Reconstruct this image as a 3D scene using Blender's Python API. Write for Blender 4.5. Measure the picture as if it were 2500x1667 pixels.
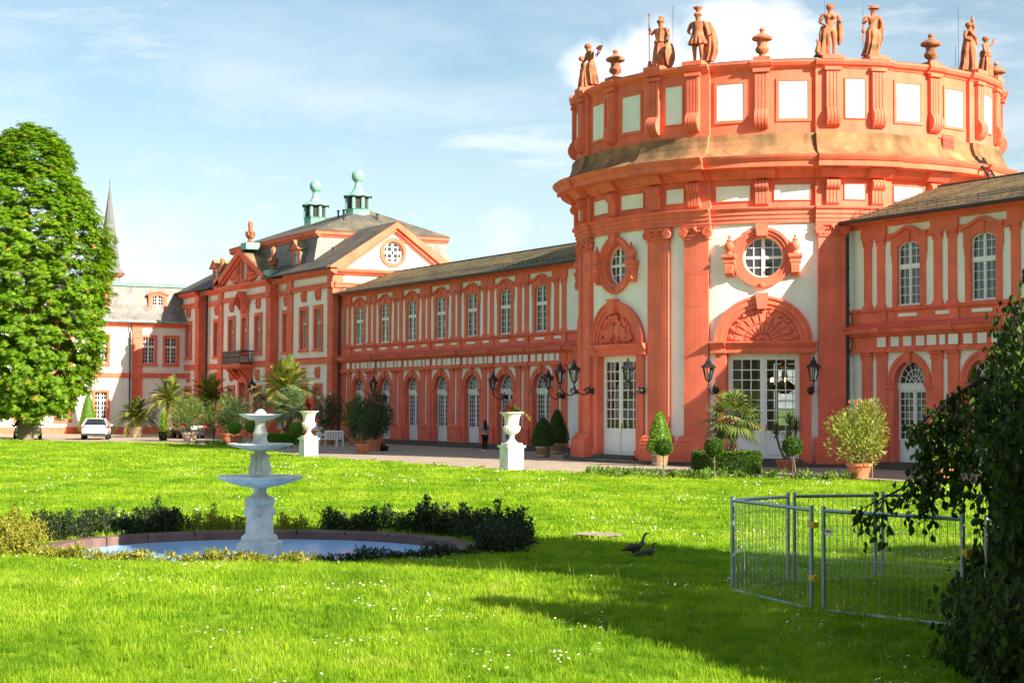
import bpy, bmesh, math, random
import numpy as np
from mathutils import Vector, Matrix, Euler
from mathutils.geometry import delaunay_2d_cdt
for o in list(bpy.data.objects): bpy.data.objects.remove(o)
SC = bpy.context.scene
COL = SC.collection
R = math.radians
PI = math.pi
rng = random.Random(7)

# ------------------------------------------------------------------ camera
CX, CY, CH = 64.869, -45.931, 2.2686
YAW, PITCH, ROLL = 1.0613394, 0.0374944, 0.0038522
fw = Vector((-math.sin(YAW)*math.cos(PITCH), math.cos(YAW)*math.cos(PITCH), math.sin(PITCH)))
rt = Vector((math.cos(YAW), math.sin(YAW), 0)); up = rt.cross(fw)
r2 = math.cos(ROLL)*rt + math.sin(ROLL)*up; u2 = -math.sin(ROLL)*rt + math.cos(ROLL)*up
cam = bpy.data.cameras.new('camera'); camo = bpy.data.objects.new('camera', cam); COL.objects.link(camo)
camo.matrix_world = Matrix(((r2.x, u2.x, -fw.x, CX), (r2.y, u2.y, -fw.y, CY), (r2.z, u2.z, -fw.z, CH), (0, 0, 0, 1)))
cam.sensor_width = 36; cam.lens = 59.525; cam.clip_end = 5000; cam.clip_start = .1
SC.camera = camo

# ------------------------------------------------------------------ light
SUN = Vector((1.75, .583, 1.0)).normalized()
ELEV = math.asin(SUN.z); AZ = math.atan2(SUN.x, SUN.y)
w = bpy.data.worlds.new('World'); SC.world = w; w.use_nodes = True
nt = w.node_tree; nt.nodes.clear()
def N(tree, typ, **kw):
    n = tree.nodes.new(typ)
    for k, v in kw.items(): setattr(n, k, v)
    return n
out = N(nt, 'ShaderNodeOutputWorld'); bg = N(nt, 'ShaderNodeBackground')
sky = N(nt, 'ShaderNodeTexSky', sky_type='NISHITA', sun_disc=False)
sky.sun_elevation = ELEV; sky.sun_rotation = AZ
sky.air_density = 1.0; sky.dust_density = 1.0; sky.ozone_density = 2.0
bg.inputs['Strength'].default_value = .056
tc = N(nt, 'ShaderNodeTexCoord')
def vmath(op, a, b=None):
    n = N(nt, 'ShaderNodeVectorMath', operation=op)
    nt.links.new(a, n.inputs[0])
    if b is not None:
        if isinstance(b, (tuple, Vector)): n.inputs[1].default_value = b
        else: nt.links.new(b, n.inputs[1])
    return n
def fmath(op, a, b, clamp=False):
    n = N(nt, 'ShaderNodeMath', operation=op, use_clamp=clamp)
    for i, s in enumerate((a, b)):
        if isinstance(s, (int, float)): n.inputs[i].default_value = s
        else: nt.links.new(s, n.inputs[i])
    return n.outputs[0]
def ramp(src, p0, p1):
    n = N(nt, 'ShaderNodeMapRange', interpolation_type='SMOOTHSTEP')
    n.inputs['From Min'].default_value = p0; n.inputs['From Max'].default_value = p1
    nt.links.new(src, n.inputs['Value']); return n.outputs['Result']
def cnoise(scale, stretch, detail, rough=.55, off=(0, 0, 0)):
    m = N(nt, 'ShaderNodeMapping'); m.inputs['Scale'].default_value = stretch; m.inputs['Location'].default_value = off
    m.inputs['Rotation'].default_value = (0, 0, R(-29))
    nt.links.new(tc.outputs['Generated'], m.inputs['Vector'])
    n = N(nt, 'ShaderNodeTexNoise'); n.inputs['Scale'].default_value = scale; n.inputs['Detail'].default_value = detail; n.inputs['Roughness'].default_value = rough
    nt.links.new(m.outputs['Vector'], n.inputs['Vector']); return n.outputs['Fac']
def skydir(px, py):
    v = fw*4133.65 + r2*(px-1250) - u2*(py-833.5); return v.normalized()
def blob(px, py, rad, soft, warp):
    d = vmath('DISTANCE', tc.outputs['Generated'], tuple(skydir(px, py))).outputs['Value']
    s = fmath('ADD', d, fmath('MULTIPLY', fmath('SUBTRACT', warp, .5), rad*1.5))
    return fmath('SUBTRACT', 1, ramp(s, rad*(1-soft), rad))
nA = cnoise(14, (1, 1, 1.5), 8, .6)
nB = cnoise(5, (1, 1, 5), 7, .62, (3, 1, 0))
nC = cnoise(3.2, (1, 1, 3.2), 8, .6, (7, 2, 5))
cum = fmath('MAXIMUM', blob(1800, 130, .056, .62, nA), blob(1600, 150, .040, .7, nA))
cum = fmath('MAXIMUM', cum, blob(1450, 190, .030, .85, nA))
cum = fmath('MAXIMUM', cum, fmath('MULTIPLY', blob(1230, 590, .036, 1.0, nA), .5))
sepz = N(nt, 'ShaderNodeSeparateXYZ'); nt.links.new(tc.outputs['Generated'], sepz.inputs[0])
low = fmath('SUBTRACT', 1, ramp(sepz.outputs['Z'], .04, .26))
wisp = fmath('MULTIPLY', ramp(nB, .44, .78), .75)
veil = fmath('MULTIPLY', ramp(nC, .34, .64), fmath('ADD', fmath('MULTIPLY', low, .65), .2))
mask = fmath('MAXIMUM', cum, fmath('MAXIMUM', wisp, veil), True)
mask = fmath('MAXIMUM', mask, fmath('MULTIPLY', low, .34), True)
mix = N(nt, 'ShaderNodeMix', data_type='RGBA')
tint = N(nt, 'ShaderNodeMix', data_type='RGBA', blend_type='MULTIPLY'); tint.inputs['Factor'].default_value = 1; tint.inputs['B'].default_value = (.97, 1.07, .99, 1)
nt.links.new(sky.outputs['Color'], tint.inputs['A'])
nt.links.new(mask, mix.inputs['Factor']); nt.links.new(tint.outputs['Result'], mix.inputs['A'])
mix.inputs['B'].default_value = (8.2, 8.35, 8.4, 1)
nt.links.new(mix.outputs['Result'], bg.inputs['Color']); nt.links.new(bg.outputs[0], out.inputs[0])

sl = bpy.data.lights.new('sun', 'SUN'); sl.energy = 4.9; sl.angle = R(.53); sl.color = (1, .89, .70)
so = bpy.data.objects.new('sun', sl); COL.objects.link(so)
so.rotation_euler = SUN.to_track_quat('Z', 'Y').to_euler(); so.location = (30, -10, 60)

SC.view_settings.view_transform = 'Standard'; SC.view_settings.look = 'None'
SC.view_settings.exposure = 1.45; SC.view_settings.gamma = 1; SC.view_settings.use_curve_mapping = False
SC.cycles.max_bounces = 6; SC.cycles.transparent_max_bounces = 8

# ------------------------------------------------------------------ site
XR, YR, R0 = 2.465, 3.476, 9.45          # rotunda centre, wall radius
AZ0 = 1.05                               # azimuth of the axial bay
def site(a, b):                          # garden axes: a across, b along the view of the garden
    return (CX + a*.48770 - b*.87301, CY + a*.87301 + b*.48770)
def gz(x, y):
    t = (x-CX)*-.87301 + (y-CY)*.48770
    s = min(max((t-20.5)/7.5, 0), 1); return -.2*s*s*(3-2*s)

# ------------------------------------------------------------------ object helpers
WM = {}
def place(o, parent=None, M=None):
    M = M or Matrix()
    COL.objects.link(o)
    if parent is not None:
        o.parent = parent; o.matrix_parent_inverse = WM[parent.name].inverted()
    o.matrix_basis = M; WM[o.name] = M
    return o
def TR(loc, rz=0, s=1):
    return Matrix.Translation(Vector(loc)) @ Matrix.Rotation(rz, 4, 'Z') @ Matrix.Diagonal((s, s, s, 1) if isinstance(s, (int, float)) else (*s, 1))
def tag(o, label=None, cat=None, group=None, kind=None):
    if label: o['label'] = label
    if cat: o['category'] = cat
    if group: o['group'] = group
    if kind: o['kind'] = kind
    return o
def thing(name, label, cat, loc=(0, 0, 0), rz=0, group=None, s=1):
    o = bpy.data.objects.new(name, None); o.empty_display_size = .2
    place(o, None, TR(loc, rz, s)); return tag(o, label, cat, group)
def inst(name, me, parent=None, M=None):
    return place(bpy.data.objects.new(name, me), parent, M)
def children(o): return [c for c in COL.objects if c.parent == o]
KIDS = {}
def copy_tree(root, M, label=None, group=None):
    kids = {}
    for c in COL.objects:
        if c.parent: kids.setdefault(c.parent.name, []).append(c)
    def rec(o, parent, M=None):
        c = o.copy(); COL.objects.link(c)
        if parent: c.parent = parent
        if M is not None: c.matrix_basis = M
        WM[c.name] = c.matrix_basis.copy()
        for k in kids.get(o.name, []): rec(k, c)
        return c
    c = rec(root, None, M)
    if label: c['label'] = label
    if group: c['group'] = group
    return c

def cdt(outer, holes, step=None):
    pts = []; edges = []
    def loop(p):
        s = len(pts); n = len(p); pts.extend(Vector(q) for q in p); edges.extend((s+i, s+(i+1) % n) for i in range(n))
    loop(outer)
    for h in holes: loop(h)
    if step:
        us = [p[0] for p in outer]; zs = [p[1] for p in outer]
        u = min(us)+step
        while u < max(us)-step*.3:
            z = min(zs)+step
            while z < max(zs)-step*.3:
                pts.append(Vector((u, z))); z += step*2.3
            u += step
    vs, es, fs, *_ = delaunay_2d_cdt(pts, edges, [], 1 if False else 0, 1e-5)
    def inside(p, poly):
        c = False; j = len(poly)-1
        for i in range(len(poly)):
            a, b = poly[i], poly[j]
            if (a[1] > p[1]) != (b[1] > p[1]) and p[0] < (b[0]-a[0])*(p[1]-a[1])/(b[1]-a[1])+a[0]: c = not c
            j = i
        return c
    keep = []
    for f in fs:
        c = sum((vs[i] for i in f), Vector((0, 0)))/len(f)
        if inside(c, outer) and not any(inside(c, h) for h in holes): keep.append(f)
    return [tuple(v) for v in vs], keep

class MB:
    def __init__(s, F=None):
        s.v = []; s.f = []; s.F = F or (lambda x, y, z: (x, y, z))
    def add(s, vs, fs):
        n = len(s.v); s.v.extend(s.F(*v) for v in vs); s.f.extend(tuple(i+n for i in f) for f in fs)
    def box(s, u0, u1, d0, d1, z0, z1, nu=1):
        vs = []; fs = []
        for i in range(nu+1):
            u = u0+(u1-u0)*i/nu; vs += [(u, d0, z0), (u, d1, z0), (u, d1, z1), (u, d0, z1)]
        for i in range(nu):
            a = 4*i; b = a+4
            for k in range(4): fs.append((a+k, a+(k+1) % 4, b+(k+1) % 4, b+k))
        e = 4*nu; fs += [(3, 2, 1, 0), (e, e+1, e+2, e+3)]
        s.add(vs, fs)
    def prof(s, p, u0, u1, nu=1, closed=True):
        n = len(p); vs = []; fs = []
        for i in range(nu+1):
            u = u0+(u1-u0)*i/nu; vs += [(u, d, z) for d, z in p]
        for i in range(nu):
            a = n*i; b = a+n
            for k in range(n if closed else n-1): fs.append((a+k, a+(k+1) % n, b+(k+1) % n, b+k))
        fs += [tuple(range(n-1, -1, -1)), tuple(range(n*nu, n*nu+n))]
        s.add(vs, fs)
    def plate(s, outer, holes=(), d0=0, d1=.1, step=None):
        if step:
            def fine(lp):
                o = []
                for (a, b), (c, e) in zip(lp, lp[1:]+lp[:1]):
                    k = max(1, int(abs(c-a)/step+.5)); o += [(a+(c-a)*i/k, b+(e-b)*i/k) for i in range(k)]
                return o
            outer = fine(list(outer)); holes = [fine(list(h)) for h in holes]
        vs, fs = cdt(outer, holes, step)
        s.add([(u, d1, z) for u, z in vs], fs)
        for lp in [outer, *holes]:
            n = len(lp); s.add([(u, d0, z) for u, z in lp]+[(u, d1, z) for u, z in lp], [(i, (i+1) % n, n+(i+1) % n, n+i) for i in range(n)])
    def strip(s, A, B, d0, d1, closed=False):      # band between two outlines, extruded
        n = len(A); vs = [(u, d1, z) for u, z in A]+[(u, d1, z) for u, z in B]+[(u, d0, z) for u, z in A]+[(u, d0, z) for u, z in B]
        fs = []
        for i in range(n if closed else n-1):
            j = (i+1) % n
            fs += [(i, j, n+j, n+i), (i, 2*n+i, 2*n+j, j), (n+i, n+j, 3*n+j, 3*n+i)]
        if not closed: fs += [(0, n, 3*n, 2*n), (n-1, 3*n-1, 4*n-1, 2*n-1)]
        s.add(vs, fs)
    def lathe(s, p, c=(0, 0, 0), n=20, sx=1, sy=1, flute=0, a0=0, a1=360, caps=True):
        vs = []; fs = []; full = a1-a0 >= 359.9; m = n if full else n+1; k = len(p)
        for i in range(m):
            a = R(a0+(a1-a0)*i/n); f = 1-flute*(.5+.5*math.cos(i*PI)) if flute else 1
            for r, z in p: vs.append((c[0]+r*f*sx*math.cos(a), c[1]+r*f*sy*math.sin(a), c[2]+z))
        for i in range(n):
            j = (i+1) % m
            for q in range(k-1): fs.append((i*k+q, j*k+q, j*k+q+1, i*k+q+1))
        if full and caps:
            fs.append(tuple(i*k for i in range(n-1, -1, -1))); fs.append(tuple(i*k+k-1 for i in range(n)))
        s.add(vs, fs)
    def sphere(s, c, rx, ry=None, rz=None, n=12, m=8):
        ry = ry or rx; rz = rz or rx
        p = [(math.sin(PI*i/m), -math.cos(PI*i/m)) for i in range(m+1)]
        p[0] = (.001, -1); p[-1] = (.001, 1)
        vs = []; fs = []; k = m+1
        for i in range(n):
            a = 2*PI*i/n
            for r, z in p: vs.append((c[0]+rx*r*math.cos(a), c[1]+ry*r*math.sin(a), c[2]+rz*z))
        for i in range(n):
            j = (i+1) % n
            for q in range(m): fs.append((i*k+q, j*k+q, j*k+q+1, i*k+q+1))
        s.add(vs, fs)
    def tube(s, pts, rad, n=6, cap=True):
        pts = [Vector(p) for p in pts]; k = len(pts)
        if isinstance(rad, (int, float)): rad = [rad]*k
        vs = []; fs = []; prev = None
        for i, p in enumerate(pts):
            t = (pts[min(i+1, k-1)]-pts[max(i-1, 0)]).normalized()
            if prev is None:
                x = t.orthogonal().normalized()
            else: x = (prev-t*prev.dot(t)).normalized()
            prev = x; y = t.cross(x)
            for j in range(n):
                a = 2*PI*j/n; vs.append(tuple(p+(x*math.cos(a)+y*math.sin(a))*rad[i]))
        for i in range(k-1):
            for j in range(n): fs.append((i*n+j, i*n+(j+1) % n, (i+1)*n+(j+1) % n, (i+1)*n+j))
        if cap: fs += [tuple(range(n-1, -1, -1)), tuple(range((k-1)*n, k*n))]
        s.add(vs, fs)
    def mesh(s, name, mat, smooth=None):
        me = bpy.data.meshes.new(name); me.from_pydata(s.v, [], s.f)
        mats = mat if isinstance(mat, (list, tuple)) else [mat]
        for m in mats: me.materials.append(MAT[m] if isinstance(m, str) else m)
        if smooth:
            me.polygons.foreach_set('use_smooth', [True]*len(me.polygons)); me.set_sharp_from_angle(angle=R(smooth))
        me.validate(); return me
    def build(s, name, mat, parent=None, smooth=None, kind=None):
        o = inst(name, s.mesh(name, mat, smooth), parent)
        if kind: o['kind'] = kind
        return o

def arc(cu, cz, ru, rz, a0, a1, n):
    return [(cu+ru*math.cos(R(a0+(a1-a0)*i/n)), cz+rz*math.sin(R(a0+(a1-a0)*i/n))) for i in range(n+1)]

# ------------------------------------------------------------------ materials
MAT = {}
def material(name, col, rough=.8, var=.12, scale=3, bump=.15, bscale=30, metal=0, spec=.3, streak=0, col2=None, c2scale=1.2, c2lo=.5, c2hi=.7, transl=0, coat=0, stretch=(1, 1, 1)):
    m = bpy.data.materials.new(name); m.use_nodes = True; t = m.node_tree; b = t.nodes['Principled BSDF']
    b.inputs['Roughness'].default_value = rough; b.inputs['Metallic'].default_value = metal
    b.inputs['Specular IOR Level'].default_value = spec
    if coat: b.inputs['Coat Weight'].default_value = coat; b.inputs['Coat Roughness'].default_value = .05
    geo = N(t, 'ShaderNodeNewGeometry')
    mp = N(t, 'ShaderNodeMapping'); mp.inputs['Scale'].default_value = stretch; t.links.new(geo.outputs['Position'], mp.inputs['Vector'])
    pos = mp.outputs['Vector']
    def noise(sc, det=4, st=None):
        v = pos
        if st:
            q = N(t, 'ShaderNodeMapping'); q.inputs['Scale'].default_value = st; t.links.new(geo.outputs['Position'], q.inputs['Vector']); v = q.outputs['Vector']
        n = N(t, 'ShaderNodeTexNoise'); n.inputs['Scale'].default_value = sc; n.inputs['Detail'].default_value = det; t.links.new(v, n.inputs['Vector']); return n.outputs['Fac']
    def mr(src, a, b_, c, d):
        n = N(t, 'ShaderNodeMapRange'); t.links.new(src, n.inputs['Value'])
        for k, v in zip(('From Min', 'From Max', 'To Min', 'To Max'), (a, b_, c, d)): n.inputs[k].default_value = v
        return n.outputs['Result']
    def mul(csrc, f):
        n = N(t, 'ShaderNodeVectorMath', operation='SCALE'); t.links.new(csrc, n.inputs[0]); t.links.new(f, n.inputs['Scale']); return n.outputs[0]
    rgb = N(t, 'ShaderNodeRGB'); rgb.outputs[0].default_value = (*col, 1); c = rgb.outputs[0]
    if col2:
        mx = N(t, 'ShaderNodeMix', data_type='RGBA'); t.links.new(mr(noise(c2scale, 6), c2lo, c2hi, 0, 1), mx.inputs['Factor'])
        t.links.new(c, mx.inputs['A']); mx.inputs['B'].default_value = (*col2, 1); c = mx.outputs['Result']
    if var: c = mul(c, mr(noise(scale, 5), .3, .7, 1-var, 1+var))
    if streak: c = mul(c, mr(noise(1.6, 4, (1.2, 1.2, .12)), .45, .75, 1, 1-streak))
    t.links.new(c, b.inputs['Base Color'])
    if bump:
        bn = N(t, 'ShaderNodeBump'); bn.inputs['Strength'].default_value = bump; bn.inputs['Distance'].default_value = .02
        t.links.new(noise(bscale, 3), bn.inputs['Height']); t.links.new(bn.outputs[0], b.inputs['Normal'])
    if transl:
        o = t.nodes['Material Output']; tr = N(t, 'ShaderNodeBsdfTranslucent'); ms = N(t, 'ShaderNodeMixShader'); ms.inputs[0].default_value = transl
        bc = N(t, 'ShaderNodeMix', data_type='RGBA', blend_type='MULTIPLY'); bc.inputs['Factor'].default_value = 1
        t.links.new(c, bc.inputs['A']); bc.inputs['B'].default_value = (1.5, 1.35, .55, 1); t.links.new(bc.outputs['Result'], tr.inputs['Color'])
        t.links.new(b.outputs[0], ms.inputs[1]); t.links.new(tr.outputs[0], ms.inputs[2]); t.links.new(ms.outputs[0], o.inputs[0])
    MAT[name] = m; return m

RED = (.84, .172, .097)
material('red', RED, .88, .13, 1.3, .35, 38, streak=.17, col2=(.80, .185, .118), c2scale=.35, c2lo=.42, c2hi=.62)
material('red_flat', (.68, .125, .085), .85, .08, 1.5, .2, 40, streak=.10)
material('white_wall', (.87, .84, .78), .9, .06, .7, .2, 45, streak=.09)
material('white_paint', (.80, .80, .78), .45, .03, 2, 0)
material('slate', (.085, .08, .078), .75, .35, 9, .5, 14, col2=(.15, .13, .09), c2scale=.8, c2lo=.4, c2hi=.65)
material('slate_mossy', (.27, .21, .105), .85, .35, 9, .5, 14, col2=(.16, .13, .085), c2scale=.9, c2lo=.42, c2hi=.62)
material('slate_grey', (.21, .205, .20), .6, .25, 7, .45, 14, col2=(.14, .135, .125), c2scale=1.1)
material('lead_dark', (.035, .04, .045), .5, .2, 4, .1, 20)
material('iron', (.012, .013, .016), .45, .1, 8, .1, 30, spec=.5)
material('stain', (.42, .20, .095), .95, .25, 1.6, .5, 12, streak=.45, col2=(.15, .10, .05), c2scale=.55, c2lo=.36, c2hi=.7)
material('moss', (.24, .16, .06), .95, .25, 2, .4, 16, streak=.35, col2=(.05, .045, .03), c2scale=.9, c2lo=.5, c2hi=.66)
material('statue', (.54, .165, .09), .9, .3, 3.2, .45, 24, col2=(.17, .105, .05), c2scale=2.2, c2lo=.44, c2hi=.66, streak=.3)
material('slate_spire', (.15, .15, .16), .7, .2, 5, .3, 14)
material('copper', (.19, .40, .33), .7, .15, 3, .15, 20, col2=(.26, .48, .41), c2scale=2)
material('marble', (.72, .72, .70), .65, .16, 5, .25, 34, streak=.28, col2=(.52, .54, .52), c2scale=2.4)
material('marble_white', (.76, .75, .71), .7, .10, 4, .2, 30, streak=.22, col2=(.62, .66, .58), c2scale=1.6, c2lo=.55, c2hi=.75)
material('kerb_stone', (.17, .105, .09), .85, .25, 3, .4, 25)
material('step_stone', (.10, .085, .075), .85, .2, 2, .3, 25)
material('terracotta', (.50, .17, .085), .85, .15, 4, .2, 40, col2=(.55, .30, .20), c2scale=3, c2lo=.55)
material('terracotta_pale', (.66, .47, .36), .85, .12, 4, .2, 40)
material('wood_tub', (.30, .17, .08), .75, .25, 3, .3, 30, stretch=(6, 6, .5))
material('black_plastic', (.012, .012, .013), .5, .1, 5, 0)
material('twig', (.035, .026, .02), .9, .2, 9, .2, 30)
material('bark', (.16, .13, .10), .95, .3, 6, .8, 14)
material('palm_bark', (.20, .13, .075), .95, .4, 14, 1.0, 22)
material('galv', (.34, .40, .46), .42, .12, 9, .08, 60, metal=.75, spec=.5)
material('yellow_metal', (.75, .48, .02), .5, .1, 5, 0)
material('gold', (.80, .50, .16), .25, .1, 5, 0, metal=1)
material('soil', (.15, .10, .07), .95, .3, 6, .6, 25)
material('gravel', (.36, .29, .235), .95, .10, 1.1, .4, 70, col2=(.31, .255, .21), c2scale=.5)
material('ground_far', (.10, .17, .025), .95, .2, .4, .2, 5)
material('lawn', (.15, .265, .012), .9, .25, 2.2, .5, 30, col2=(.20, .31, .02), c2scale=.9, c2lo=.4, c2hi=.65, spec=.1)
def leafmat(name, c1, c2, transl=.35, attr='GEOMETRY', c3=None, rough=.5, spec=.3):
    m = bpy.data.materials.new(name); m.use_nodes = True; t = m.node_tree; b = t.nodes['Principled BSDF']
    b.inputs['Roughness'].default_value = rough; b.inputs['Specular IOR Level'].default_value = spec
    at = N(t, 'ShaderNodeAttribute', attribute_name='rnd', attribute_type=attr)
    cr = N(t, 'ShaderNodeValToRGB'); e = cr.color_ramp.elements
    e[0].color = (*c1, 1); e[1].color = (*c2, 1); e[0].position = .1; e[1].position = .85
    if c3: x = e.new(.93); x.color = (*c3, 1)
    t.links.new(at.outputs['Fac'], cr.inputs[0]); c = cr.outputs[0]
    t.links.new(c, b.inputs['Base Color'])
    if transl:
        o = t.nodes['Material Output']; tr = N(t, 'ShaderNodeBsdfTranslucent'); ms = N(t, 'ShaderNodeMixShader'); ms.inputs[0].default_value = transl
        bc = N(t, 'ShaderNodeMix', data_type='RGBA', blend_type='MULTIPLY'); bc.inputs['Factor'].default_value = 1
        t.links.new(c, bc.inputs['A']); bc.inputs['B'].default_value = (1.6, 1.5, .5, 1); t.links.new(bc.outputs['Result'], tr.inputs['Color'])
        t.links.new(b.outputs[0], ms.inputs[1]); t.links.new(tr.outputs[0], ms.inputs[2]); t.links.new(ms.outputs[0], o.inputs[0])
    MAT[name] = m; return m

def glassmat(name, tint, see):
    m = bpy.data.materials.new(name); m.use_nodes = True; t = m.node_tree; t.nodes.clear()
    o = N(t, 'ShaderNodeOutputMaterial'); g = N(t, 'ShaderNodeBsdfGlossy'); g.inputs['Roughness'].default_value = .015
    geo = N(t, 'ShaderNodeNewGeometry'); n = N(t, 'ShaderNodeTexNoise'); n.inputs['Scale'].default_value = 1.3; n.inputs['Detail'].default_value = 1
    t.links.new(geo.outputs['Position'], n.inputs['Vector'])
    bn = N(t, 'ShaderNodeBump'); bn.inputs['Strength'].default_value = .25; bn.inputs['Distance'].default_value = .03; t.links.new(n.outputs['Fac'], bn.inputs['Height']); t.links.new(bn.outputs[0], g.inputs['Normal'])
    if see: d = N(t, 'ShaderNodeBsdfTransparent'); d.inputs['Color'].default_value = (*tint, 1)
    else: d = N(t, 'ShaderNodeBsdfDiffuse'); d.inputs['Color'].default_value = (*tint, 1)
    fr = N(t, 'ShaderNodeFresnel'); fr.inputs['IOR'].default_value = 1.52 if see else 1.75
    ms = N(t, 'ShaderNodeMixShader'); t.links.new(fr.outputs[0], ms.inputs[0]); t.links.new(d.outputs[0], ms.inputs[1]); t.links.new(g.outputs[0], ms.inputs[2]); t.links.new(ms.outputs[0], o.inputs[0])
    MAT[name] = m
glassmat('glass', (.035, .04, .045), False)
glassmat('glass_clear', (.86, .9, .9), True)
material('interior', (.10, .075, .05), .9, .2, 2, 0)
material('bulb', (.9, .7, .4), .5, 0, 1, 0)
bb_ = MAT['bulb'].node_tree.nodes['Principled BSDF']; bb_.inputs['Emission Color'].default_value = (1, .62, .22, 1); bb_.inputs['Emission Strength'].default_value = 7

def struct(mb, name, mat, **kw):
    o = mb.build(name, mat, None, **kw); o['kind'] = 'structure'; return o

# ================================================================== ground
def sheet(pts, name, mat, dz, holes=(), step=3.0):
    vs, fs = cdt(pts, holes, step)
    m = MB(); m.add([(x, y, gz(x, y)+dz) for x, y in vs], fs); return struct(m, name, mat)
def circle(c, r, n=48, a0=0): return [(c[0]+r*math.cos(a0+2*PI*i/n), c[1]+r*math.sin(a0+2*PI*i/n)) for i in range(n)]
POOL = site(-4.35, 29.35)
m = MB(); hole = circle(POOL, 3.6, 48)
gv, gf = cdt([(-1500, -1500), (1500, -1500), (1500, 1500), (-1500, 1500)], [hole], None)
m.add([(x, y, gz(x, y)-.035) for x, y in gv], gf)
struct(m, 'ground', 'ground_far')
EDGE = [(-75, -30), (-58, -25), (-50, -20.5), (-43, -17.2), (-36, -13.2), (-30, -12.4), (-24, -13.4), (-17, -14.6), (-9, -15.2), (0, -15.3), (8, -14.9), (14.2, -13.4), (18.6, -9.9), (21.5, -8.2), (26, -7.9), (34, -8.4), (48, -10)]
sheet([*EDGE, (48, 3), (-80, 3), (-80, -30)], 'forecourt_pavement', 'gravel', .004, step=4)
lawn_poly = [*EDGE, (80, -20), (84, -56), (40, -62), (-20, -66), (-76, -50)]
sheet(lawn_poly, 'lawn', 'lawn', .018, [hole], step=2.0)
m = MB(); bed = [(12.6, -13.6), (15.5, -13.3), (18.6, -10.9), (20.9, -9.2), (21.6, -8.6), (21.9, -9.4), (19.6, -11.4), (18.6, -13.6), (17.2, -14.9), (15, -14.7)]
vs, fs = cdt(bed, [], 1); m.add([(x, y, gz(x, y)+.03) for x, y in vs], fs); struct(m, 'flower_bed', 'soil')

# ================================================================== window helper
GID = [0]
def glazing(mb, panes, u0, u1, z0, z1, cols, rows, d, top=None, fr=.05, mun=.022, frame=True):
    """bars of a glazed leaf between u0..u1, z0..z1; top(u)->z caps it"""
    GID[0] += 1; tp = (lambda u: min(z1, top(u))) if top else (lambda u: z1)
    a, b = u0+fr, u1-fr
    if frame:
        mb.box(u0, a, d-.03, d+.04, z0, tp((u0+a)/2)); mb.box(b, u1, d-.03, d+.04, z0, tp((u1+b)/2))
        mb.box(a, b, d-.03, d+.04, z0, z0+fr)
        if not top: mb.box(a, b, d-.03, d+.04, z1-fr, z1)
    zb, zt = z0+fr, (z1-fr if not top else z1)
    for i in range(1, cols):
        u = a+(b-a)*i/cols; mb.box(u-mun/2, u+mun/2, d-.02, d+.025, zb, tp(u))
    for j in range(1, rows):
        z = zb+(zt-zb)*j/rows
        if z < tp(a+.02)-.03 or not top: mb.box(a, b, d-.015, d+.02, z-mun/2, z+mun/2)
        else:
            us = [a+(b-a)*k/40 for k in range(41) if tp(a+(b-a)*k/40) > z]
            if us: mb.box(us[0], us[-1], d-.015, d+.02, z-mun/2, z+mun/2)
    for i in range(cols):
        for j in range(rows):
            ua, ub = a+(b-a)*i/cols, a+(b-a)*(i+1)/cols; za, zb2 = zb+(zt-zb)*j/rows, zb+(zt-zb)*(j+1)/rows
            if top:
                pa, pb = min(zb2, tp(ua)), min(zb2, tp(ub))
                if pa <= za and pb <= za: continue
                panes.append((GID[0], [(ua, za), (ub, za), (ub, max(pb, za+.005)), (ua, max(pa, za+.005))]))
            else: panes.append((GID[0], [(ua, za), (ub, za), (ub, zb2), (ua, zb2)]))
def tilted(p, d):          # old panes never sit quite flat
    w = max(abs(p[1][0]-p[0][0]), .05); h = max(abs(p[2][1]-p[1][1]), .05); a, b = rng.gauss(0, .012)*w, rng.gauss(0, .012)*h
    return [(u, d+(a if i in (0, 3) else -a)+(b if i < 2 else -b), z) for i, (u, z) in enumerate(p)]
def add_panes(F, panes, d, parent, mat, single):
    if single:
        for gid in sorted({q for q, _ in panes}):
            g = MB(F)
            for q, p in panes:
                if q == gid: g.add(tilted(p, d), [(0, 1, 2, 3)])
            g.build('glass', mat, parent)
    else:
        for q, p in panes:
            g = MB(F); g.add(tilted(p, d), [(0, 1, 2, 3)]); g.build('pane', mat, parent)

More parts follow.
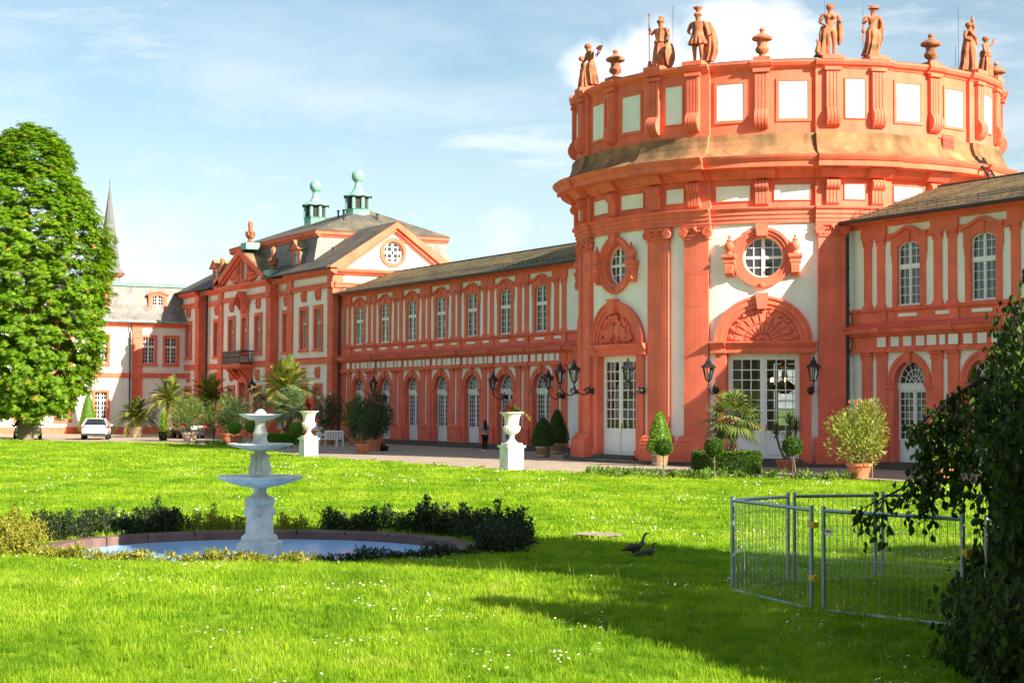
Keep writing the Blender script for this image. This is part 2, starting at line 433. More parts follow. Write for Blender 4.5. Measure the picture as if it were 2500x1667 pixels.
# ================================================================== galleries
def FG(X0, Y0=0): return lambda u, d, z: (X0+u, Y0-d, z)
SEG = lambda hw, z1, rise: (lambda u: z1-rise*(u/hw)**2)
ROUND = lambda r, zc: (lambda u: zc+math.sqrt(max(r*r-u*u, 0)))
DR, DZ = .92, 3.15           # ground floor arch radius, spring height
def gallery_bay_meshes():
    F = FG(0); out = []
    w = MB(F)
    hole_d = [(-DR, 0), (DR, 0)] + arc(0, DZ, DR, DR, 0, 180, 18)
    hole_w = [(-.68, 6.18), (.68, 6.18)] + [(u, SEG(.68, 8.81, .2)(u)) for u in (.68, .45, .3, .15, 0, -.15, -.3, -.45, -.68)]
    w.plate([(-2, -.25), (-DR-.001, -.25), (-DR-.001, -.01), (DR+.001, -.01), (DR+.001, -.25), (2, -.25), (2, 9.7), (-2, 9.7)], [hole_d, hole_w], -.5, 0)
    out.append(('wall', w, 'white_wall'))
    a = MB(F)                                   # arch with jambs
    for s in (-1, 1):
        u0, u1 = sorted((s*DR, s*1.3)); a.box(u0, u1, 0, .045, -.1, 3.0)
        a.prof([(0, 2.98), (.1, 2.98), (.13, 3.04), (.13, 3.12), (.17, 3.17), (.17, 3.2), (0, 3.2)], u0-.02, u1+.02)
    a.strip(arc(0, DZ, DR-.02, DR-.02, 0, 180, 24), arc(0, DZ, 1.07, 1.07, 0, 180, 24), -.02, .05)
    a.strip(arc(0, DZ, 1.07, 1.07, 0, 180, 24), arc(0, DZ, 1.22, 1.22, 0, 180, 24), 0, .085)
    a.plate([(-.13, 3.98), (.13, 3.98), (.19, 4.46), (-.19, 4.46)], (), 0, .14)
    # red reveal of the opening
    out.append(('arch', a, 'red'))
    rv = MB(F); o = [(-DR+.004, -.1), *reversed(arc(0, DZ, DR-.004, DR-.004, 0, 180, 18)), (DR-.004, -.1)]
    n = len(o); rv.add([(u, .0, z) for u, z in o]+[(u, -.5, z) for u, z in o], [(i, i+1, n+i+1, n+i) for i in range(n-1)])
    out.append(('reveal', rv, 'red'))
    fr = MB(F)                                  # upper window surround
    hw = [(-.64, 6.22), (.64, 6.22)] + [(u, SEG(.64, 8.77, .2)(u)) for u in (.64, .45, .3, .15, 0, -.15, -.3, -.45, -.64)]
    hood = [(1.02, 9.0), (.98, 9.06), (.7, 9.1), (.5, 9.17), (.3, 9.27), (.12, 9.32), (0, 9.33)]
    outer = [(-.94, 6.18), (.94, 6.18), (.94, 7.95), (.98, 8.02), (.98, 8.2), (1.02, 8.3)] + hood + [(-u, z) for u, z in reversed(hood[:-1])] + [(-1.02, 8.3), (-.98, 8.2), (-.98, 8.02), (-.94, 7.95)]
    fr.plate(outer, [hw], -.13, .05)
    h2 = [(u*1.05, z+.035) for u, z in hood]; h2 = h2+[(-u, z) for u, z in reversed(h2[:-1])]; h1 = [(u*.98, z-.09) for u, z in hood]; h1 = h1+[(-u, z) for u, z in reversed(h1[:-1])]
    fr.strip(h1, h2, 0, .13); fr.plate([(-.08, 8.72), (.08, 8.72), (.13, 9.15), (-.13, 9.15)], (), 0, .11)
    fr.box(-.72, .72, 0, .16, 6.1, 6.22)
    for s in (-1, 1):
        u0, u1 = sorted((s*.96, s*1.28)); fr.box(u0, u1, 0, .055, 8.84, 9.14)
    out.append(('window_surround', fr, 'red'))
    return out
def pilasters():                               # one pier: two stacked pairs, u measured from the pier axis
    F = FG(0); out = []
    for s in (-1, 1):
        p = MB(F); c = s*.44
        p.box(c-.29, c+.29, 0, .08, .95, 4.11)
        p.prof([(0, 4.1), (.11, 4.1), (.11, 4.16), (.08, 4.18), (.08, 4.24), (.16, 4.32), (.18, 4.42), (0, 4.42)], c-.33, c+.33)
        p.prof([(0, .94), (.14, .94), (.14, 1.02), (.09, 1.08), (0, 1.08)], c-.33, c+.33); out.append(('pilaster', p))
        p = MB(F); c = s*.39
        p.box(c-.225, c+.225, 0, .045, 6.3, 8.72)
        p.prof([(0, 6.2), (.1, 6.2), (.1, 6.26), (.055, 6.34), (0, 6.34)], c-.27, c+.27)
        p.prof([(0, 8.7), (.07, 8.7), (.05, 8.76), (.05, 8.84), (.12, 8.96), (.12, 9.02), (0, 9.02)], c-.28, c+.28)
        for q in (-1, 1): p.sphere((c+q*.2, .08, 8.87), .06, .06, .07, 8, 6)
        out.append(('pilaster', p))
    p = MB(F); p.prof([(0, -.2), (.18, -.2), (.18, .84), (.21, .88), (.21, .95), (0, .95)], -.84, .84); out.append(('plinth', p))
    p = MB(F); p.box(-.74, .74, 0, .115, 9.02, 9.62); out.append(('frieze_block', p))
    return out
def gallery(name, label, X0, X1, bays, ends, detail=True, pane_objs=False):
    g = thing(name, label, 'gallery', ((X0+X1)/2, 0, -.2))
    meshes = [(n, mb.mesh(n, mt)) for n, mb, mt in gallery_bay_meshes()]
    pil = [(n, p.mesh(n, 'red')) for n, p in pilasters()]
    pan = MB(FG(0)); pan.box(-.5, .5, 0, .03, -.5, .5); pan = pan.mesh('panel', 'white_wall')
    for i, xb in enumerate(bays):
        for n, me in meshes: inst(n, me, g, TR((xb, 0, 0)))
        for u, wd, z0, z1, dd in ((0, 1.05, 5.8, 5.93, .09), (2, .72, 5.8, 5.93, .16)): inst('panel', pan, g, Matrix.Translation((xb+u, -dd, (z0+z1)/2)) @ Matrix.Diagonal((wd, 1, z1-z0, 1)))
        for u, wd, dd in ((0, .46, .1), (-.72, .46, .1), (.72, .46, .1), (1.42, .5, .17), (2.0, .3, .17), (-1.42, .5, .17)):
            inst('panel', pan, g, Matrix.Translation((xb+u, -dd-.0, 4.83)) @ Matrix.Diagonal((wd, 1, .39, 1)))
        # upper casement
        F = FG(xb); wn = MB(F); ps = []; tp = SEG(.64, 8.77, .2); D_ = -.1
        for s in (-1, 1):
            u0, u1 = sorted((s*.02, s*.64))
            glazing(wn, ps, u0, u1, 6.26, 7.72, 2, 4, D_); glazing(wn, ps, u0, u1, 7.82, 8.77, 2, 3, D_, tp)
        wn.box(-.64, .64, D_-.05, D_+.06, 7.7, 7.84); wn.box(-.035, .035, D_-.04, D_+.07, 6.26, 8.76)
        wn.box(-.66, .66, D_-.05, D_+.1, 6.2, 6.28)
        wn.strip([(u, tp(u)-.06) for u in [-.64+.128*k for k in range(11)]], [(u, tp(u)+.01) for u in [-.64+.128*k for k in range(11)]], D_-.05, D_+.05)
        wo = wn.build('window', 'white_paint', g); add_panes(F, ps, D_-.005, wo, 'glass', not pane_objs)
        # ground floor glazed door
        dn = MB(F); ps = []; d = -.3; tp = ROUND(DR, DZ)
        for s in (-1, 1):
            u0, u1 = sorted((s*.015, s*DR)); glazing(dn, ps, u0, u1, .92, 2.92, 3, 7, d, fr=.085, mun=.025)
            dn.box(u0, u1, d-.03, d+.02, .08, .93); dn.box(u0+.1, u1-.1, d, d+.035, .2, .82)
        dn.box(-.05, .05, d-.02, d+.07, .08, 2.95); dn.box(-DR, DR, d-.04, d+.09, 2.92, 3.14)
        dn.box(-DR, DR, d-.03, d+.12, 3.14, 3.19)
        dn.strip(arc(0, DZ, DR-.07, DR-.07, 0, 180, 24), arc(0, DZ, DR+.02, DR+.02, 0, 180, 24), d-.03, d+.05)
        for rr in (.3, .55): dn.strip(arc(0, DZ+.02, rr-.014, rr-.014, 0, 180, 16), arc(0, DZ+.02, rr+.014, rr+.014, 0, 180, 16), d-.01, d+.03)
        for k in range(1, 8):
            a = PI*k/8; c, s_ = math.cos(a), math.sin(a); r0 = .3 if k % 2 else .02
            t = Vector((-s_, c))*.013
            dn.plate([(r0*c+t.x, DZ+.02+r0*s_+t.y), (r0*c-t.x, DZ+.02+r0*s_-t.y), (.83*c-t.x, DZ+.02+.83*s_-t.y), (.83*c+t.x, DZ+.02+.83*s_+t.y)], (), d-.01, d+.028)
        do = dn.build('door', 'white_paint', g); add_panes(F, ps, d-.005, do, 'glass', not pane_objs)
        fan = MB(F); fan.plate(arc(0, DZ, DR-.05, DR-.05, 0, 180, 20), (), d-.012, d-.006); fan.build('fanlight', 'glass', do)
    for xp in [b-2 for b in bays[:1]]+[b+2 for b in bays]:
        if X0+.5 < xp < X1-.5:
            for n, me in pil: inst(n, me, g, TR((xp, 0, 0)))
    # plain wall at the ends
    for (a, b) in ends:
        e = MB(FG(0)); e.box(a, b, -.3, 0, -.25, 9.7); e.build('wall', 'white_wall', g)
    b = MB(FG(0))                               # continuous mouldings
    b.prof([(0, 4.42), (.2, 4.42), (.2, 4.5), (.15, 4.52), (.15, 4.6), (.1, 4.62), (.085, 4.62), (.085, 5.04), (.2, 5.06), (.3, 5.14), (.42, 5.2), (.46, 5.3), (.46, 5.38), (.12, 5.56), (.09, 5.6), (.085, 6.02), (.18, 6.06), (.2, 6.12), (0, 6.2)], X0, X1)
    b.box(X0, X1, 0, .1, 9.44, 9.64)
    b.prof([(0, 9.6), (.2, 9.6), (.35, 9.66), (.5, 9.68), (.5, 9.74), (0, 9.74)], X0, X1)
    for xp in [bays[0]-2]+[q+2 for q in bays]:
        if X0+.8 < xp < X1-.8: b.prof([(.09, 4.42), (.27, 4.42), (.27, 4.5), (.22, 4.52), (.22, 4.6), (.155, 4.62), (.155, 5.04), (.27, 5.06), (.37, 5.14), (.49, 5.2), (.53, 5.3), (.53, 5.383), (.19, 5.565), (.155, 5.6), (.155, 6.02), (.24, 6.06), (.27, 6.12), (.1, 6.2)], xp-.8, xp+.8)
    b.build('cornice', 'red', g)
    fl = MB(FG(0)); fl.prof([(.545, 5.375), (.55, 5.4), (.11, 5.63), (.09, 5.6)], X0, X1); fl.build('flashing', 'red_flat', g)
    st = MB(FG(0)); st.box(X0, X1, -.5, .75, -.25, -.03); st.box(X0, X1, -.5, .42, -.03, .07)
    st.build('step', 'step_stone', g)
    # roof with rows of slates
    rf = MB(); rf.add([(X0, -.62, 9.74), (X1, -.62, 9.74), (X1, 3.7, 11.36), (X0, 3.7, 11.36), (X0, 8, 9.74), (X1, 8, 9.74)], [(0, 1, 2, 3), (3, 2, 5, 4)]); ro = rf.build('roof', 'slate_mossy', g)
    sl = MB(); L = math.hypot(4.32, 1.62); n = 22; uy, uz = 4.32/L, 1.62/L; xe = min(X1, 30)
    for j in range(n):
        s0 = L*j/n; x = X0+(.13 if j % 2 else 0)
        while x < xe:
            wd = .26; l = L/n*1.12; h = .014+.012*rng.random(); y0, z0 = -.64+uy*s0, 9.752+uz*s0; y1, z1 = y0+uy*l, z0+uz*l
            sl.add([(x, y0, z0+h), (x+wd*.96, y0, z0+h), (x+wd*.96, y1, z1), (x, y1, z1), (x+wd*.96, y0, z0-.01), (x, y0, z0-.01)], [(0, 1, 2, 3), (5, 4, 1, 0)]); x += wd
    sl.build('slates', 'slate_mossy', ro, kind='stuff')
    gt = MB(); gt.tube([(X0, -.68, 9.72), (X1, -.68, 9.72)], .085, 8); gt.build('gutter', 'lead_dark', g)
    rd = MB(); rd.tube([(X0, 3.7, 11.4), (X1, 3.7, 11.4)], .06, 6); rd.build('ridge', 'lead_dark', ro)
    sg = MB(); y, z = -.1, 10.12                # snow guard
    for k in range(3): sg.tube([(X0, y, z-.1+k*.09), (xe, y, z-.1+k*.09)], .012, 4)
    x = X0+.3
    while x < xe: sg.tube([(x, y, z-.18), (x, y, z+.12)], .014, 4); x += .55
    sg.build('snow_guard', 'lead_dark', ro)
    bk = MB(FG(0)); bk.box(X0, X1, -8, -7.7, -.25, 9.74); bk.build('rear_wall', 'white_wall', g)
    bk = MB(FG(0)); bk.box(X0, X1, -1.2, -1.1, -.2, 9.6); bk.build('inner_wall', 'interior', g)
    return g
def downpipe(x, y, z0, z1, parent, mat='lead_dark'):
    d = MB(); d.tube([(x, y, z0), (x, y, z1)], .07, 8)
    z = z0+.6
    while z < z1: d.tube([(x, y, z-.03), (x, y, z+.03)], .092, 8); z += 1.5
    d.build('downpipe', mat, parent)
XW = -41.05
gl = gallery('gallery_wing', 'long salmon red gallery between the end pavilion and the rotunda', XW, -5.2, [-14.08-4*k for k in range(6, -1, -1)], [(-12.08, -5.2), (XW, -40.08)])
downpipe(XW+.25, -.3, -.2, 9.7, gl)
gr_ = gallery('gallery_wing', 'salmon red gallery right of the rotunda, behind the weeping tree', 11.0, 44, [14.6, 18.6, 22.6], [(11.0, 12.6), (24.6, 44)], pane_objs=True)
downpipe(11.3, -.32, -.2, 9.7, gr_)

# ================================================================== rotunda
def FR(az):
    a0 = R(az)
    def F(u, d, z):
        a = a0+u/R0; r = R0+d; return (XR+r*math.sin(a), YR-r*math.cos(a), z)
    return F
DEG = R0*PI/180
rot = thing('rotunda', 'tall round salmon red and white central hall with roof statues', 'rotunda', (XR, YR, -.2))
HB = 22.5*DEG
BAYS = [AZ0+45*k for k in range(-1, 4)]
PAIRS = [AZ0+22.5+45*k for k in range(-2, 4)]
OC = 8.38
def ell(ru, rz, n, cz, a0=0, a1=360): return arc(0, cz, ru, rz, a0, a1, n)
for k, az in enumerate(BAYS+[AZ0+180, AZ0+225]):
    F = FR(az); w = MB(F)
    holes = [[(-1.54, .1), (1.54, .1), (1.54, 4.46), (-1.54, 4.46)], ell(.87, .87, 28, OC)[:-1]]
    w.plate([(-HB, -.25), (HB, -.25), (HB, 9.85), (-HB, 9.85)], holes, -.45, 0, step=.55); w.build('wall', 'white_wall', rot)
w2 = MB(FR(AZ0+270)); w2.box(-HB, HB, -.3, 0, -.25, 9.85, 12); w2.build('wall', 'white_wall', rot)
# interior floor and ceiling
fl = MB(); fl.lathe([(.01, .1), (R0-.3, .1)], (XR, YR, 0), 40, caps=False); fl.build('floor', 'step_stone', rot)
fl = MB(); fl.lathe([(.01, 9.7), (R0-.3, 9.7)], (XR, YR, 0), 40, caps=False); fl.build('ceiling', 'interior', rot)

def scroll(mb, u, z, r, d0, d1, turns=2.2, n=30, th=.05):      # volute on a plane facing out
    mb.strip(arc(u, z, r*.02, r*.02, 0, 360, 16)[:-1], arc(u, z, r, r, 0, 360, 16)[:-1], d0, d1-.03, True)
    A = []; B = []
    for i in range(n+1):
        t = i/n; a = 2*PI*turns*t; rr = r*(1-.82*t); A.append((u+rr*math.cos(a), z+rr*math.sin(a))); B.append((u+(rr-th)*math.cos(a), z+(rr-th)*math.sin(a)))
    mb.strip(A, B, d1-.04, d1)
def flutes(mb, u0, u1, n, d0, d1, z0, z1):
    w = (u1-u0)/n
    for i in range(n): mb.prof([(d0, z0), (d1*.7+d0*.3, z0), (d1, z0+.03), (d1, z1-.03), (d0, z1)], u0+w*i+w*.1, u0+w*(i+1)-w*.1)
def pil_mesh(F):
    p = MB(F); hw = .55
    p.box(-hw+.008, hw-.008, 0, .16, 1.0, 9.2, 4)
    p.prof([(0, .72), (.42, .72), (.45, .78), (.42, .84), (.34, .86), (.34, .9), (.3, .96), (.2, 1.02), (0, 1.02)], -hw-.17, hw+.17, 4)
    return p
def cap_mesh(F):
    p = MB(F); hw = .55
    p.prof([(0, 9.18), (.22, 9.18), (.24, 9.21), (.22, 9.25), (0, 9.25)], -hw-.05, hw+.05, 2)
    p.box(-hw+.02, hw-.02, 0, .19, 9.25, 9.62, 2)
    flutes(p, -.36, .36, 7, .17, .25, 9.26, 9.4); 
    for i in range(6): p.sphere((-.3+.12*i, .24, 9.52), .05, .05, .06, 8, 6)
    p.prof([(0, 9.6), (.2, 9.6), (.27, 9.64), (.3, 9.7), (.3, 9.75), (0, 9.75)], -hw-.12, hw+.12, 2)
    for s in (-1, 1): scroll(p, s*.52, 9.47, .2, .1, .34)
    p.sphere((0, .3, 9.62), .09, .07, .1, 8, 6)
    return p
for az in BAYS:
    for s in (-1, 1):
        F = FR(az+s*16.9)
        po_ = pil_mesh(F).build('pilaster', 'red', rot); zz_ = [1.02, 2.35, 3.6, 5.05, 6.4, 7.75, 9.19]
        for za_, zb_ in zip(zz_, zz_[1:]): b_ = MB(F); b_.box(-.55, .55, .02, .17+rng.uniform(-.003, .003), za_+.006, zb_-.006, 4); b_.build('shaft_block', 'red', po_)
        cap_mesh(F).build('capital', 'red', rot, smooth=40)
for az in PAIRS:
    F = FR(az); p = MB(F); e = 9.9*DEG
    p.prof([(0, -.25), (.52, -.25), (.52, .48), (.48, .52), (.48, .66), (.44, .73), (0, .73)], -e, e, 8); p.build('plinth', 'red', rot)
pl = MB(); pl.lathe([(R0+.85, -.25), (R0+.85, -.06), (R0, -.06)], (XR, YR, 0), 90, caps=False); pl.build('step', 'step_stone', rot)

# entablature, cornice, skirt and attic as rings with projecting sections
ENT = [(.02, 9.78), (.1, 9.78), (.1, 9.94), (.14, 9.95), (.14, 10.12), (.19, 10.13), (.19, 10.28), (.26, 10.32), (.3, 10.38), (.3, 10.43), (.06, 10.45), (.06, 11.62), (.02, 11.62)]
COR = [(.02, 11.6), (.2, 11.6), (.24, 11.68), (.34, 11.72), (.42, 11.84), (.5, 11.95), (1.0, 11.98), (1.02, 12.18), (1.08, 12.22), (1.18, 12.34), (1.22, 12.42), (.9, 12.46), (.02, 12.46)]
SKI = [(.0, 12.43), (1.12, 12.44), (.86, 12.52), (.6, 12.68), (.42, 12.92), (.33, 13.2), (.31, 13.44), (.0, 13.46)]
ATT = [(-.1, 13.4), (.16, 13.4), (.16, 16.12), (-.1, 16.12)]
CPG = [(-.25, 16.1), (.2, 16.1), (.24, 16.17), (.34, 16.22), (.42, 16.34), (.42, 16.43), (-.25, 16.46)]
rings = {}
def ring(prof, shift, segs, nper=2.0):
    mb = MB(FR(0))
    for a, b, dr in segs:
        p = [(d+(dr if d > .03 else 0), z) for d, z in prof]
        mb.prof(p, a*DEG, b*DEG, max(2, int((b-a)/nper)))
    return mb
segs = []
for k in range(8):
    c = AZ0+45*k; segs += [(c-12.9, c+12.9, 0), (c+12.9, c+32.1, .17)]
ring(ENT, 0, segs).build('entablature', 'red', rot)
ring(COR, 0, segs).build('cornice', 'red', rot)
ring(SKI, 0, segs).build('skirt_roof', 'stain', rot)
ring(ATT, 0, segs).build('attic_wall', 'red', rot)
asegs = []
for k in range(8):
    c = AZ0+45*k; asegs += [(c-12.9, c-2.6, 0), (c-2.6, c+2.6, .14), (c+2.6, c+12.9, 0), (c+12.9, c+32.1, .17)]
ring(CPG, 0, asegs).build('coping', 'red', rot)
mt = MB(FR(0)); mt.prof([(-.3, 16.45), (.3, 16.462), (.3, 16.49), (-.3, 16.5)], 0, 360*DEG, 120); mt.build('coping_flashing', 'lead_dark', rot)
cn = MB(); cn.lathe([(.05, 17.3), (R0-.2, 16.4)], (XR, YR, 0), 60, caps=False); cn.build('roof', 'slate', rot)

def console(F, d, z0, z1, zs, w=.27):              # fluted strip with a scroll; zs = span of the scroll
    c = MB(F)
    c.box(-w, w, d, d+.1, z0, z1)
    flutes(c, -w, w, 4, d+.08, d+.17, z0+.05, z1-.05)
    n = 10; pr = []
    for i in range(n+1):
        t = i/n; zz = zs[0]+(zs[1]-zs[0])*t; pr.append((d+.1+.26*math.sin(PI*t)**.7, zz))
    for i in range(4):
        u0 = -w+2*w*i/4+.012; c.prof([(d, zs[0]), *pr, (d, zs[1])], u0, u0+2*w/4-.024)
    return c
def wpanel(F, u0, u1, z0, z1, d, frame=.1):
    p = MB(F); p.box(u0, u1, d-.03, d+.012, z0, z1, 3); po = p.build('panel', 'white_wall', rot)
    f = MB(F); g = frame
    f.box(u0-g, u1+g, d-.02, d+.05, z0-g, z0, 3); f.box(u0-g, u1+g, d-.02, d+.05, z1, z1+g, 3); f.box(u0-g, u0, d-.02, d+.05, z0, z1); f.box(u1, u1+g, d-.02, d+.05, z0, z1)
    f.build('panel_frame', 'red', po)
for az in BAYS:
    F = FR(az)
    for s in (-1, 1):
        a, b = sorted((s*.5, s*1.93)); wpanel(F, a, b, 10.72, 11.34, .065, .03)
        a, b = sorted((s*.70, s*1.85)); wpanel(F, a, b, 14.05, 15.6, .165, .12)
    console(F, .06, 10.48, 11.55, (11.05, 11.58)).build('console', 'red', rot)
    console(F, .16, 13.75, 16.0, (13.66, 14.5)).build('console', 'red', rot)
    t = MB(F); t.box(-.33, .33, .1, .42, 15.98, 16.12); t.build('console_cap', 'red', rot)
    t = MB(F); t.prof([(.05, 11.56), (.42, 11.6), (.72, 11.86), (.72, 11.97), (.05, 11.97)], -.55, .55, 2); t.build('cornice_block', 'red', rot)
for az in PAIRS:
    F = FR(az)
    wpanel(F, -.42, .42, 10.72, 11.34, .235, .02); wpanel(F, -.40, .40, 14.05, 15.66, .335, .04)
    for s in (-1, 1):
        F = FR(az+s*5.6)
        console(F, .23, 10.48, 11.55, (11.05, 11.58)).build('console', 'red', rot)
        console(F, .33, 13.75, 16.0, (13.66, 14.5)).build('console', 'red', rot)
        t = MB(F); t.box(-.33, .33, .25, .56, 15.98, 16.12); t.build('console_cap', 'red', rot)
        t = MB(F); t.prof([(.05, 11.56), (.58, 11.6), (.88, 11.86), (.88, 11.975), (.05, 11.975)], -.5, .5, 2); t.build('cornice_block', 'red', rot)
        t = MB(F); t.box(-.42, .42, -.2, .62, 16.42, 16.60); t.build('statue_base', 'red', rot)
# bays with doors, arches and round windows
def crest(F, kind):
    t = MB(F); c = 4.92; d = .012
    if kind == 'fan':
        for i in range(11):
            a0, a1 = 180*i/11+1.3, 180*(i+1)/11-1.3
            for r0, r1, dd in ((.34, .74, .05), (.8, 1.22, .07)):
                t.strip(arc(0, c, r0, r0*.93, a0, a1, 3), arc(0, c, r1, r1*.93, a0, a1, 3), d, d+dd)
                t.strip(arc(0, c, r0+.07, (r0+.07)*.93, a0+2.2, a1-2.2, 3), arc(0, c, r1-.07, (r1-.07)*.93, a0+1.8, a1-1.8, 3), d+dd-.01, d+dd+.03)
            a = R((a0+a1)/2)
            for q in range(4): t.sphere((1.33*math.cos(a)+rng.uniform(-.09, .09), d+.06, c+1.24*math.sin(a)+rng.uniform(-.05, .05)), .06, .06, .06, 7, 5)
        t.strip(arc(0, c, .02, .02, 0, 180, 10), arc(0, c, .3, .28, 0, 180, 10), d, d+.14)
        for q in range(7):
            a = R(15+25*q); t.sphere((.16*math.cos(a), d+.14, c+.15*math.sin(a)), .06, .06, .07, 7, 5)
    else:
        r = random.Random(5)
        for s in (-1, 1):
            t.sphere((s*.24, d+.06, c+.62), .24, .12, .36, 14, 10); t.sphere((s*.62, d+.05, c+.42), .2, .1, .3, 10, 8)
            t.sphere((s*.15, d+.12, c+1.18), .2, .12, .13, 10, 8)
            for q in range(70):
                a = R(r.uniform(4, 86)); rr = r.uniform(.62, 1.3); t.sphere((s*rr*math.cos(a), d+.05+r.random()*.06, c+rr*.95*math.sin(a)+.04), r.uniform(.05, .11), .05, r.uniform(.04, .09), 7, 5)
            for q in range(5): t.tube([(s*(.2+.2*q), d+.08, c+.08), (s*(.35+.2*q), d+.13, c+.22), (s*(.3+.24*q), d+.06, c+.4-.03*q)], [.05, .06, .03], 6)
        t.box(-.34, .34, d, d+.12, c+.98, c+1.08)
    return t
for k, az in enumerate(BAYS[:3]):
    F = FR(az)
    dr = MB(F)                               # surround
    for s in (-1, 1):
        a, b = sorted((s*1.5, s*1.95)); dr.box(a, b, -.3, .12, -.1, 4.5)
        a, b = sorted((s*1.45, s*2.0)); dr.box(a, b, 0, .18, -.2, .35)
    dr.prof([(-.3, 4.43), (.16, 4.43), (.18, 4.5), (.14, 4.52), (.14, 4.66), (.2, 4.7), (.28, 4.78), (.34, 4.86), (.34, 4.92), (-.1, 4.92)], -2.12, 2.12, 8)
    for s in (-1, 1): dr.prof([(.1, 4.43), (.22, 4.43), (.24, 4.5), (.2, 4.52), (.2, 4.66), (.26, 4.7), (.34, 4.78), (.4, 4.86), (.4, 4.925), (.1, 4.925)], s*1.82-.32, s*1.82+.32, 2)
    dr.strip(ell(1.5, 1.38, 32, 4.92, 0, 180), ell(1.68, 1.55, 32, 4.92, 0, 180), -.06, .1)
    dr.strip(ell(1.68, 1.55, 32, 4.92, 0, 180), ell(1.9, 1.76, 32, 4.92, 0, 180), 0, .17)
    dr.strip(ell(1.9, 1.76, 32, 4.92, 0, 180), ell(2.0, 1.86, 32, 4.92, 0, 180), 0, .23)
    dr.plate([(-.17, 6.24), (.17, 6.24), (.26, 6.9), (-.26, 6.9)], (), 0, .34)
    do_ = dr.build('door_surround', 'red', rot)
    ty = MB(F); ty.plate([(-1.52, 4.9), *[(-u, z) for u, z in ell(1.52, 1.4, 24, 4.92, 0, 180)], (1.52, 4.9)][::1], (), -.05, .018, step=.4); ty.build('tympanum', 'red', rot)
    crest(F, 'fan' if k != 1 else 'arms').build('tympanum_relief', 'red', do_, smooth=50)
    oc = MB(F)                               # oculus surround
    for r0_, r1_, dd in ((.84, .98, .06), (.98, 1.12, .12), (1.12, 1.24, .18)): oc.strip(ell(r0_, r0_, 36, OC)[:-1], ell(r1_, r1_, 36, OC)[:-1], -.3 if r0_ < .9 else 0, dd, True)
    oc.plate([(-.2, 9.24), (.2, 9.24), (.26, 9.74), (-.26, 9.74)], (), 0, .28)
    oc.sphere((0, .2, OC-1.16), .13, .08, .12, 10, 8)
    for s in (-1, 1):
        u = s*1.32
        oc.prof([(0, 8.32), (.38, 8.32), (.42, 8.38), (.42, 8.46), (.32, 8.5), (0, 8.5)], u-.27, u+.27, 1); oc.prof([(0, 8.1), (.3, 8.1), (.34, 8.16), (.34, 8.32), (0, 8.32)], u-.22, u+.22)
        n = 8; oc.prof([(0, 7.58)]+[(.12+.22*math.sin(PI*(i/n)*.6+.2), 7.58+.52*i/n) for i in range(n+1)]+[(0, 8.1)], u-.17, u+.17)
        flutes(oc, u-.16, u+.16, 4, .2, .36, 7.7, 8.05)
    oc.build('oculus_surround', 'red', rot)
    for s in (-1, 1):
        f = MB(); x, y, _ = F(s*1.32, .22, 0)
        f.lathe([(.16, 8.5), (.12, 8.56), (.1, 8.62), (.2, 8.72), (.22, 8.86), (.16, 8.98), (.1, 9.02), (.14, 9.06), (.1, 9.12), (.05, 9.16), (.07, 9.22), (.01, 9.32)], (x, y, 0), 14, flute=.08); f.build('urn_finial', 'red', rot, smooth=50)
    wn = MB(F); ps = []; d = -.28                    # round window
    wn.strip(ell(.78, .78, 36, OC)[:-1], ell(.88, .88, 36, OC)[:-1], d-.05, d+.06, True)
    wn.box(-.07, .07, d-.03, d+.05, OC-.8, OC+.8); wn.box(-.8, .8, d-.03, d+.05, OC-.06, OC+.06)
    for q in (.41,):
        for s in (-1, 1):
            h = math.sqrt(.8**2-q*q); wn.box(s*q-.02, s*q+.02, d-.01, d+.03, OC-h, OC+h); wn.box(-h, h, d-.012, d+.028, OC+s*q-.02, OC+s*q+.02)
    wo = wn.build('window', 'white_paint', rot)
    grid = [-.8, -.41, 0, .41, .8]
    for i in range(4):
        for j in range(4):
            pts = []
            for a, b in ((grid[i], grid[j]), (grid[i+1], grid[j]), (grid[i+1], grid[j+1]), (grid[i], grid[j+1])):
                l = math.hypot(a, b); q = min(1, .81/l) if l else 1; pts.append((a*q, OC+b*q))
            g = MB(F); g.add([(a, d-.005, b) for a, b in pts], [(0, 1, 2, 3)]); g.build('pane', 'glass', wo)
for k, az in enumerate(BAYS[:3]+[AZ0+180, AZ0+225]):      # double doors, also the ones on the far side seen through the hall
    F = FR(az); d = -.3; ps = []; dn = MB(F)
    dn.box(-1.5, 1.5, d-.05, d+.08, 4.3, 4.44, 4)
    for s in (-1, 1):
        u0, u1 = sorted((s*1.44, s*1.5)); dn.box(u0, u1, d-.05, d+.08, .12, 4.3)
        u0, u1 = sorted((s*.012, s*1.44)); glazing(dn, ps, u0, u1, 1.14, 4.3, 3, 7, d, fr=.13, mun=.04)
        dn.box(u0, u1, d-.03, d+.02, .12, 1.14); dn.box(u0+.14, u1-.14, d+.0, d+.045, .26, 1.04)
    dn.box(-.05, .05, d, d+.075, .12, 4.3)
    do = dn.build('door', 'white_paint', rot); add_panes(F, ps, d-.005, do, 'glass_clear', k > 2)
    hd = MB(F); hd.box(.09, .13, d+.03, d+.1, 1.22, 1.5); hd.build('door_handle', 'gold', do)
    s_ = MB(F); s_.box(-1.75, 1.75, -.3, .55, -.2, .0, 4); s_.box(-1.55, 1.55, -.3, .3, 0, .115, 4); s_.build('door_step', 'step_stone', rot)
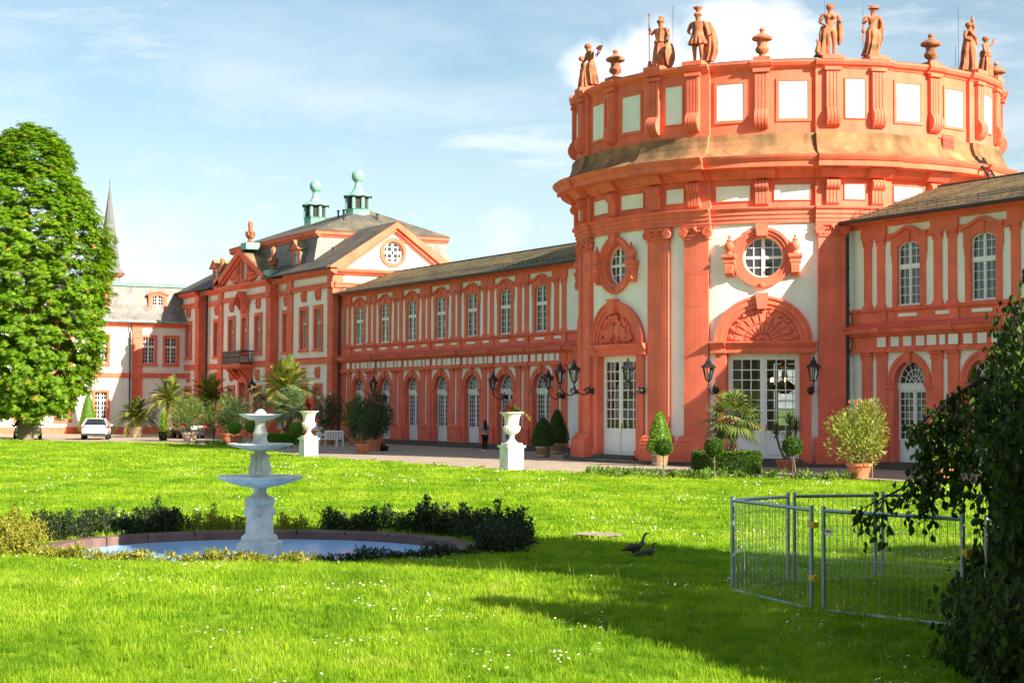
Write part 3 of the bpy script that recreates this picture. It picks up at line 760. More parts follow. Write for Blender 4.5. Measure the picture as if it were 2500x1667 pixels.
# attic louvre and roof ladder near the right end
lv = MB(FR(95)); 
for i in range(12): lv.box(-.35, .35, .33+.0, .42, 12.75+.075*i, 12.79+.075*i)
lv.build('louvre', 'red_flat', rot)
ld = MB(FR(103))
for s in (-.22, .22): ld.tube([(s, 1.9, 11.2), (s, .9, 12.75)], .05, 5)
for i in range(5): t = i/4; ld.tube([(-.22, 1.8-.8*t, 11.35+1.25*t), (.22, 1.8-.8*t, 11.35+1.25*t)], .035, 5)
ld.build('roof_ladder', 'iron', rot)
ch = thing('chandelier', 'gilded chandelier hanging inside the rotunda behind the wide door', 'chandelier', (XR+2.2, YR-1.8, 2.9))
x, y = XR+2.2, YR-1.8
c = MB(); c.lathe([(.04, 4.3), (.12, 4.2), (.2, 4.05), (.09, 3.9), (.16, 3.6), (.1, 3.45), (.5, 3.2), (.62, 3.12), (.55, 3.05), (.3, 2.9), (.05, 2.8)], (x, y, 0), 16, flute=.2); c.tube([(x, y, 4.2), (x, y, 9.7)], .02, 5); c.build('crown', 'gold', ch)
for i in range(10):
    a = 2*PI*i/10; c = MB(); c.tube([(x+.3*math.cos(a), y+.3*math.sin(a), 3.2), (x+.8*math.cos(a), y+.8*math.sin(a), 3.1), (x+.95*math.cos(a), y+.95*math.sin(a), 3.35)], .03, 5); ao_ = c.build('arm', 'gold', ch)
    c = MB(); c.tube([(x+.95*math.cos(a), y+.95*math.sin(a), 3.35), (x+.95*math.cos(a), y+.95*math.sin(a), 3.52)], .03, 6); c.build('candle_bulb', 'bulb', ao_)
# ================================================================== end pavilion
pav = thing('end_pavilion', 'salmon red and white baroque pavilion with mansard roof and two copper lanterns', 'pavilion', (-57, 3, -.2))
ZE = 11.5
def pavwin(F, u, w, z0, z1, cols, rows, d, parent, transom=None, fr=.28, key=False):
    s = MB(F)
    s.plate([(u-w/2-fr, z0-.12), (u+w/2+fr, z0-.12), (u+w/2+fr, z1+fr), (u-w/2-fr, z1+fr)], [[(u-w/2, z0), (u+w/2, z0), (u+w/2, z1), (u-w/2, z1)]], -.25, .09)
    s.box(u-w/2-fr-.05, u+w/2+fr+.05, 0, .17, z0-.22, z0-.1)
    wo_s = s.build('window_surround', 'red', parent)
    m = MB(F); ps = []
    for sg in (-1, 1):
        a, b = sorted((u+sg*.015, u+sg*w/2))
        zt = transom or z1
        glazing(m, ps, a, b, z0, zt, cols//2, rows, d, fr=.05, mun=.03)
        if transom: glazing(m, ps, a, b, transom+.08, z1, cols//2, max(2, rows//2), d, fr=.05, mun=.03)
    if transom: m.box(u-w/2, u+w/2, d-.04, d+.05, transom, transom+.08)
    m.box(u-.03, u+.03, d-.03, d+.05, z0, z1)
    wo = m.build('window', 'white_paint', parent); add_panes(F, ps, d-.005, wo, 'glass', True)
def ornament(F, u, z0, z1, parent, w=.42):
    o = MB(F); r = random.Random(int(u*7)); zc = (z0+z1)/2; h = z1-z0
    o.sphere((u, .04, zc+h*.1), w*.62, .09, h*.24, 10, 7); o.sphere((u, .05, zc-h*.22), w*.34, .09, h*.2, 8, 6)
    for s in (-1, 1):
        o.tube([(u+s*w*.95, .04, z1-.05), (u+s*w*.8, .08, zc+h*.15), (u+s*w*.9, .05, zc-h*.1), (u+s*w*.85, .04, z0+h*.12)], [.06, .1, .07, .03], 6)
        for q in range(5): o.sphere((u+s*w*r.uniform(.2, .8), .06, zc+h*r.uniform(-.2, .4)), .08, .06, .08, 6, 5)
    o.box(u-w*.9, u+w*.9, 0, .07, z1-.1, z1); return o.build('stucco_ornament', 'red', parent, smooth=50)
quoin = MB(); quoin.box(-.5, .5, -.5, .5, -.5, .5); quoin_me = quoin.mesh('quoin_block', 'red')
def quoins(x0, x1, y0, y1, z0, z1, parent, h=.46):
    n = max(1, round((z1-z0)/h)); h = (z1-z0)/n
    for i in range(n): inst('quoin_block', quoin_me, parent, Matrix.Translation(((x0+x1)/2, (y0+y1)/2, z0+h*(i+.5))) @ Matrix.Diagonal((x1-x0, y1-y0, h-.05, 1)))
    b = MB(); b.box(x0+.035, x1-.035, y0+.035, y1-.035, z0, z1); b.build('pier_core', 'red', parent)
def section(x0, x1, yf, yb, wins, ql, qr, label_orn=True, door=None):
    """a front section of the pavilion: white field with red frame bands; wins = window axes"""
    F = FG(0, yf)
    holes = []; ww = 1.06
    for x in wins:
        holes.append([(x-ww/2-.04, 6.1), (x+ww/2+.04, 6.1), (x+ww/2+.04, 8.9), (x-ww/2-.04, 8.9)])
        b_ = .1 if x == door else 1.16; t_ = 3.95 if x == door else 3.49; e_ = .14 if x == door else .04; holes.append([(x-ww/2-e_, b_), (x+ww/2+e_, b_), (x+ww/2+e_, t_), (x-ww/2-e_, t_)])
    w = MB(F); w.plate([(x0, -.25), (x1, -.25), (x1, ZE), (x0, ZE)], holes, -.4, 0); w.build('wall', 'white_wall', pav)
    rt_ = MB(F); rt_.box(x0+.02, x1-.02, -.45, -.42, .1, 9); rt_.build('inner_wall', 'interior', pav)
    for x in wins:
        pavwin(F, x, ww, 6.14, 8.86, 4, 4, -.2, pav, 7.9); ornament(F, x, 9.34, 10.18, pav)
        if x != door: pavwin(F, x, ww, 1.2, 3.45, 4, 5, -.2, pav, 2.7); ornament(F, x, 3.95, 4.85, pav, .36)
    b = MB(F); b.prof([(0, 10.2), (.16, 10.2), (.16, 10.42), (.22, 10.46), (.22, 10.56), (0, 10.58)], x0, x1); b.build('architrave', 'red', pav)
    b = MB(F); b.prof([(0, 11.1), (.2, 11.1), (.3, 11.2), (.42, 11.26), (.5, 11.4), (.5, ZE), (0, ZE)], x0, x1+(.5 if qr == 2 else 0)); b.build('cornice', 'red', pav)
    b = MB(F); b.prof([(0, 5.05), (.12, 5.05), (.12, 5.4), (.18, 5.44), (.18, 5.5), (0, 5.5)], x0, x1); b.build('string_course', 'red', pav)
    b = MB(F); b.box(x0, x1, 0, .12, -.25, .45); b.build('base_course', 'red', pav)
    for a, on in ((x0-.06, ql), (x1-.9, qr)):
        if on:
            quoins(a, a+.95, yf-.13, yb, .45, 5.05, pav); quoins(a, a+.95, yf-.13, yb, 5.5, 10.2, pav)
            b = MB(); b.box(a, a+.95, yf-.16, yb, 10.58, 11.1); b.build('pier_frieze', 'red', pav)
            b = MB(); b.box(a-.02, a+.97, yf-.2, yb, -.25, .45); b.build('pier_base', 'red', pav)
            b = MB(); b.box(a-.01, a+.96, yf-.24, yb, 10.2, 10.58); b.build('pier_band', 'red', pav)
            b = MB(); b.box(a-.01, a+.96, yf-.2, yb, 5.05, 5.5); b.build('pier_band', 'red', pav)
YS = -.58
section(-49.3, XW, YS, .1, [-46.35, -43.75], 1, 2)
section(-53.1, -49.3, .05, .5, [-51.2], 0, 0)
section(-64.36, -52.96, -.47, .1, [-61.45, -58.55, -55.65], 1, 1, door=-58.55)
section(-68.7, -64.3, .05, .5, [-66.4], 0, 0)
section(-73.2, -68.85, YS, .1, [-71.6], 0, 1)
# portal, window gable and balcony on the middle axis
F = FG(-58.55, -.47); po = MB(F)
po.plate([(-1.0, -.1), (1.0, -.1), (1.0, 4.6), (-1.0, 4.6)], [[(-.62, .15), (.62, .15), (.62, 3.9), (-.62, 3.9)]], -.25, .22); po.prof([(0, 4.5), (.35, 4.55), (.5, 4.7), (0, 4.75)], -1.15, 1.15); po.build('portal', 'red', pav)
dn = MB(F); ps = []; glazing(dn, ps, -.62, .62, 2.7, 3.85, 4, 3, -.15); dn.box(-.62, .62, -.2, -.1, .15, 2.7); dn.box(-.5, -.06, -.12, -.07, .3, 2.5); dn.box(.06, .5, -.12, -.07, .3, 2.5)
do = dn.build('door', 'white_paint', pav); add_panes(F, ps, -.155, do, 'glass', True)
gb = MB(F); gb.plate([(-.82, 9.2), (.82, 9.2), (.82, 9.9), (-.82, 9.9)], (), 0, .14)
for q in range(16): a = rng.uniform(0, 2*PI); gb.sphere((.4*math.cos(a), .2, 9.55+.26*math.sin(a)), .12, .1, .12, 7, 5)
gb.sphere((0, .22, 9.55), .26, .14, .3, 10, 8)
for s in (-1, 1): gb.prof([(0, 9.3), (.3, 9.6), (.42, 9.86), (0, 9.86)], s*.72-.14, s*.72+.14)
gb.build('window_crest', 'red', pav, smooth=50)
wg = MB(F); t = .14
for s in (-1, 1): wg.plate([(s*1.15, 9.88), (s*1.15, 9.88+t), (0, 10.78+t), (0, 10.78)], (), 0, .65)
wg.build('window_gable', 'red', pav)
bl = MB(F); bl.box(-2.0, 2.0, 0, 1.15, 5.1, 5.28); bl.prof([(0, 4.95), (1.05, 4.95), (1.12, 5.1), (0, 5.1)], -1.95, 1.95); bo = bl.build('balcony', 'red', pav)
for u in (-1.6, -.75, .75, 1.6):
    k = MB(F); n = 8; k.prof([(0, 4.1)]+[(.15+.75*(i/n)**1.5+.12*math.sin(i/n*PI), 4.1+.85*i/n) for i in range(n+1)]+[(0, 4.95)], u-.17, u+.17); k.build('bracket', 'red', bo)
rl = MB(F)
for (a, b) in (((-1.95, 1.1), (1.95, 1.1)), ((-1.95, .05), (-1.95, 1.1)), ((1.95, .05), (1.95, 1.1))):
    for z in (5.3, 5.38, 6.22, 6.3): rl.tube([(a[0], a[1], z), (b[0], b[1], z)], .03, 5)
    n = int(math.hypot(b[0]-a[0], b[1]-a[1])/.13)
    for i in range(n+1):
        t = i/n; u, d = a[0]+(b[0]-a[0])*t, a[1]+(b[1]-a[1])*t
        rl.tube([(u, d, 5.3), (u, d, 6.28)], .022, 4)
        if i % 2: rl.strip(arc(u, 5.62, .09, .16, 0, 360, 8)[:-1], arc(u, 5.62, .05, .11, 0, 360, 8)[:-1], d-.02, d+.02, True); rl.strip(arc(u, 6.0, .09, .12, 0, 360, 8)[:-1], arc(u, 6.0, .05, .08, 0, 360, 8)[:-1], d-.02, d+.02, True)
rl.build('railing', 'iron', bo)
# pediment over the middle section
F = FG(-58.66, -.5); pd = MB(F); hw = 5.75
pd.plate([(-hw, ZE), (hw, ZE), (0, 14.0)], [[(-.52, 11.81), (.52, 11.81), (.52, 13.24), (-.52, 13.24)]], -.2, 0); pdo = pd.build('pediment', 'white_wall', pav)
rk = MB(F)
for s in (-1, 1):
    rk.plate([(s*(hw+.5), ZE-.02), (s*(hw-.55), ZE-.02), (0, 13.72), (0, 14.22)], (), -.2, .5); rk.plate([(s*(hw-.45), ZE), (s*(hw-.95), ZE), (0, 13.48), (0, 13.74)], (), -.2, .3)
rk.build('raking_cornice', 'red', pdo)
pavwin(F, 0, .96, 11.85, 13.2, 4, 6, -.1, pav, fr=.3)
for s in (-1, 1):
    o = MB(F)
    o.tube([(s*.95, .05, 13.0), (s*1.2, .1, 12.5), (s*1.75, .12, 12.2), (s*2.5, .08, 12.15)], [.1, .24, .3, .08], 7); o.tube([(s*1.0, .05, 11.8), (s*1.6, .1, 11.75), (s*2.6, .08, 11.9), (s*3.1, .05, 12.1)], [.12, .28, .14, .04], 7); o.sphere((s*1.5, .1, 12.1), .4, .15, .4, 9, 7); o.build('pediment_relief', 'red', pdo, smooth=50)
pr = MB(); xa, xb, xm = -64.9, -52.4, -58.66
for s in (0, 1):
    x = xa if s == 0 else xb
    pr.add([(x, -.95, ZE), (xm, -.95, 14.26), (xm, 4, 14.26), (x, 4, ZE)], [(0, 1, 2, 3)])
pr.build('pediment_roof', 'slate_mossy', pav)
# right gable end
FGb = lambda u, d, z: (XW+d, u, z)
ge = MB(FGb); c0, c1, cm = -.58, 8.4, 3.9
ge.plate([(c0, -.25), (c1, -.25), (c1, ZE), (cm, 14.45), (c0, ZE)], [ell(.78, .78, 28, 12.75)[:-1] and [(cm-.1+u, z) for u, z in ell(.78, .78, 28, 12.75)[:-1]]], -.3, 0); geo_ = ge.build('gable_wall', 'white_wall', pav)
gm = MB(FGb)
gm.plate([(c0-.5, ZE), (c0-.5, ZE+.12), (cm, 14.86), (cm, 14.42), (c0+.35, ZE)], (), -.3, .5); gm.plate([(c1+.5, ZE), (c1+.5, ZE+.12), (cm, 14.86), (cm, 14.42), (c1-.35, ZE)], (), -.3, .5)
gm.plate([(c0+.2, ZE), (cm, 14.45), (cm, 14.2), (c0+.75, ZE)], (), 0, .3); gm.plate([(c1-.2, ZE), (cm, 14.45), (cm, 14.2), (c1-.75, ZE)], (), 0, .3); gm.build('raking_cornice', 'red', geo_)
gm = MB(FGb); gm.prof([(0, 11.1), (.2, 11.1), (.3, 11.2), (.42, 11.26), (.5, 11.4), (.5, ZE), (0, ZE+.05)], c0-.5, c1+.5); gm.build('cornice', 'red', geo_)
gm = MB(FGb); gm.prof([(0, 10.2), (.16, 10.2), (.16, 10.42), (.22, 10.46), (.22, 10.56), (0, 10.58)], c0, c1); gm.build('architrave', 'red', geo_)
gm = MB(FGb)
oc0 = [(cm-.1+u, z) for u, z in ell(.76, .76, 28, 12.75)[:-1]]; oc1 = [(cm-.1+u, z) for u, z in ell(1.02, 1.02, 28, 12.75)[:-1]]
gm.strip(oc0, oc1, -.25, .12, True); gm.build('oculus_surround', 'red', geo_)
gm = MB(FGb); ow = [(cm-.1+u, z) for u, z in ell(.66, .66, 28, 12.75)[:-1]]; gm.strip(ow, oc0, -.2, -.1, True); u0 = cm-.1
gm.box(u0-.09, u0+.09, -.2, -.1, 12.05, 13.45); gm.box(u0-.7, u0+.7, -.2, -.1, 12.66, 12.84)
for s in (-1, 1): gm.box(u0+s*.4-.03, u0+s*.4+.03, -.18, -.12, 12.15, 13.35); gm.box(u0-.6, u0+.6, -.18, -.12, 12.75+s*.4-.03, 12.75+s*.4+.03)
wo = gm.build('window', 'white_paint', pav); g = MB(FGb); g.plate(oc0, (), -.17, -.165); g.build('glass', 'glass', wo)
bk = MB(); bk.box(-73, XW-.3, .55, 8.3, -.2, ZE); bk.build('rear_block', 'white_wall', pav)
# lower roofs
rf = MB(); e = ZE+.04
rf.add([(XW+.5, c0-.62, e), (-53, c0-.62, e), (-53, cm, 14.9), (XW+.5, cm, 14.9), (XW+.5, c1+.6, e), (-53, c1+.6, e)], [(0, 1, 2, 3), (3, 2, 5, 4)])
rf.build('roof', 'slate', pav)
rf = MB(); rf.add([(-74, c0-.62, e), (-64, c0-.62, e), (-64, cm, 14.7), (-70, cm, 14.7), (-74, c1+.6, e), (-64, c1+.6, e)], [(0, 1, 2, 3), (0, 3, 4), (3, 2, 5, 4)]); rf.build('roof', 'slate', pav)
for xa, xb in ((-53, XW+.5), (-74, -64.6)):
    g = MB(); g.tube([(xa, c0-.68, e-.02), (xb, c0-.68, e-.02)], .08, 7); g.build('gutter', 'lead_dark', pav)
# mansard block
mx0, mx1, my0, my1 = -64.5, -46.8, .5, 10.9
ms = MB(); b0 = .55
ms.add([(mx0-b0, my0-b0, 11.5), (mx1+b0, my0-b0, 11.5), (mx1+b0, my1+b0, 11.5), (mx0-b0, my1+b0, 11.5), (mx0+.2, my0+.2, 14.35), (mx1-.2, my0+.2, 14.35), (mx1-.2, my1-.2, 14.35), (mx0+.2, my1-.2, 14.35)], [(0, 1, 5, 4), (1, 2, 6, 5), (2, 3, 7, 6), (3, 0, 4, 7)])
ms.build('mansard_slope', 'slate_grey', pav)
mc = MB()
for F_, a, b in ((FG(0, my0), mx0, mx1), (lambda u, d, z: (mx1+d, u, z), my0, my1), (lambda u, d, z: (mx0-d, u, z), my0, my1)):
    q = MB(F_); q.prof([(-.25, 14.2), (-.1, 14.2), (-.02, 14.32), (.1, 14.4), (.14, 14.58), (.2, 14.64), (-.25, 14.64)], a-.14, b+.14); q.build('mansard_cornice', 'red', pav)
lx0, lx1, ly = -58.0, -49.9, 5.05
up_ = MB(); up_.add([(mx0-.2, my0-.2, 14.66), (mx1+.2, my0-.2, 14.66), (mx1+.2, my1+.2, 14.66), (mx0-.2, my1+.2, 14.66), (lx0, ly+.6, 16.75), (lx1, ly+.6, 16.75)], [(0, 1, 5, 4), (1, 2, 5), (2, 3, 4, 5), (3, 0, 4)]); up_.build('upper_roof', 'slate', pav)
for i, x in enumerate((lx1, lx0)):
    ln = MB(); z = 15.85 if i == 0 else 16.0
    ln.lathe([(.95, z-.5), (.95, z+.75), (1.02, z+.8), (.9, z+.84)], (x, ly, 0), 8); lo = ln.build('lantern', 'copper', pav)
    lw = MB(); lw.lathe([(.85, z+.8), (.85, z+1.75)], (x, ly, 0), 8, caps=False); lw.build('lantern_core', 'lead_dark', lo)
    for k in range(8):
        a = 2*PI*k/8; pp = MB(); pp.tube([(x+.88*math.cos(a), ly+.88*math.sin(a), z+.82), (x+.88*math.cos(a), ly+.88*math.sin(a), z+1.72)], .13, 6); pp.build('lantern_post', 'copper', lo)
        a2 = a+PI/8; pp = MB(); cx_, cy_ = x+.82*math.cos(a2), y+0
    lc = MB(); lc.lathe([(1.0, z+1.7), (1.08, z+1.76), (1.05, z+1.84), (.9, z+1.9), (.5, z+2.1), (.3, z+2.4), (.22, z+2.8), (.3, z+2.95)], (x, ly, 0), 16); lc.build('lantern_cap', 'copper', lo, smooth=35)
    lc = MB(); lc.lathe([(1.03, z+1.66), (1.12, z+1.72), (1.12, z+1.80), (1.0, z+1.83)], (x, ly, 0), 8); lc.build('lantern_cornice', 'lead_dark', lo)
    lb = MB(); lb.sphere((x, ly, z+3.3), .48, n=20, m=14); lb.build('lantern_ball', 'copper', lo, smooth=60)
# dormers
def dormer(x, y, z, w, h, dep, F0, rz, parent):
    M = Matrix.Translation((x, y, z)) @ Matrix.Rotation(rz, 4, 'Z')
    def F(u, d, zz): return tuple(M @ Vector((u, -d, zz)))
    f = MB(F); f.plate([(-w/2, 0), (w/2, 0), (w/2, h), (-w/2, h)], [[(-w/2+.2, .12), (w/2-.2, .12), (w/2-.2, h-.2), (-w/2+.2, h-.2)]], -.2, 0); f.plate([(-w/2-.15, h), (w/2+.15, h), (0, h+w*.42)], (), -.1, .18); fo = f.build('dormer', 'red', parent)
    s = MB(F)
    for sg in (-1, 1): s.box(sg*w/2-.02, sg*w/2+.02, -dep, -.05, 0, h)
    s.build('dormer_cheek', 'slate_grey', fo)
    r_ = MB(F)
    for sg in (-1, 1): r_.add([(sg*(w/2+.22), .25, h-.06), (0, .25, h+w*.45), (0, -dep, h+w*.45), (sg*(w/2+.22), -dep, h-.06)], [(0, 1, 2, 3)])
    r_.build('dormer_roof', 'slate_mossy', fo)
    wm = MB(F); ps = []
    for sg in (-1, 1):
        a, b = sorted((sg*.01, sg*(w/2-.2))); glazing(wm, ps, a, b, .12, h-.2, 2, 4, -.12)
    wo = wm.build('window', 'white_paint', fo); add_panes(F, ps, -.125, wo, 'glass', True)
dormer(-49.2, -.1, 11.75, 1.5, 1.7, 2.0, None, 0, pav)
dormer(-66.8, .0, 11.7, 1.5, 1.6, 2.0, None, 0, pav)
dormer(mx1+.75, 9.0, 12.0, 1.4, 1.2, 1.8, None, R(90), pav)
for x, y, z in ((-48.2, 3.2, 15.6), (-51.5, 4.6, 16.2), (-52.5, 4.6, 16.25), (-48.5, 6.0, 15.7), (-45.0, 1.0, 12.7)):
    v = MB(); v.tube([(x, y, z-.3), (x, y, z+.55)], .07, 6); v.tube([(x, y, z+.5), (x, y, z+.62)], .11, 6); v.build('vent_pipe', 'lead_dark', pav)
downpipe(-68.3, -.2, -.2, 11.4, pav)
# urns on the pavilion front
def stone_urn(name, label, loc, h, mat, group, cat='urn'):
    u = thing(name, label, cat, loc, 0, group); s = h/3.0; x, y, z = loc
    def P_(l): return [(r*s, zz*s) for r, zz in l]
    b = MB(); b.lathe(P_([(.42, 0), (.42, .25), (.3, .32), (.26, .5), (.34, .58)]), loc, 14); b.build('foot', mat, u, smooth=40)
    b = MB(); b.lathe(P_([(.3, .56), (.5, .7), (.62, .95), (.55, 1.15), (.5, 1.28), (.68, 1.42), (.66, 1.5), (.4, 1.52)]), loc, 16, flute=.1); b.build('bowl', mat, u, smooth=40)
    for k in range(8):
        a = 2*PI*k/8; b = MB(); b.sphere((x+.58*s*math.cos(a), y+.58*s*math.sin(a), z+1.2*s), .16*s, .16*s, .26*s, 7, 5); b.build('mask_relief', mat, u)
    b = MB(); b.lathe(P_([(.3, 1.5), (.34, 1.7), (.27, 1.95), (.36, 2.1), (.36, 2.5), (.28, 2.8), (.05, 3.0)]), loc, 12, flute=.16); b.build('flame', mat, u, smooth=40); return u
for i, (x, z, lab) in enumerate(((-57.65, 14.55, 'flaming stone urn on the copper block at the peak of the pediment'), (-52.75, 12.15, 'flaming stone urn at the right foot of the pavilion pediment'), (-63.9, 12.15, 'flaming stone urn at the left foot of the pavilion pediment'))):
    b = MB(); b.box(x-.6, x+.6, -1.0, .1, z-.5, z); b.build('urn_base', 'copper' if i < 2 else 'red', pav)
    stone_urn('stone_urn', lab, (x, -.45, z), 1.75, 'statue', 'urns on the pavilion pediment')

# ================================================================== white side wing
xw = -72.47
wg_ = thing('side_wing', 'white side wing with grey mansard roof behind the parked cars', 'wing', (xw-4, -14, -.2))
FW = lambda u, d, z: (xw+d, u, z)
WY = [-1.85, -3.75, -7.7, -10.8, -14, -17.2, -20.4, -23.6]
holes = []
for y in WY:
    up_w = 1.0
    holes.append([(y-.54, 5.56), (y+.54, 5.56), (y+.54, 7.79), (y-.54, 7.79)])
    if y < -5: holes.append([(y-.54, .91), (y+.54, .91), (y+.54, 3.24), (y-.54, 3.24)])
w = MB(FW); w.plate([(-28, -.25), (-.5, -.25), (-.5, 8.9), (-28, 8.9)], holes, -.35, 0); w.build('wall', 'white_wall', wg_)
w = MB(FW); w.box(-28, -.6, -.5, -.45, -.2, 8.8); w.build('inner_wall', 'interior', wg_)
for y in WY:
    pavwin(FW, y, 1.0, 5.6, 7.75, 4, 4, -.15, wg_, 6.95, fr=.2)
    if y < -5: pavwin(FW, y, 1.0, .95, 3.2, 4, 4, -.15, wg_, 2.5, fr=.2)
b = MB(FW); b.prof([(0, 4.4), (.1, 4.4), (.14, 4.72), (.14, 4.8), (0, 4.8)], -28, -.5); b.build('string_course', 'red', wg_)
b = MB(FW); b.prof([(0, 8.6), (.12, 8.6), (.3, 8.8), (.5, 8.9), (.5, 9.02), (0, 9.02)], -28, -.5); b.build('cornice', 'red', wg_)
b = MB(FW); b.box(-28, -.5, 0, .1, -.25, .35); b.build('base_course', 'red', wg_)
quoins(xw-.2, xw+.13, -5.15, -4.3, .35, 4.4, wg_); quoins(xw-.2, xw+.13, -5.15, -4.3, 4.8, 8.6, wg_)
b = MB(FW); b.tube([(-5.35, .12, -.2), (-5.35, .12, 7.9), (-5.35, .5, 8.9)], .06, 7); b.build('downpipe', 'lead_dark', wg_)
rf = MB(FW); pr = [(.62, 9.0), (.35, 9.3), (-.25, 9.75), (-.7, 10.5), (-1.1, 12.1), (-3.6, 12.55), (-8, 12.2), (-8, 9)]
rf.prof(pr, -28, .0, 1, closed=False); rf.build('roof', 'slate_grey', wg_)
g = MB(FW); g.tube([(-28, .62, 9.02), (-.6, .62, 9.02)], .08, 7); g.build('gutter', 'copper', wg_)
g = MB(FW); g.box(-28, -.2, -1.15, -.95, 12.05, 12.25); g.box(-28, -.2, -1.2, -.9, 12.25, 12.36); g.build('ridge_flashing', 'copper', wg_)
for y in (-2.85, -7.75, -12.5, -17.5):
    def F(u, d, z, y=y): return (xw-.62+d, y+u, z)
    f = MB(F); tp = SEG(.78, 11.55, .3); us = [.78-.156*k for k in range(11)]
    hole_ = [(-.5, 10.2), (.5, 10.2)]+[(u, SEG(.5, 11.3, .2)(u)) for u in (.5, .3, .1, -.1, -.3, -.5)]
    f.plate([(-.85, 10.0), (.85, 10.0), (.78, 11.0)]+[(u, tp(u)) for u in us]+[(-.78, 11.0)], [hole_], -.8, .1); fo = f.build('dormer', 'red', wg_)
    f = MB(F); f.strip([(u*1.15, tp(u)) for u in us], [(u*1.18, tp(u)+.12) for u in us], -1, .2); f.build('dormer_roof', 'red', fo)
    wm = MB(F); ps = []
    for sg in (-1, 1):
        a, b_ = sorted((sg*.01, sg*.5)); glazing(wm, ps, a, b_, 10.2, 11.3, 2, 4, -.05, SEG(.5, 11.3, .2))
    wo = wm.build('window', 'white_paint', fo); add_panes(F, ps, -.055, wo, 'glass', True)
tw = thing('spire', 'slender grey slate spire with red cornice rising behind the side wing', 'spire', (-79.5, -5.2, -.2))
s = MB(); s.lathe([(.95, -.2), (.95, 13.1)], (-79.5, -5.2, 0), 8); s.build('tower_shaft', 'slate_grey', tw)
s = MB(); s.lathe([(.95, 13.1), (1.3, 13.3), (1.35, 13.45), (1.0, 13.5)], (-79.5, -5.2, 0), 8); s.build('cornice', 'red', tw)
s = MB(); s.lathe([(1.45, 13.45), (1.0, 14.0), (.78, 15.5), (.38, 18.5), (.03, 21.0)], (-79.5, -5.2, 0), 8); s.build('spire_roof', 'slate_spire', tw)
s = MB(); s.tube([(-79.5, -5.2, 20.8), (-79.5, -5.2, 21.6)], .025, 5); s.build('finial', 'iron', tw)
# ================================================================== figures
def skin_mesh(name, verts, edges, radii, sub=2):
    me = bpy.data.meshes.new(name+'_sk'); me.from_pydata(verts, edges, []); o = bpy.data.objects.new(name+'_sk', me); COL.objects.link(o)
    md = o.modifiers.new('s', 'SKIN'); md.use_smooth_shade = True
    sv = me.skin_vertices[0].data
    for i, r in enumerate(radii): sv[i].radius = r if isinstance(r, tuple) else (r, r); sv[i].use_root = (i == 0)
    ms = o.modifiers.new('b', 'SUBSURF'); ms.levels = ms.render_levels = sub
    dg = bpy.context.evaluated_depsgraph_get(); r = bpy.data.meshes.new_from_object(o.evaluated_get(dg)); r.name = name
    bpy.data.objects.remove(o); bpy.data.meshes.remove(me); return r
def body(h, pose, female=True, hands=True, arms_r=1.0):
    """figure facing -Y, feet at z=0; pose gives joints in units of the height; x to the viewer's right"""
    J = dict(pel=(0, 0, .53), waist=(0, 0, .62), chest=(0, 0, .74), neck=(0, 0, .835), hd0=(0, -.005, .875), hd1=(0, -.012, .93), hd2=(0, -.005, .98),
             shl=(-.105, 0, .805), shr=(.105, 0, .805), ell=(-.145, .01, .64), elr=(.145, .01, .64), hal=(-.15, -.03, .50), har=(.15, -.03, .50),
             hil=(-.052, 0, .50), hir=(.052, 0, .50), knl=(-.056, -.01, .28), knr=(.056, -.01, .28), anl=(-.056, .01, .045), anr=(.056, .01, .045), tol=(-.06, -.075, .02), tor=(.06, -.075, .02))
    J.update(pose)
    RD = dict(pel=(.078, .062), waist=(.062, .05), chest=(.078, .056), neck=.03, hd0=.04, hd1=.05, hd2=.036, shl=.038, shr=.038, ell=.027*arms_r, elr=.027*arms_r, hal=.019, har=.019,
              hil=.058, hir=.058, knl=.037, knr=.037, anl=.023, anr=.023, tol=.019, tor=.019)
    names = list(J); ix = {n: i for i, n in enumerate(names)}
    E_ = [('pel', 'waist'), ('waist', 'chest'), ('chest', 'neck'), ('neck', 'hd0'), ('hd0', 'hd1'), ('hd1', 'hd2'), ('chest', 'shl'), ('chest', 'shr'), ('shl', 'ell'), ('shr', 'elr'), ('ell', 'hal'), ('elr', 'har'),
          ('pel', 'hil'), ('pel', 'hir'), ('hil', 'knl'), ('hir', 'knr'), ('knl', 'anl'), ('knr', 'anr'), ('anl', 'tol'), ('anr', 'tor')]
    V = [tuple(c*h for c in J[n]) for n in names]; rad = [tuple(q*h for q in RD[n]) if isinstance(RD[n], tuple) else RD[n]*h for n in names]
    E2 = [(ix[a], ix[b]) for a, b in E_]
    if hands:                                   # palm, four fingers and a thumb
        for sd in 'lr':
            e, p = Vector(J['el'+sd]), Vector(J['ha'+sd]); d = (p-e).normalized(); sx = d.cross(Vector((0, 1, .2))).normalized()
            for k in range(4):
                a = p+sx*(.012*(k-1.5)); i = len(V); V += [tuple((a+d*.028)*h), tuple((a+d*(.05-.004*abs(k-1.3))+Vector((0, -.012, 0)))*h)]; rad += [.0062*h, .0045*h]; E2 += [(ix['ha'+sd], i), (i, i+1)]
            i = len(V); V += [tuple((p+sx*.026+d*.012)*h)]; rad += [.006*h]; E2 += [(ix['ha'+sd], i)]
    me = skin_mesh('body', V, E2, rad); return me, {n: Vector(J[n])*h for n in J}
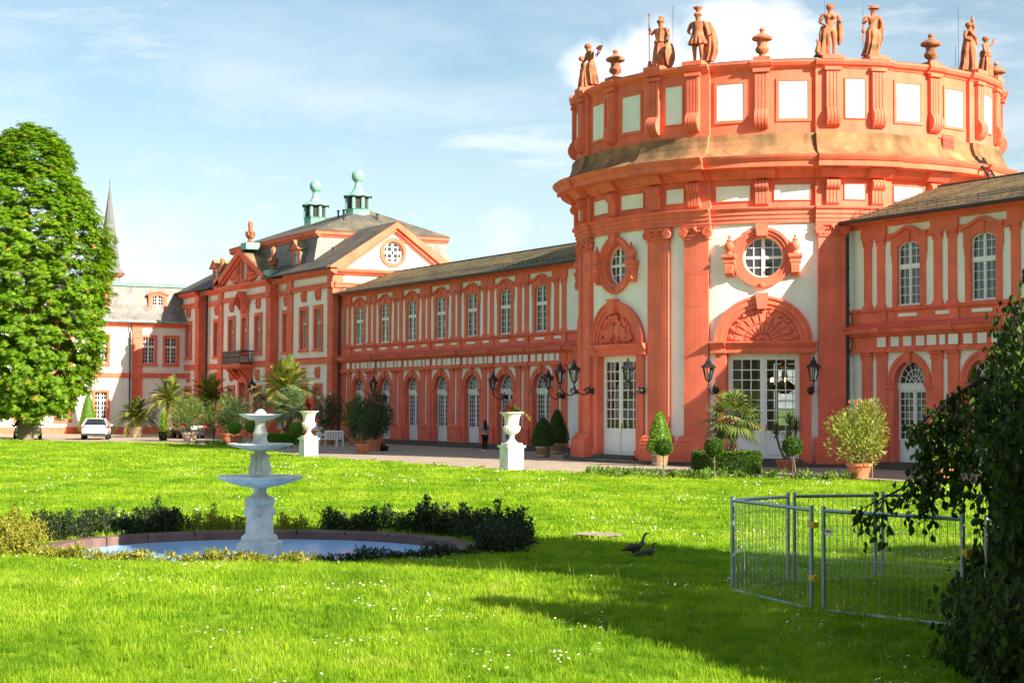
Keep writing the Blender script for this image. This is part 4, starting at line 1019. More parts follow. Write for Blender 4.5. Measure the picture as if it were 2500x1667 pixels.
def face(mb, c, r, dirv=(0, -1, 0)):
    c = Vector(c); f = Vector(dirv).normalized(); s = f.cross(Vector((0, 0, 1))); u = Vector((0, 0, 1))
    mb.sphere(c+f*r*.98+u*(-r*.1), r*.16, r*.2, r*.24, 7, 6)
    for q in (-1, 1):
        mb.sphere(c+f*r*.86+s*q*r*.36+u*r*.08, r*.14, r*.1, r*.08, 7, 5); mb.sphere(c+s*q*r*.98, r*.12, r*.16, r*.24, 6, 5)
    mb.sphere(c+f*r*.88-u*r*.5, r*.26, r*.1, r*.07, 7, 5)
def drape(h, rings, folds=9, amp=.16, n=40, seed=1, y0=0, twist=0):
    """cloth: rings = (z, rx, ry, cx, cy) in units of the height, with vertical folds"""
    r = random.Random(seed); ph = [r.uniform(0, 2*PI) for _ in range(3)]
    m = MB(); vs = []; fs = []; k = len(rings)
    for j, (z, rx, ry, cx_, cy_) in enumerate(rings):
        t = j/(k-1)
        for i in range(n):
            a = 2*PI*i/n; f = 1+1.5*amp*t**.6*(.6*math.sin(folds*a+ph[0]+twist*t)+.4*math.sin((folds*2-3)*a+ph[1]-twist*t)); vs.append(((cx_+rx*f*math.cos(a))*h, (cy_+ry*f*math.sin(a)+y0)*h, z*h))
    for j in range(k-1):
        for i in range(n): fs.append((j*n+i, j*n+(i+1) % n, (j+1)*n+(i+1) % n, (j+1)*n+i))
    fs += [tuple(range(n)), tuple(range((k-1)*n, k*n))]
    m.add(vs, fs); return m
def statue(label, az, h, pose, parts, r=R0-.05, z=16.6, turn=0):
    a = R(az); x, y = XR+r*math.sin(a), YR-r*math.cos(a)
    s = thing('statue', label, 'statue', (x, y, z), a+turn, 'roof statues of the rotunda'); M = TR((x, y, z), a+turn, (1.28, 1.28, 1))
    me, J = body(h, pose, hands=False); me.materials.append(MAT['statue']); inst('body', me, s, M)
    f = MB(); face(f, J['hd1'], .05*h); inst('face', f.mesh('face', 'statue', 60), s, M)
    b = MB(); b.box(-.29, .29, -.25, .29, -.02, .07); inst('plinth', b.mesh('plinth', 'statue'), s, M)
    for nm, mb, mt in parts(h, J): inst(nm, mb.mesh(nm, mt, 55), s, M)
    return s
def hair(h, J, s=1.08): m = MB(); m.sphere(J['hd1']+Vector((0, .012*h, .012*h)), .056*h*s, .06*h*s, .064*h*s, 12, 9); return m
def helmet(h, J, plume):
    m = MB(); c = J['hd1']+Vector((0, .004*h, .02*h)); m.sphere(c, .058*h, .064*h, .055*h, 14, 9); m.lathe([(.06*h, 0), (.068*h, .01*h), (.06*h, .02*h)], tuple(c-Vector((0, 0, .012*h))), 14)
    q = MB()
    if plume == 'fan': q.lathe([(.02*h, .04*h), (.03*h, .08*h), (.075*h, .135*h), (.08*h, .15*h), (.03*h, .155*h)], tuple(c), 14, flute=.15)
    else: q.sphere(c+Vector((0, .02*h, .075*h)), .022*h, .075*h, .05*h, 8, 8)
    return m, q
H = 2.12
LONG = [(.62, .085, .07, 0, 0), (.52, .10, .085, 0, 0), (.4, .115, .1, 0, 0), (.25, .125, .115, 0, .005), (.1, .135, .125, 0, .01), (.02, .15, .14, 0, .015)]
def p1(h, J):
    m, q = helmet(h, J, 'crest'); yield 'helmet', m, 'statue'; yield 'helmet_crest', q, 'statue'
    yield 'robe', drape(h, LONG, 9, .17, seed=3), 'statue'
    yield 'tunic', drape(h, [(.8, .09, .06, 0, 0), (.72, .105, .08, 0, 0), (.6, .085, .075, 0, 0), (.53, .12, .1, 0, 0)], 7, .1, seed=9), 'statue'
    s = MB(); s.tube([(-.21*h, -.03*h, .02*h), (-.215*h, -.03*h, 1.1*h)], .008*h, 6); s.tube([(-.215*h, -.03*h, 1.1*h), (-.215*h, -.03*h, 1.13*h), (-.215*h, -.03*h, 1.17*h)], [.009*h, .018*h, .002*h], 6); yield 'spear', s, 'statue'
    s = MB(); s.sphere((.19*h, -.02*h, .25*h), .035*h, .13*h, .25*h, 10, 12); yield 'shield', s, 'statue'
    s = MB(); s.sphere((-.17*h, -.06*h, .07*h), .045*h, .045*h, .06*h, 8, 7); s.sphere((-.17*h, -.07*h, .14*h), .033*h, .033*h, .033*h, 8, 6); yield 'owl', s, 'statue'
statue('helmeted stone goddess holding a spear, with shield and owl', 17.95, H, dict(ell=(-.17, -.03, .70), hal=(-.205, -.04, .86), elr=(.15, .0, .66), har=(.18, -.04, .52), knl=(-.06, -.05, .28)), p1)
def p2(h, J):
    m, q = helmet(h, J, 'fan'); yield 'helmet', m, 'statue'; yield 'helmet_plume', q, 'statue'
    yield 'cuirass', drape(h, [(.82, .09, .062, 0, 0), (.76, .108, .085, 0, -.005), (.66, .085, .075, 0, 0), (.55, .10, .09, 0, 0), (.5, .115, .1, 0, 0)], 5, .05, seed=4), 'statue'
    yield 'skirt', drape(h, [(.55, .1, .085, 0, 0), (.46, .13, .11, 0, 0), (.37, .15, .125, 0, 0)], 14, .14, seed=5), 'statue'
    yield 'cloak', drape(h, [(.8, .06, .04, .12, .07), (.6, .085, .05, .16, .07), (.4, .105, .06, .17, .07), (.2, .1, .07, .17, .06), (.03, .09, .07, .14, .05)], 7, .28, seed=6, twist=1.5), 'statue'
    s = MB(); s.tube([(.19*h, -.02*h, .5*h), (.26*h, -.05*h, .55*h)], [.02*h, .008*h], 6); yield 'sword_hilt', s, 'statue'
statue('stone warrior in cuirass and tall plumed helmet, hand on hip', 29.15, H*1.02, dict(ell=(-.18, .03, .66), hal=(-.10, -.06, .57), elr=(.16, .0, .64), har=(.19, -.02, .5), knr=(.07, -.05, .29), tor=(.09, -.09, .02)), p2)
def p3(h, J):
    yield 'hair', hair(h, J), 'statue'
    yield 'drapery', drape(h, [(.58, .075, .06, -.06, .01), (.45, .085, .075, -.075, .01), (.28, .075, .075, -.085, .01), (.1, .09, .085, -.1, .02), (.02, .11, .1, -.11, .03)], 7, .24, seed=8, twist=1), 'statue'
    yield 'shawl', drape(h, [(.7, .03, .035, .135, .03), (.55, .045, .045, .15, .04), (.4, .04, .045, .15, .04), (.25, .02, .03, .145, .04)], 5, .3, seed=10), 'statue'
    for s_ in (-1, 1): m = MB(); m.sphere((s_*.042*h, -.06*h, .745*h), .035*h, n=10, m=8); yield 'breast', m, 'statue'
    d = MB(); d.tube([(-.14*h, -.02*h, .02*h), (-.19*h, -.03*h, .1*h), (-.17*h, -.02*h, .25*h), (-.2*h, .02*h, .33*h)], [.05*h, .045*h, .03*h, .012*h], 8); yield 'dolphin', d, 'statue'
statue('bare stone goddess with drapery over one leg and hand at her waist', 62.95, H*1.04, dict(ell=(-.15, .02, .66), hal=(-.06, -.09, .56), elr=(.15, .0, .66), har=(.11, -.09, .69), knr=(.06, -.02, .28), knl=(-.03, -.06, .29)), p3)
def p4(h, J):
    m = MB(); c = J['hd1']+Vector((0, 0, .035*h)); m.lathe([(.085*h, -.01*h), (.08*h, .0), (.055*h, .01*h), (.05*h, .035*h), (.01*h, .05*h)], tuple(c), 14); yield 'winged_hat', m, 'statue'
    for s_ in (-1, 1): q = MB(); q.tube([c+Vector((s_*.04*h, 0, .03*h)), c+Vector((s_*.07*h, .01*h, .06*h)), c+Vector((s_*.09*h, .03*h, .065*h))], [.012*h, .016*h, .003*h], 6); yield 'hat_wing', q, 'statue'
    yield 'drapery', drape(h, [(.6, .07, .06, .0, .01), (.52, .10, .085, 0, 0), (.38, .105, .09, .01, 0), (.2, .1, .09, -.01, .01), (.05, .12, .1, -.03, .02)], 8, .22, seed=12, twist=1.8), 'statue'
    yield 'cloak', drape(h, [(.78, .045, .04, .11, .05), (.6, .06, .05, .14, .06), (.42, .05, .05, .13, .05), (.25, .035, .04, .1, .04)], 6, .3, seed=13), 'statue'
    q = MB(); q.tube([(.07*h, -.05*h, .83*h), (-.02*h, -.09*h, .7*h), (-.09*h, -.07*h, .6*h)], .009*h, 5); yield 'strap', q, 'statue'
    q = MB(); q.tube([(-.17*h, -.02*h, .3*h), (-.15*h, .0, .72*h)], .012*h, 6); q.sphere((-.16*h, -.02*h, .52*h), .035*h, .03*h, .05*h, 8, 6); yield 'staff', q, 'statue'
statue('stone god in a winged hat with a cloth around his hips', 74.15, H*1.02, dict(ell=(-.15, .02, .66), hal=(-.12, -.07, .72), elr=(.15, .0, .66), har=(.09, -.09, .6), hd1=(.005, -.015, .93), knl=(-.06, -.03, .28)), p4)
def p5(h, J):
    yield 'hair', hair(h, J), 'statue'
    yield 'robe', drape(h, [(.7, .095, .075, -.01, 0), (.58, .1, .09, -.01, 0), (.4, .12, .1, -.02, 0), (.2, .125, .115, -.02, .0), (.02, .14, .13, -.03, .01)], 8, .2, seed=15, twist=1.2), 'statue'
    q = MB(); q.tube([J['har'], J['har']+Vector((0, 0, .07*h)), J['har']+Vector((.01*h, 0, .12*h))], [.03*h, .02*h, .005*h], 7); yield 'torch', q, 'statue'
    q = MB(); q.tube([(-.1*h, -.06*h, .8*h), (0, -.1*h, .68*h), (.08*h, -.08*h, .56*h)], [.02*h, .035*h, .03*h], 7); yield 'sash', q, 'statue'
statue('robed stone figure with one arm bent over its head', 107.95, H*1.02, dict(elr=(.15, -.01, .90), har=(.06, -.02, 1.03), ell=(-.15, .0, .66), hal=(-.07, -.08, .6)), p5)
def p6(h, J):
    yield 'hair', hair(h, J), 'statue'; yield 'robe', drape(h, LONG, 8, .2, seed=17, twist=.8), 'statue'
    yield 'sash', drape(h, [(.66, .10, .085, 0, 0), (.6, .125, .105, 0, 0), (.52, .12, .1, 0, 0)], 6, .12, seed=18), 'statue'
statue('smaller robed stone figure raising an arm at the far right end', 119.15, H*.88, dict(elr=(.16, -.08, .84), har=(.2, -.12, .99), ell=(-.14, -.02, .66), hal=(-.16, -.06, .54)), p6)
def p7(h, J):
    yield 'hair', hair(h, J), 'statue'
    yield 'drapery', drape(h, [(.56, .085, .075, -.01, 0), (.42, .105, .09, 0, 0), (.25, .1, .09, .03, .01), (.08, .1, .09, .06, .02)], 8, .2, seed=20, twist=1.2), 'statue'
    q = MB(); vs = []; fs = []
    for i in range(7):
        for j in range(6):
            u, v = i/6, j/5; vs.append(((.09+.2*u)*h, (.05+.05*math.sin(3*v+2*u))*h, (.86+.06*u-.26*v*(.6+.5*u)+.02*math.sin(5*u))*h))
    for i in range(6):
        for j in range(5): a = i*6+j; fs.append((a, a+6, a+7, a+1))
    q.add(vs, fs); n = len(q.v); q.add([(x, y+.03*h, z) for x, y, z in vs], [f[::-1] for f in fs]); yield 'billowing_cloak', q, 'statue'
statue('stone figure with cloak billowing out behind its shoulder', -15.85, H, dict(chest=(-.03, -.02, .74), neck=(-.05, -.03, .83), hd0=(-.055, -.04, .87), hd1=(-.06, -.05, .92), hd2=(-.06, -.045, .97), shl=(-.13, -.03, .8), shr=(.07, 0, .81), ell=(-.17, -.06, .66), hal=(-.13, -.12, .58), elr=(.1, -.03, .66), har=(-.02, -.11, .6), knr=(.08, -.03, .28), anr=(.11, .02, .05), tor=(.12, -.06, .02)), p7)
def p8(h, J):
    yield 'hair', hair(h, J), 'statue'; yield 'robe', drape(h, LONG, 9, .2, seed=22, twist=.6), 'statue'
    q = MB(); q.tube([(-.24*h, -.05*h, .72*h), (-.21*h, -.06*h, .55*h), (-.18*h, -.06*h, .45*h), (-.16*h, -.06*h, .25*h)], .012*h, 6); yield 'bow', q, 'statue'
statue('robed stone figure leaning out with a bow at the left end', -27.05, H*.9, dict(chest=(-.02, -.03, .74), hd1=(-.03, -.05, .92), ell=(-.16, -.03, .7), hal=(-.24, -.05, .72), elr=(.13, -.01, .66), har=(.08, -.09, .6)), p8)
for az, lab in ((AZ0, 'stone urn on the parapet left of the two helmeted statues'), (AZ0+45, 'stone urn on the middle of the parapet above the wide door'), (AZ0+90, 'stone urn on the parapet right of the hatted statue'), (AZ0+135, 'stone urn half hidden at the far right end of the parapet')):
    a = R(az); x, y = XR+(R0+.05)*math.sin(a), YR-(R0+.05)*math.cos(a); z = 16.45
    u = thing('parapet_urn', lab, 'urn', (x, y, z), a, 'parapet urns')
    b = MB(); b.box(-.34, .34, -.34, .34, 0, .16); inst('foot', b.mesh('foot', 'statue'), u, TR((x, y, z), a))
    b = MB(); b.lathe([(.22, .16), (.13, .24), (.12, .3), (.26, .4), (.29, .5), (.24, .6), (.2, .66), (.22, .86)], (x, y, z), 20, flute=.07); b.build('body', 'statue', u, smooth=40)
    b = MB(); b.lathe([(.22, .84), (.4, .9), (.43, .97), (.38, 1.03), (.22, 1.12), (.1, 1.18), (.08, 1.24), (.12, 1.3), (.1, 1.37), (.02, 1.42)], (x, y, z), 20); b.build('lid', 'statue', u, smooth=40)
for i, (az, hh) in enumerate(((-12, 3.0), (13, 1.6), (20.5, 2.9), (62, 3.0), (72.2, 3.0), (105.5, 3.0), (104, 1.3))):
    a = R(az); m = MB(FR(az)); m.tube([(0, -.35, 16.4), (0, -.35, 16.4+hh)], .009, 4); m.build('lightning_rod', 'iron', rot)

# ================================================================== wall lanterns
def lantern(label, root, out, drop=.05, scale=.92):
    """root = point on the wall, out = horizontal unit vector away from it"""
    o = Vector((*out, 0)); r0 = Vector(root); s = scale
    L = thing('wall_lantern', label, 'lantern', root, 0, 'wall lanterns of the palace')
    m = MB(); m.tube([r0-o*.02, r0+o*.06], [.17*s, .12*s], 12); m.sphere(r0+o*.1, .12*s, n=12, m=8); m.build('rosette', 'iron', L)
    pts = []
    for i in range(17):
        t = i/16; pts.append(r0+o*(.1+.85*t)*s+Vector((0, 0, (-.16*math.sin(PI*t*1.15)-.02+.10*t**3)*s)))
    m = MB(); m.tube(pts, .03*s, 7); m.build('bracket_arm', 'iron', L)
    m = MB(); c = r0+o*.28*s+Vector((0, 0, .02*s)); pr = []
    for i in range(26):
        t = i/25; a = 4.2*PI*t; rr = .17*(1-.75*t)*s; pr.append(c+o*rr*math.cos(a)+Vector((0, 0, rr*math.sin(a))))
    m.tube(pr, .022*s, 6); m.build('scroll', 'iron', L)
    m = MB(); m.tube([r0+o*.15*s, r0+o*.18*s+Vector((0, 0, .22*s)), r0+o*.1*s+Vector((0, 0, .34*s))], [.035*s, .03*s, .01*s], 6); m.build('leaf', 'iron', L)
    e = pts[-1]; z0 = .0
    m = MB(); m.lathe([(.03*s, -.06*s), (.05*s, 0), (.03*s, .08*s), (.045*s, .14*s), (.02*s, .2*s), (.11*s, .27*s), (.13*s, .3*s)], tuple(e), 10); m.build('stem', 'iron', L)
    b0, b1 = e.z+.3*s, e.z+.86*s
    for k in range(6):
        a = 2*PI*k/6+.2; ca, sa = math.cos(a), math.sin(a)
        m = MB(); m.tube([(e.x+.13*s*ca, e.y+.13*s*sa, b0), (e.x+.27*s*ca, e.y+.27*s*sa, b1)], .018*s, 5); m.build('cage_bar', 'iron', L)
        a2 = a+2*PI/6; m = MB(); m.add([(e.x+.125*s*ca, e.y+.125*s*sa, b0), (e.x+.125*s*math.cos(a2), e.y+.125*s*math.sin(a2), b0), (e.x+.262*s*math.cos(a2), e.y+.262*s*math.sin(a2), b1), (e.x+.262*s*ca, e.y+.262*s*sa, b1)], [(0, 1, 2, 3)]); m.build('pane', 'glass_clear', L)
    m = MB(); m.lathe([(.24*s, .85*s), (.33*s, .86*s), (.33*s, .9*s), (.22*s, 1.0*s), (.15*s, 1.04*s), (.13*s, 1.06*s), (.15*s, 1.1*s), (.1*s, 1.16*s), (.05*s, 1.24*s), (.06*s, 1.28*s), (.01*s, 1.38*s)], tuple(e), 6); m.build('cap', 'iron', L)
    m = MB(); m.tube([(e.x, e.y, b0), (e.x, e.y, b0+.32*s)], [.035*s, .055*s], 8); m.build('mantle', 'white_paint', L)
    return L
def rdir(az): return (math.sin(R(az)), -math.cos(R(az)))
def rp(az, d, z): return FR(az)(0, d, z)
lantern('wall lantern on the gallery near the pavilion corner', (-33.5, -.2, 2.72), (0, -1))
lantern('wall lantern on the gallery behind the near flower urn', (-17.55, -.2, 2.72), (0, -1))
lantern('wall lantern where the long gallery meets the rotunda', (-11.5, -.2, 2.75), (0, -1))
lantern('left of the two wall lanterns flanking the coat of arms door', rp(AZ0-11.7, .14, 2.9), rdir(AZ0-13))
lantern('right of the two wall lanterns flanking the coat of arms door', rp(AZ0+11.7, .14, 2.9), rdir(AZ0+11.7))
lantern('wall lantern left of the wide door, above the fan palm', rp(AZ0+33.3, .14, 2.9), rdir(AZ0+33.3))
lantern('wall lantern right of the wide door', rp(AZ0+56.7, .14, 2.9), rdir(AZ0+56.7))
lantern('wall lantern half hidden behind the left edge of the rotunda', rp(AZ0-33.3, .14, 2.9), rdir(AZ0-33.3))
lantern('wall lantern on the pavilion left of its portal', (-62.5, -.55, 2.7), (0, -1), scale=1.0)
lantern('wall lantern on the pavilion right of its portal, behind the date palm', (-54.2, -.55, 2.7), (0, -1), scale=1.0)
# ================================================================== plants
leafmat('oleander', (.13, .19, .03), (.30, .34, .055), .3, c3=(.38, .30, .10))
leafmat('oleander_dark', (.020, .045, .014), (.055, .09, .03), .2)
leafmat('oleander_mid', (.07, .13, .025), (.17, .25, .05), .3, c3=(.3, .22, .10))
leafmat('box', (.030, .075, .010), (.085, .17, .018), .2)
leafmat('box_bright', (.09, .20, .012), (.20, .36, .025), .25)
leafmat('palm', (.045, .09, .018), (.15, .21, .045), .25, c3=(.34, .28, .10))
leafmat('palm_yellow', (.08, .12, .02), (.24, .27, .045), .3, c3=(.4, .33, .08))
leafmat('palm_blue', (.07, .13, .06), (.20, .28, .12), .25, c3=(.42, .36, .12))
leafmat('yucca_dark', (.02, .05, .015), (.07, .12, .04), .2)
leafmat('lime_leaf', (.12, .26, .015), (.28, .45, .04), .35)
leafmat('red_leaf', (.07, .008, .008), (.22, .03, .02), .2)
leafmat('yew', (.012, .028, .008), (.035, .06, .016), .15)  # dark yew green, deepened to stand for tree shade on the hedges
leafmat('yew_gold', (.12, .16, .015), (.36, .33, .035), .3)
leafmat('bedding', (.06, .14, .02), (.20, .32, .05), .3)
leafmat('blossom', (.75, .12, .25), (.85, .3, .4), .3)

class Leaves:
    """many small faces gathered into one part, with a random value each for colour"""
    def __init__(s): s.v = []; s.f = []; s.r = []
    def leaf(s, p, d, n, l, w, r, mid=.45, bend=0):
        p, d, n = Vector(p), Vector(d).normalized(), Vector(n); x = d.cross(n)
        if x.length < 1e-4: x = d.orthogonal()
        x.normalize(); q = len(s.v); b = x.cross(d)*bend*l
        s.v += [tuple(p), tuple(p+d*l*mid+x*w/2), tuple(p+d*l-b), tuple(p+d*l*mid-x*w/2)]; s.f.append((q, q+1, q+2, q+3)); s.r.append(r)
    def build(s, name, mat, parent, M=None):
        me = bpy.data.meshes.new(name); me.from_pydata(s.v, [], s.f); me.materials.append(MAT[mat])
        at = me.attributes.new('rnd', 'FLOAT', 'FACE'); at.data.foreach_set('value', s.r)
        return inst(name, me, parent, M)
def rv(r): 
    while True:
        v = Vector((r.uniform(-1, 1), r.uniform(-1, 1), r.uniform(-1, 1)))
        if .05 < v.length < 1: return v.normalized()
def lump(r, c, rad, k): return [(Vector(c)+Vector((v.x*rad[0], v.y*rad[1], v.z*rad[2]))*r.uniform(.45, .85), r.uniform(.3, .48)*min(rad)) for v in (rv(r) for _ in range(k))]
def bush_leaves(c, rad, n, l, w, seed, upb=.5, clumps=26):
    r = random.Random(seed); L = Leaves(); ls = lump(r, c, rad, clumps)
    for i in range(n):
        q, rr = ls[i % len(ls)]; v = rv(r); p = q+v*rr*r.uniform(.5, 1.05); d = (v+Vector((0, 0, upb))+rv(r)*.6)
        L.leaf(p, d, rv(r), l*r.uniform(.7, 1.2), w*r.uniform(.8, 1.2), min(1, max(0, r.gauss(.5, .25))))
    return L
def pot(parent, c, r, h, mat, rim=True):
    m = MB(); m.lathe([(r*.68, 0), (r*.92, h*.78), (r*.93, h*.8)]+([(r*1.04, h*.8), (r*1.06, h*.98), (r*.98, h), (r*.9, h*.97), (r*.85, h*.9)] if rim else [(r, h), (r*.9, h), (r*.85, h*.9)]), c, 24); m.build('pot', mat, parent, smooth=40)
    m = MB(); m.lathe([(.01, h*.9), (r*.9, h*.9)], c, 16, caps=False); m.build('soil', 'soil', parent)
def tub(parent, c, r, h):
    for k in range(16):
        a = 2*PI*k/16; m = MB(); w = r*PI/16*.96
        for_ = [(-w*.86, 0, r*.84), (w*.86, 0, r*.84), (w, h, r), (-w, h, r)]
        vs = []
        for t in (0, -.03):
            for u, z, rr in for_: vs.append((c[0]+(rr+t)*math.cos(a)-u*math.sin(a), c[1]+(rr+t)*math.sin(a)+u*math.cos(a), c[2]+z))
        m.add(vs, [(0, 1, 2, 3), (7, 6, 5, 4), (0, 4, 5, 1), (1, 5, 6, 2), (2, 6, 7, 3), (3, 7, 4, 0)]); m.build('stave', 'wood_tub', parent)
    for z in (.18, .8):
        m = MB(); rr = r*(.84+.16*z)+.012; m.lathe([(rr, h*z-.025), (rr, h*z+.025)], c, 24); m.build('hoop', 'galv', parent)
    m = MB(); m.lathe([(.01, h*.9), (r*.93, h*.9)], c, 16, caps=False); m.build('soil', 'soil', parent)
def G(x, y): return (x, y, gz(x, y))
def oleander(name, label, x, y, pr, ph, potmat, hb, rb, mat, n=2600, seed=1, flowers=0, group='potted oleanders'):
    c = G(x, y); t = thing(name, label, 'potted shrub', c, 0, group)
    if pr: pot(t, c, pr, ph, potmat)
    r = random.Random(seed); m = MB(); zb = c[2]+ph*.9; cz = zb+hb*.55
    for k in range(9):
        a = 2*PI*k/9; e = Vector((x+rb*.6*math.cos(a), y+rb*.6*math.sin(a), cz+hb*r.uniform(-.1, .3))); b = Vector((x+.06*math.cos(a), y+.06*math.sin(a), zb)); m.tube([b, (b+e)/2+Vector((0, 0, .12)), e], [.03, .022, .01], 5)
    m.build('stems', 'bark', t)
    bush_leaves((x, y, cz), (rb, rb, hb*.52), n, .2, .045, seed, .55, 34).build('foliage', mat, t)
    if flowers:
        f = Leaves()
        for k in range(flowers):
            p = Vector((x+r.uniform(-.3, .3)*rb, y+r.uniform(-.3, .3)*rb, cz+hb*r.uniform(.42, .6)))
            for q in range(9): f.leaf(p, rv(r), rv(r), .07, .05, r.random())
        f.build('flowers', 'blossom', t)
    return t
def clipped(c, rad_fn, h, n, seed, l=.075):
    """clipped box: leaves on a surface of revolution, rad_fn(t)"""
    r = random.Random(seed); L = Leaves(); c = Vector(c)
    for i in range(n):
        t = r.random(); a = r.uniform(0, 2*PI); rr = rad_fn(t)
        if r.random() > (rr/max(.05, max(rad_fn(.3), rad_fn(.5))))+.12: continue
        rr *= r.uniform(.9, 1.03)*(1+.035*math.sin(5*a+seed)); p = c+Vector((rr*math.cos(a), rr*math.sin(a), t*h)); o = Vector((math.cos(a), math.sin(a), .5))
        L.leaf(p, o+rv(r)*.9, rv(r), l*r.uniform(.7, 1.3), l*.6, r.random())
    m = 16; k = 10; b = len(L.v)
    for j in range(k+1):
        t = j/k
        for i in range(m): a = 2*PI*i/m; L.v.append(tuple(c+Vector((rad_fn(t)*.9*math.cos(a), rad_fn(t)*.9*math.sin(a), t*h))))
    for j in range(k):
        for i in range(m): L.f.append((b+j*m+i, b+j*m+(i+1) % m, b+(j+1)*m+(i+1) % m, b+(j+1)*m+i)); L.r.append(.05)
    return L
CONE = lambda R_: (lambda t: R_*(1-t)**.62*(.78+.22*min(1, t/.14)) if t < .999 else .01)
BALL = lambda R_: (lambda t: R_*math.sqrt(max(1-(2*t-1)**2, .0004)))
def cone_tub(label, x, y, r, h, R_, hc, mat, seed, tubk=True):
    c = G(x, y); t = thing('potted_box_cone', label, 'topiary', c, 0, 'clipped box cones in tubs')
    if tubk: tub(t, c, r, h)
    else: pot(t, c, r, h, 'terracotta')
    clipped((x, y, c[2]+h*.9), CONE(R_), hc, 2600, seed).build('foliage', mat, t)
def ball_std(label, x, y, hs, R_, mat, seed, stems=1):
    c = G(x, y); t = thing('box_ball_standard', label, 'topiary', c, 0, 'box balls on stems')
    for k in range(stems):
        m = MB(); o = .07*k; m.tube([(x+o, y+o, c[2]), (x+.02+o, y+o*.5, c[2]+hs*.5), (x, y, c[2]+hs+.1)], [.028, .022, .022], 6); m.build('stem', 'bark', t)
    clipped((x, y, c[2]+hs), BALL(R_), 2*R_, 1700, seed, .06).build('foliage', mat, t)
def round_hedge(label, x, y, R_, h, mat, seed):
    c = G(x, y); t = thing('round_hedge', label, 'hedge', c, 0, 'round clipped hedges')
    prof_ = lambda t_: R_*(1 if t_ < .93 else 1-.06*(t_-.93)/.07)
    L = clipped(c, prof_, h, 6500, seed, .08); r = random.Random(seed)
    for i in range(3500):
        a = r.uniform(0, 2*PI); rr = R_*math.sqrt(r.random()); 
        if rr < R_*.35: continue
        L.leaf((x+rr*math.cos(a), y+rr*math.sin(a), c[2]+h*r.uniform(.95, 1.02)), Vector((0, 0, .8))+rv(r), rv(r), .08, .05, r.random())
    b = len(L.v); n = 24
    for i in range(n): a = 2*PI*i/n; L.v.append((x+R_*.95*math.cos(a), y+R_*.95*math.sin(a), c[2]+h*.95))
    L.f.append(tuple(range(b, b+n))); L.r.append(.05); L.build('foliage', mat, t); return c
def fan_leaf(L, base, d, l, r, n=15, droop=.25):
    """palmate palm leaf at the end of a stalk"""
    d = Vector(d).normalized(); s = d.cross(Vector((0, 0, 1)))
    if s.length < .1: s = Vector((1, 0, 0))
    s.normalize(); nrm = s.cross(d); col = min(1, max(0, r.gauss(.5, .25)))
    for k in range(n):
        a = R(-105+210*k/(n-1)); v = d*math.cos(a)+s*math.sin(a); v = (v+Vector((0, 0, -droop*abs(math.sin(a))))).normalized(); ll = l*(.72+.28*math.cos(a*.8))
        side = v.cross(nrm).normalized(); p = Vector(base); q = p+v*ll*.62; e = p+v*ll+Vector((0, 0, -ll*.18)); w = .105*l
        b = len(L.v); L.v += [tuple(p), tuple(q+side*w/2+nrm*.01), tuple(e), tuple(q-side*w/2)]; L.f.append((b, b+1, b+2, b+3)); L.r.append(min(1, max(0, col+r.uniform(-.2, .2))))
def fan_palm(label, x, y, z, ht, crown, mat, seed, parent=None, lean=(0, 0), n=30, tr=.1):
    t = parent or thing('fan_palm', label, 'palm', (x, y, z), 0, None); r = random.Random(seed)
    m = MB(); top = Vector((x+lean[0], y+lean[1], z+ht)); k = 10; pts = [Vector((x, y, z)).lerp(top, i/k) for i in range(k+1)]; m.tube(pts, [tr*(1.25 if i % 2 else .95) for i in range(k+1)], 9); m.build('trunk', 'palm_bark', t)
    L = Leaves(); st = MB()
    for i in range(n):
        a = 2.399*i; el = R(82-125*(i/n)); d = Vector((math.cos(a)*math.cos(el), math.sin(a)*math.cos(el), math.sin(el))); e = top+d*crown*.55+Vector((0, 0, -.06*crown)); st.tube([top, top+d*crown*.3+Vector((0, 0, .02)), e], .011, 4); fan_leaf(L, e, (d+Vector((0, 0, -.25))), crown*.55, r)
    st.build('leaf_stalks', mat, t); L.build('fronds', mat, t); return t
def date_palm(label, x, y, z, ht, l, mat, seed, n=34, tr=.22, group='feather palms', parent=None, flat=0):
    t = parent or thing('date_palm', label, 'palm', (x, y, z), 0, group); r = random.Random(seed)
    m = MB(); k = 8; top = Vector((x, y, z+ht)); m.tube([Vector((x, y, z)).lerp(top, i/k) for i in range(k+1)], [tr*(1.2 if i % 2 else .95) for i in range(k+1)], 10); m.build('trunk', 'palm_bark', t)
    L = Leaves(); st = MB()
    for i in range(n):
        a = 2.399*i+r.uniform(-.2, .2); el = R(80-98*(i/n)**.85+flat); d = Vector((math.cos(a)*math.cos(el), math.sin(a)*math.cos(el), math.sin(el))); ll = l*r.uniform(.85, 1.1); pts = []
        for q in range(9):
            u = q/8; pts.append(top+d*ll*u+Vector((0, 0, -ll*.42*u*u*(.35+math.cos(el)))))
        st.tube(pts, [.02*(1-.8*q/8) for q in range(9)], 4); col = min(1, max(0, r.gauss(.5, .22)))
        for q in range(1, 31):
            u = q/31; j = min(7, int(u*8)); f = u*8-j; p = pts[j].lerp(pts[j+1], f); tg = (pts[j+1]-pts[j]).normalized(); sd = tg.cross(Vector((0, 0, 1))).normalized(); w = math.sin(PI*min(1, u*.86+.14))
            for s in (-1, 1): L.leaf(p, sd*s*.8+tg*.75+Vector((0, 0, .25-.4*u)), tg.cross(sd), l*.19*w+.04, .06, min(1, max(0, col+r.uniform(-.2, .2))), .4, .15)
    st.build('leaf_stalks', mat, t); L.build('fronds', mat, t); return t
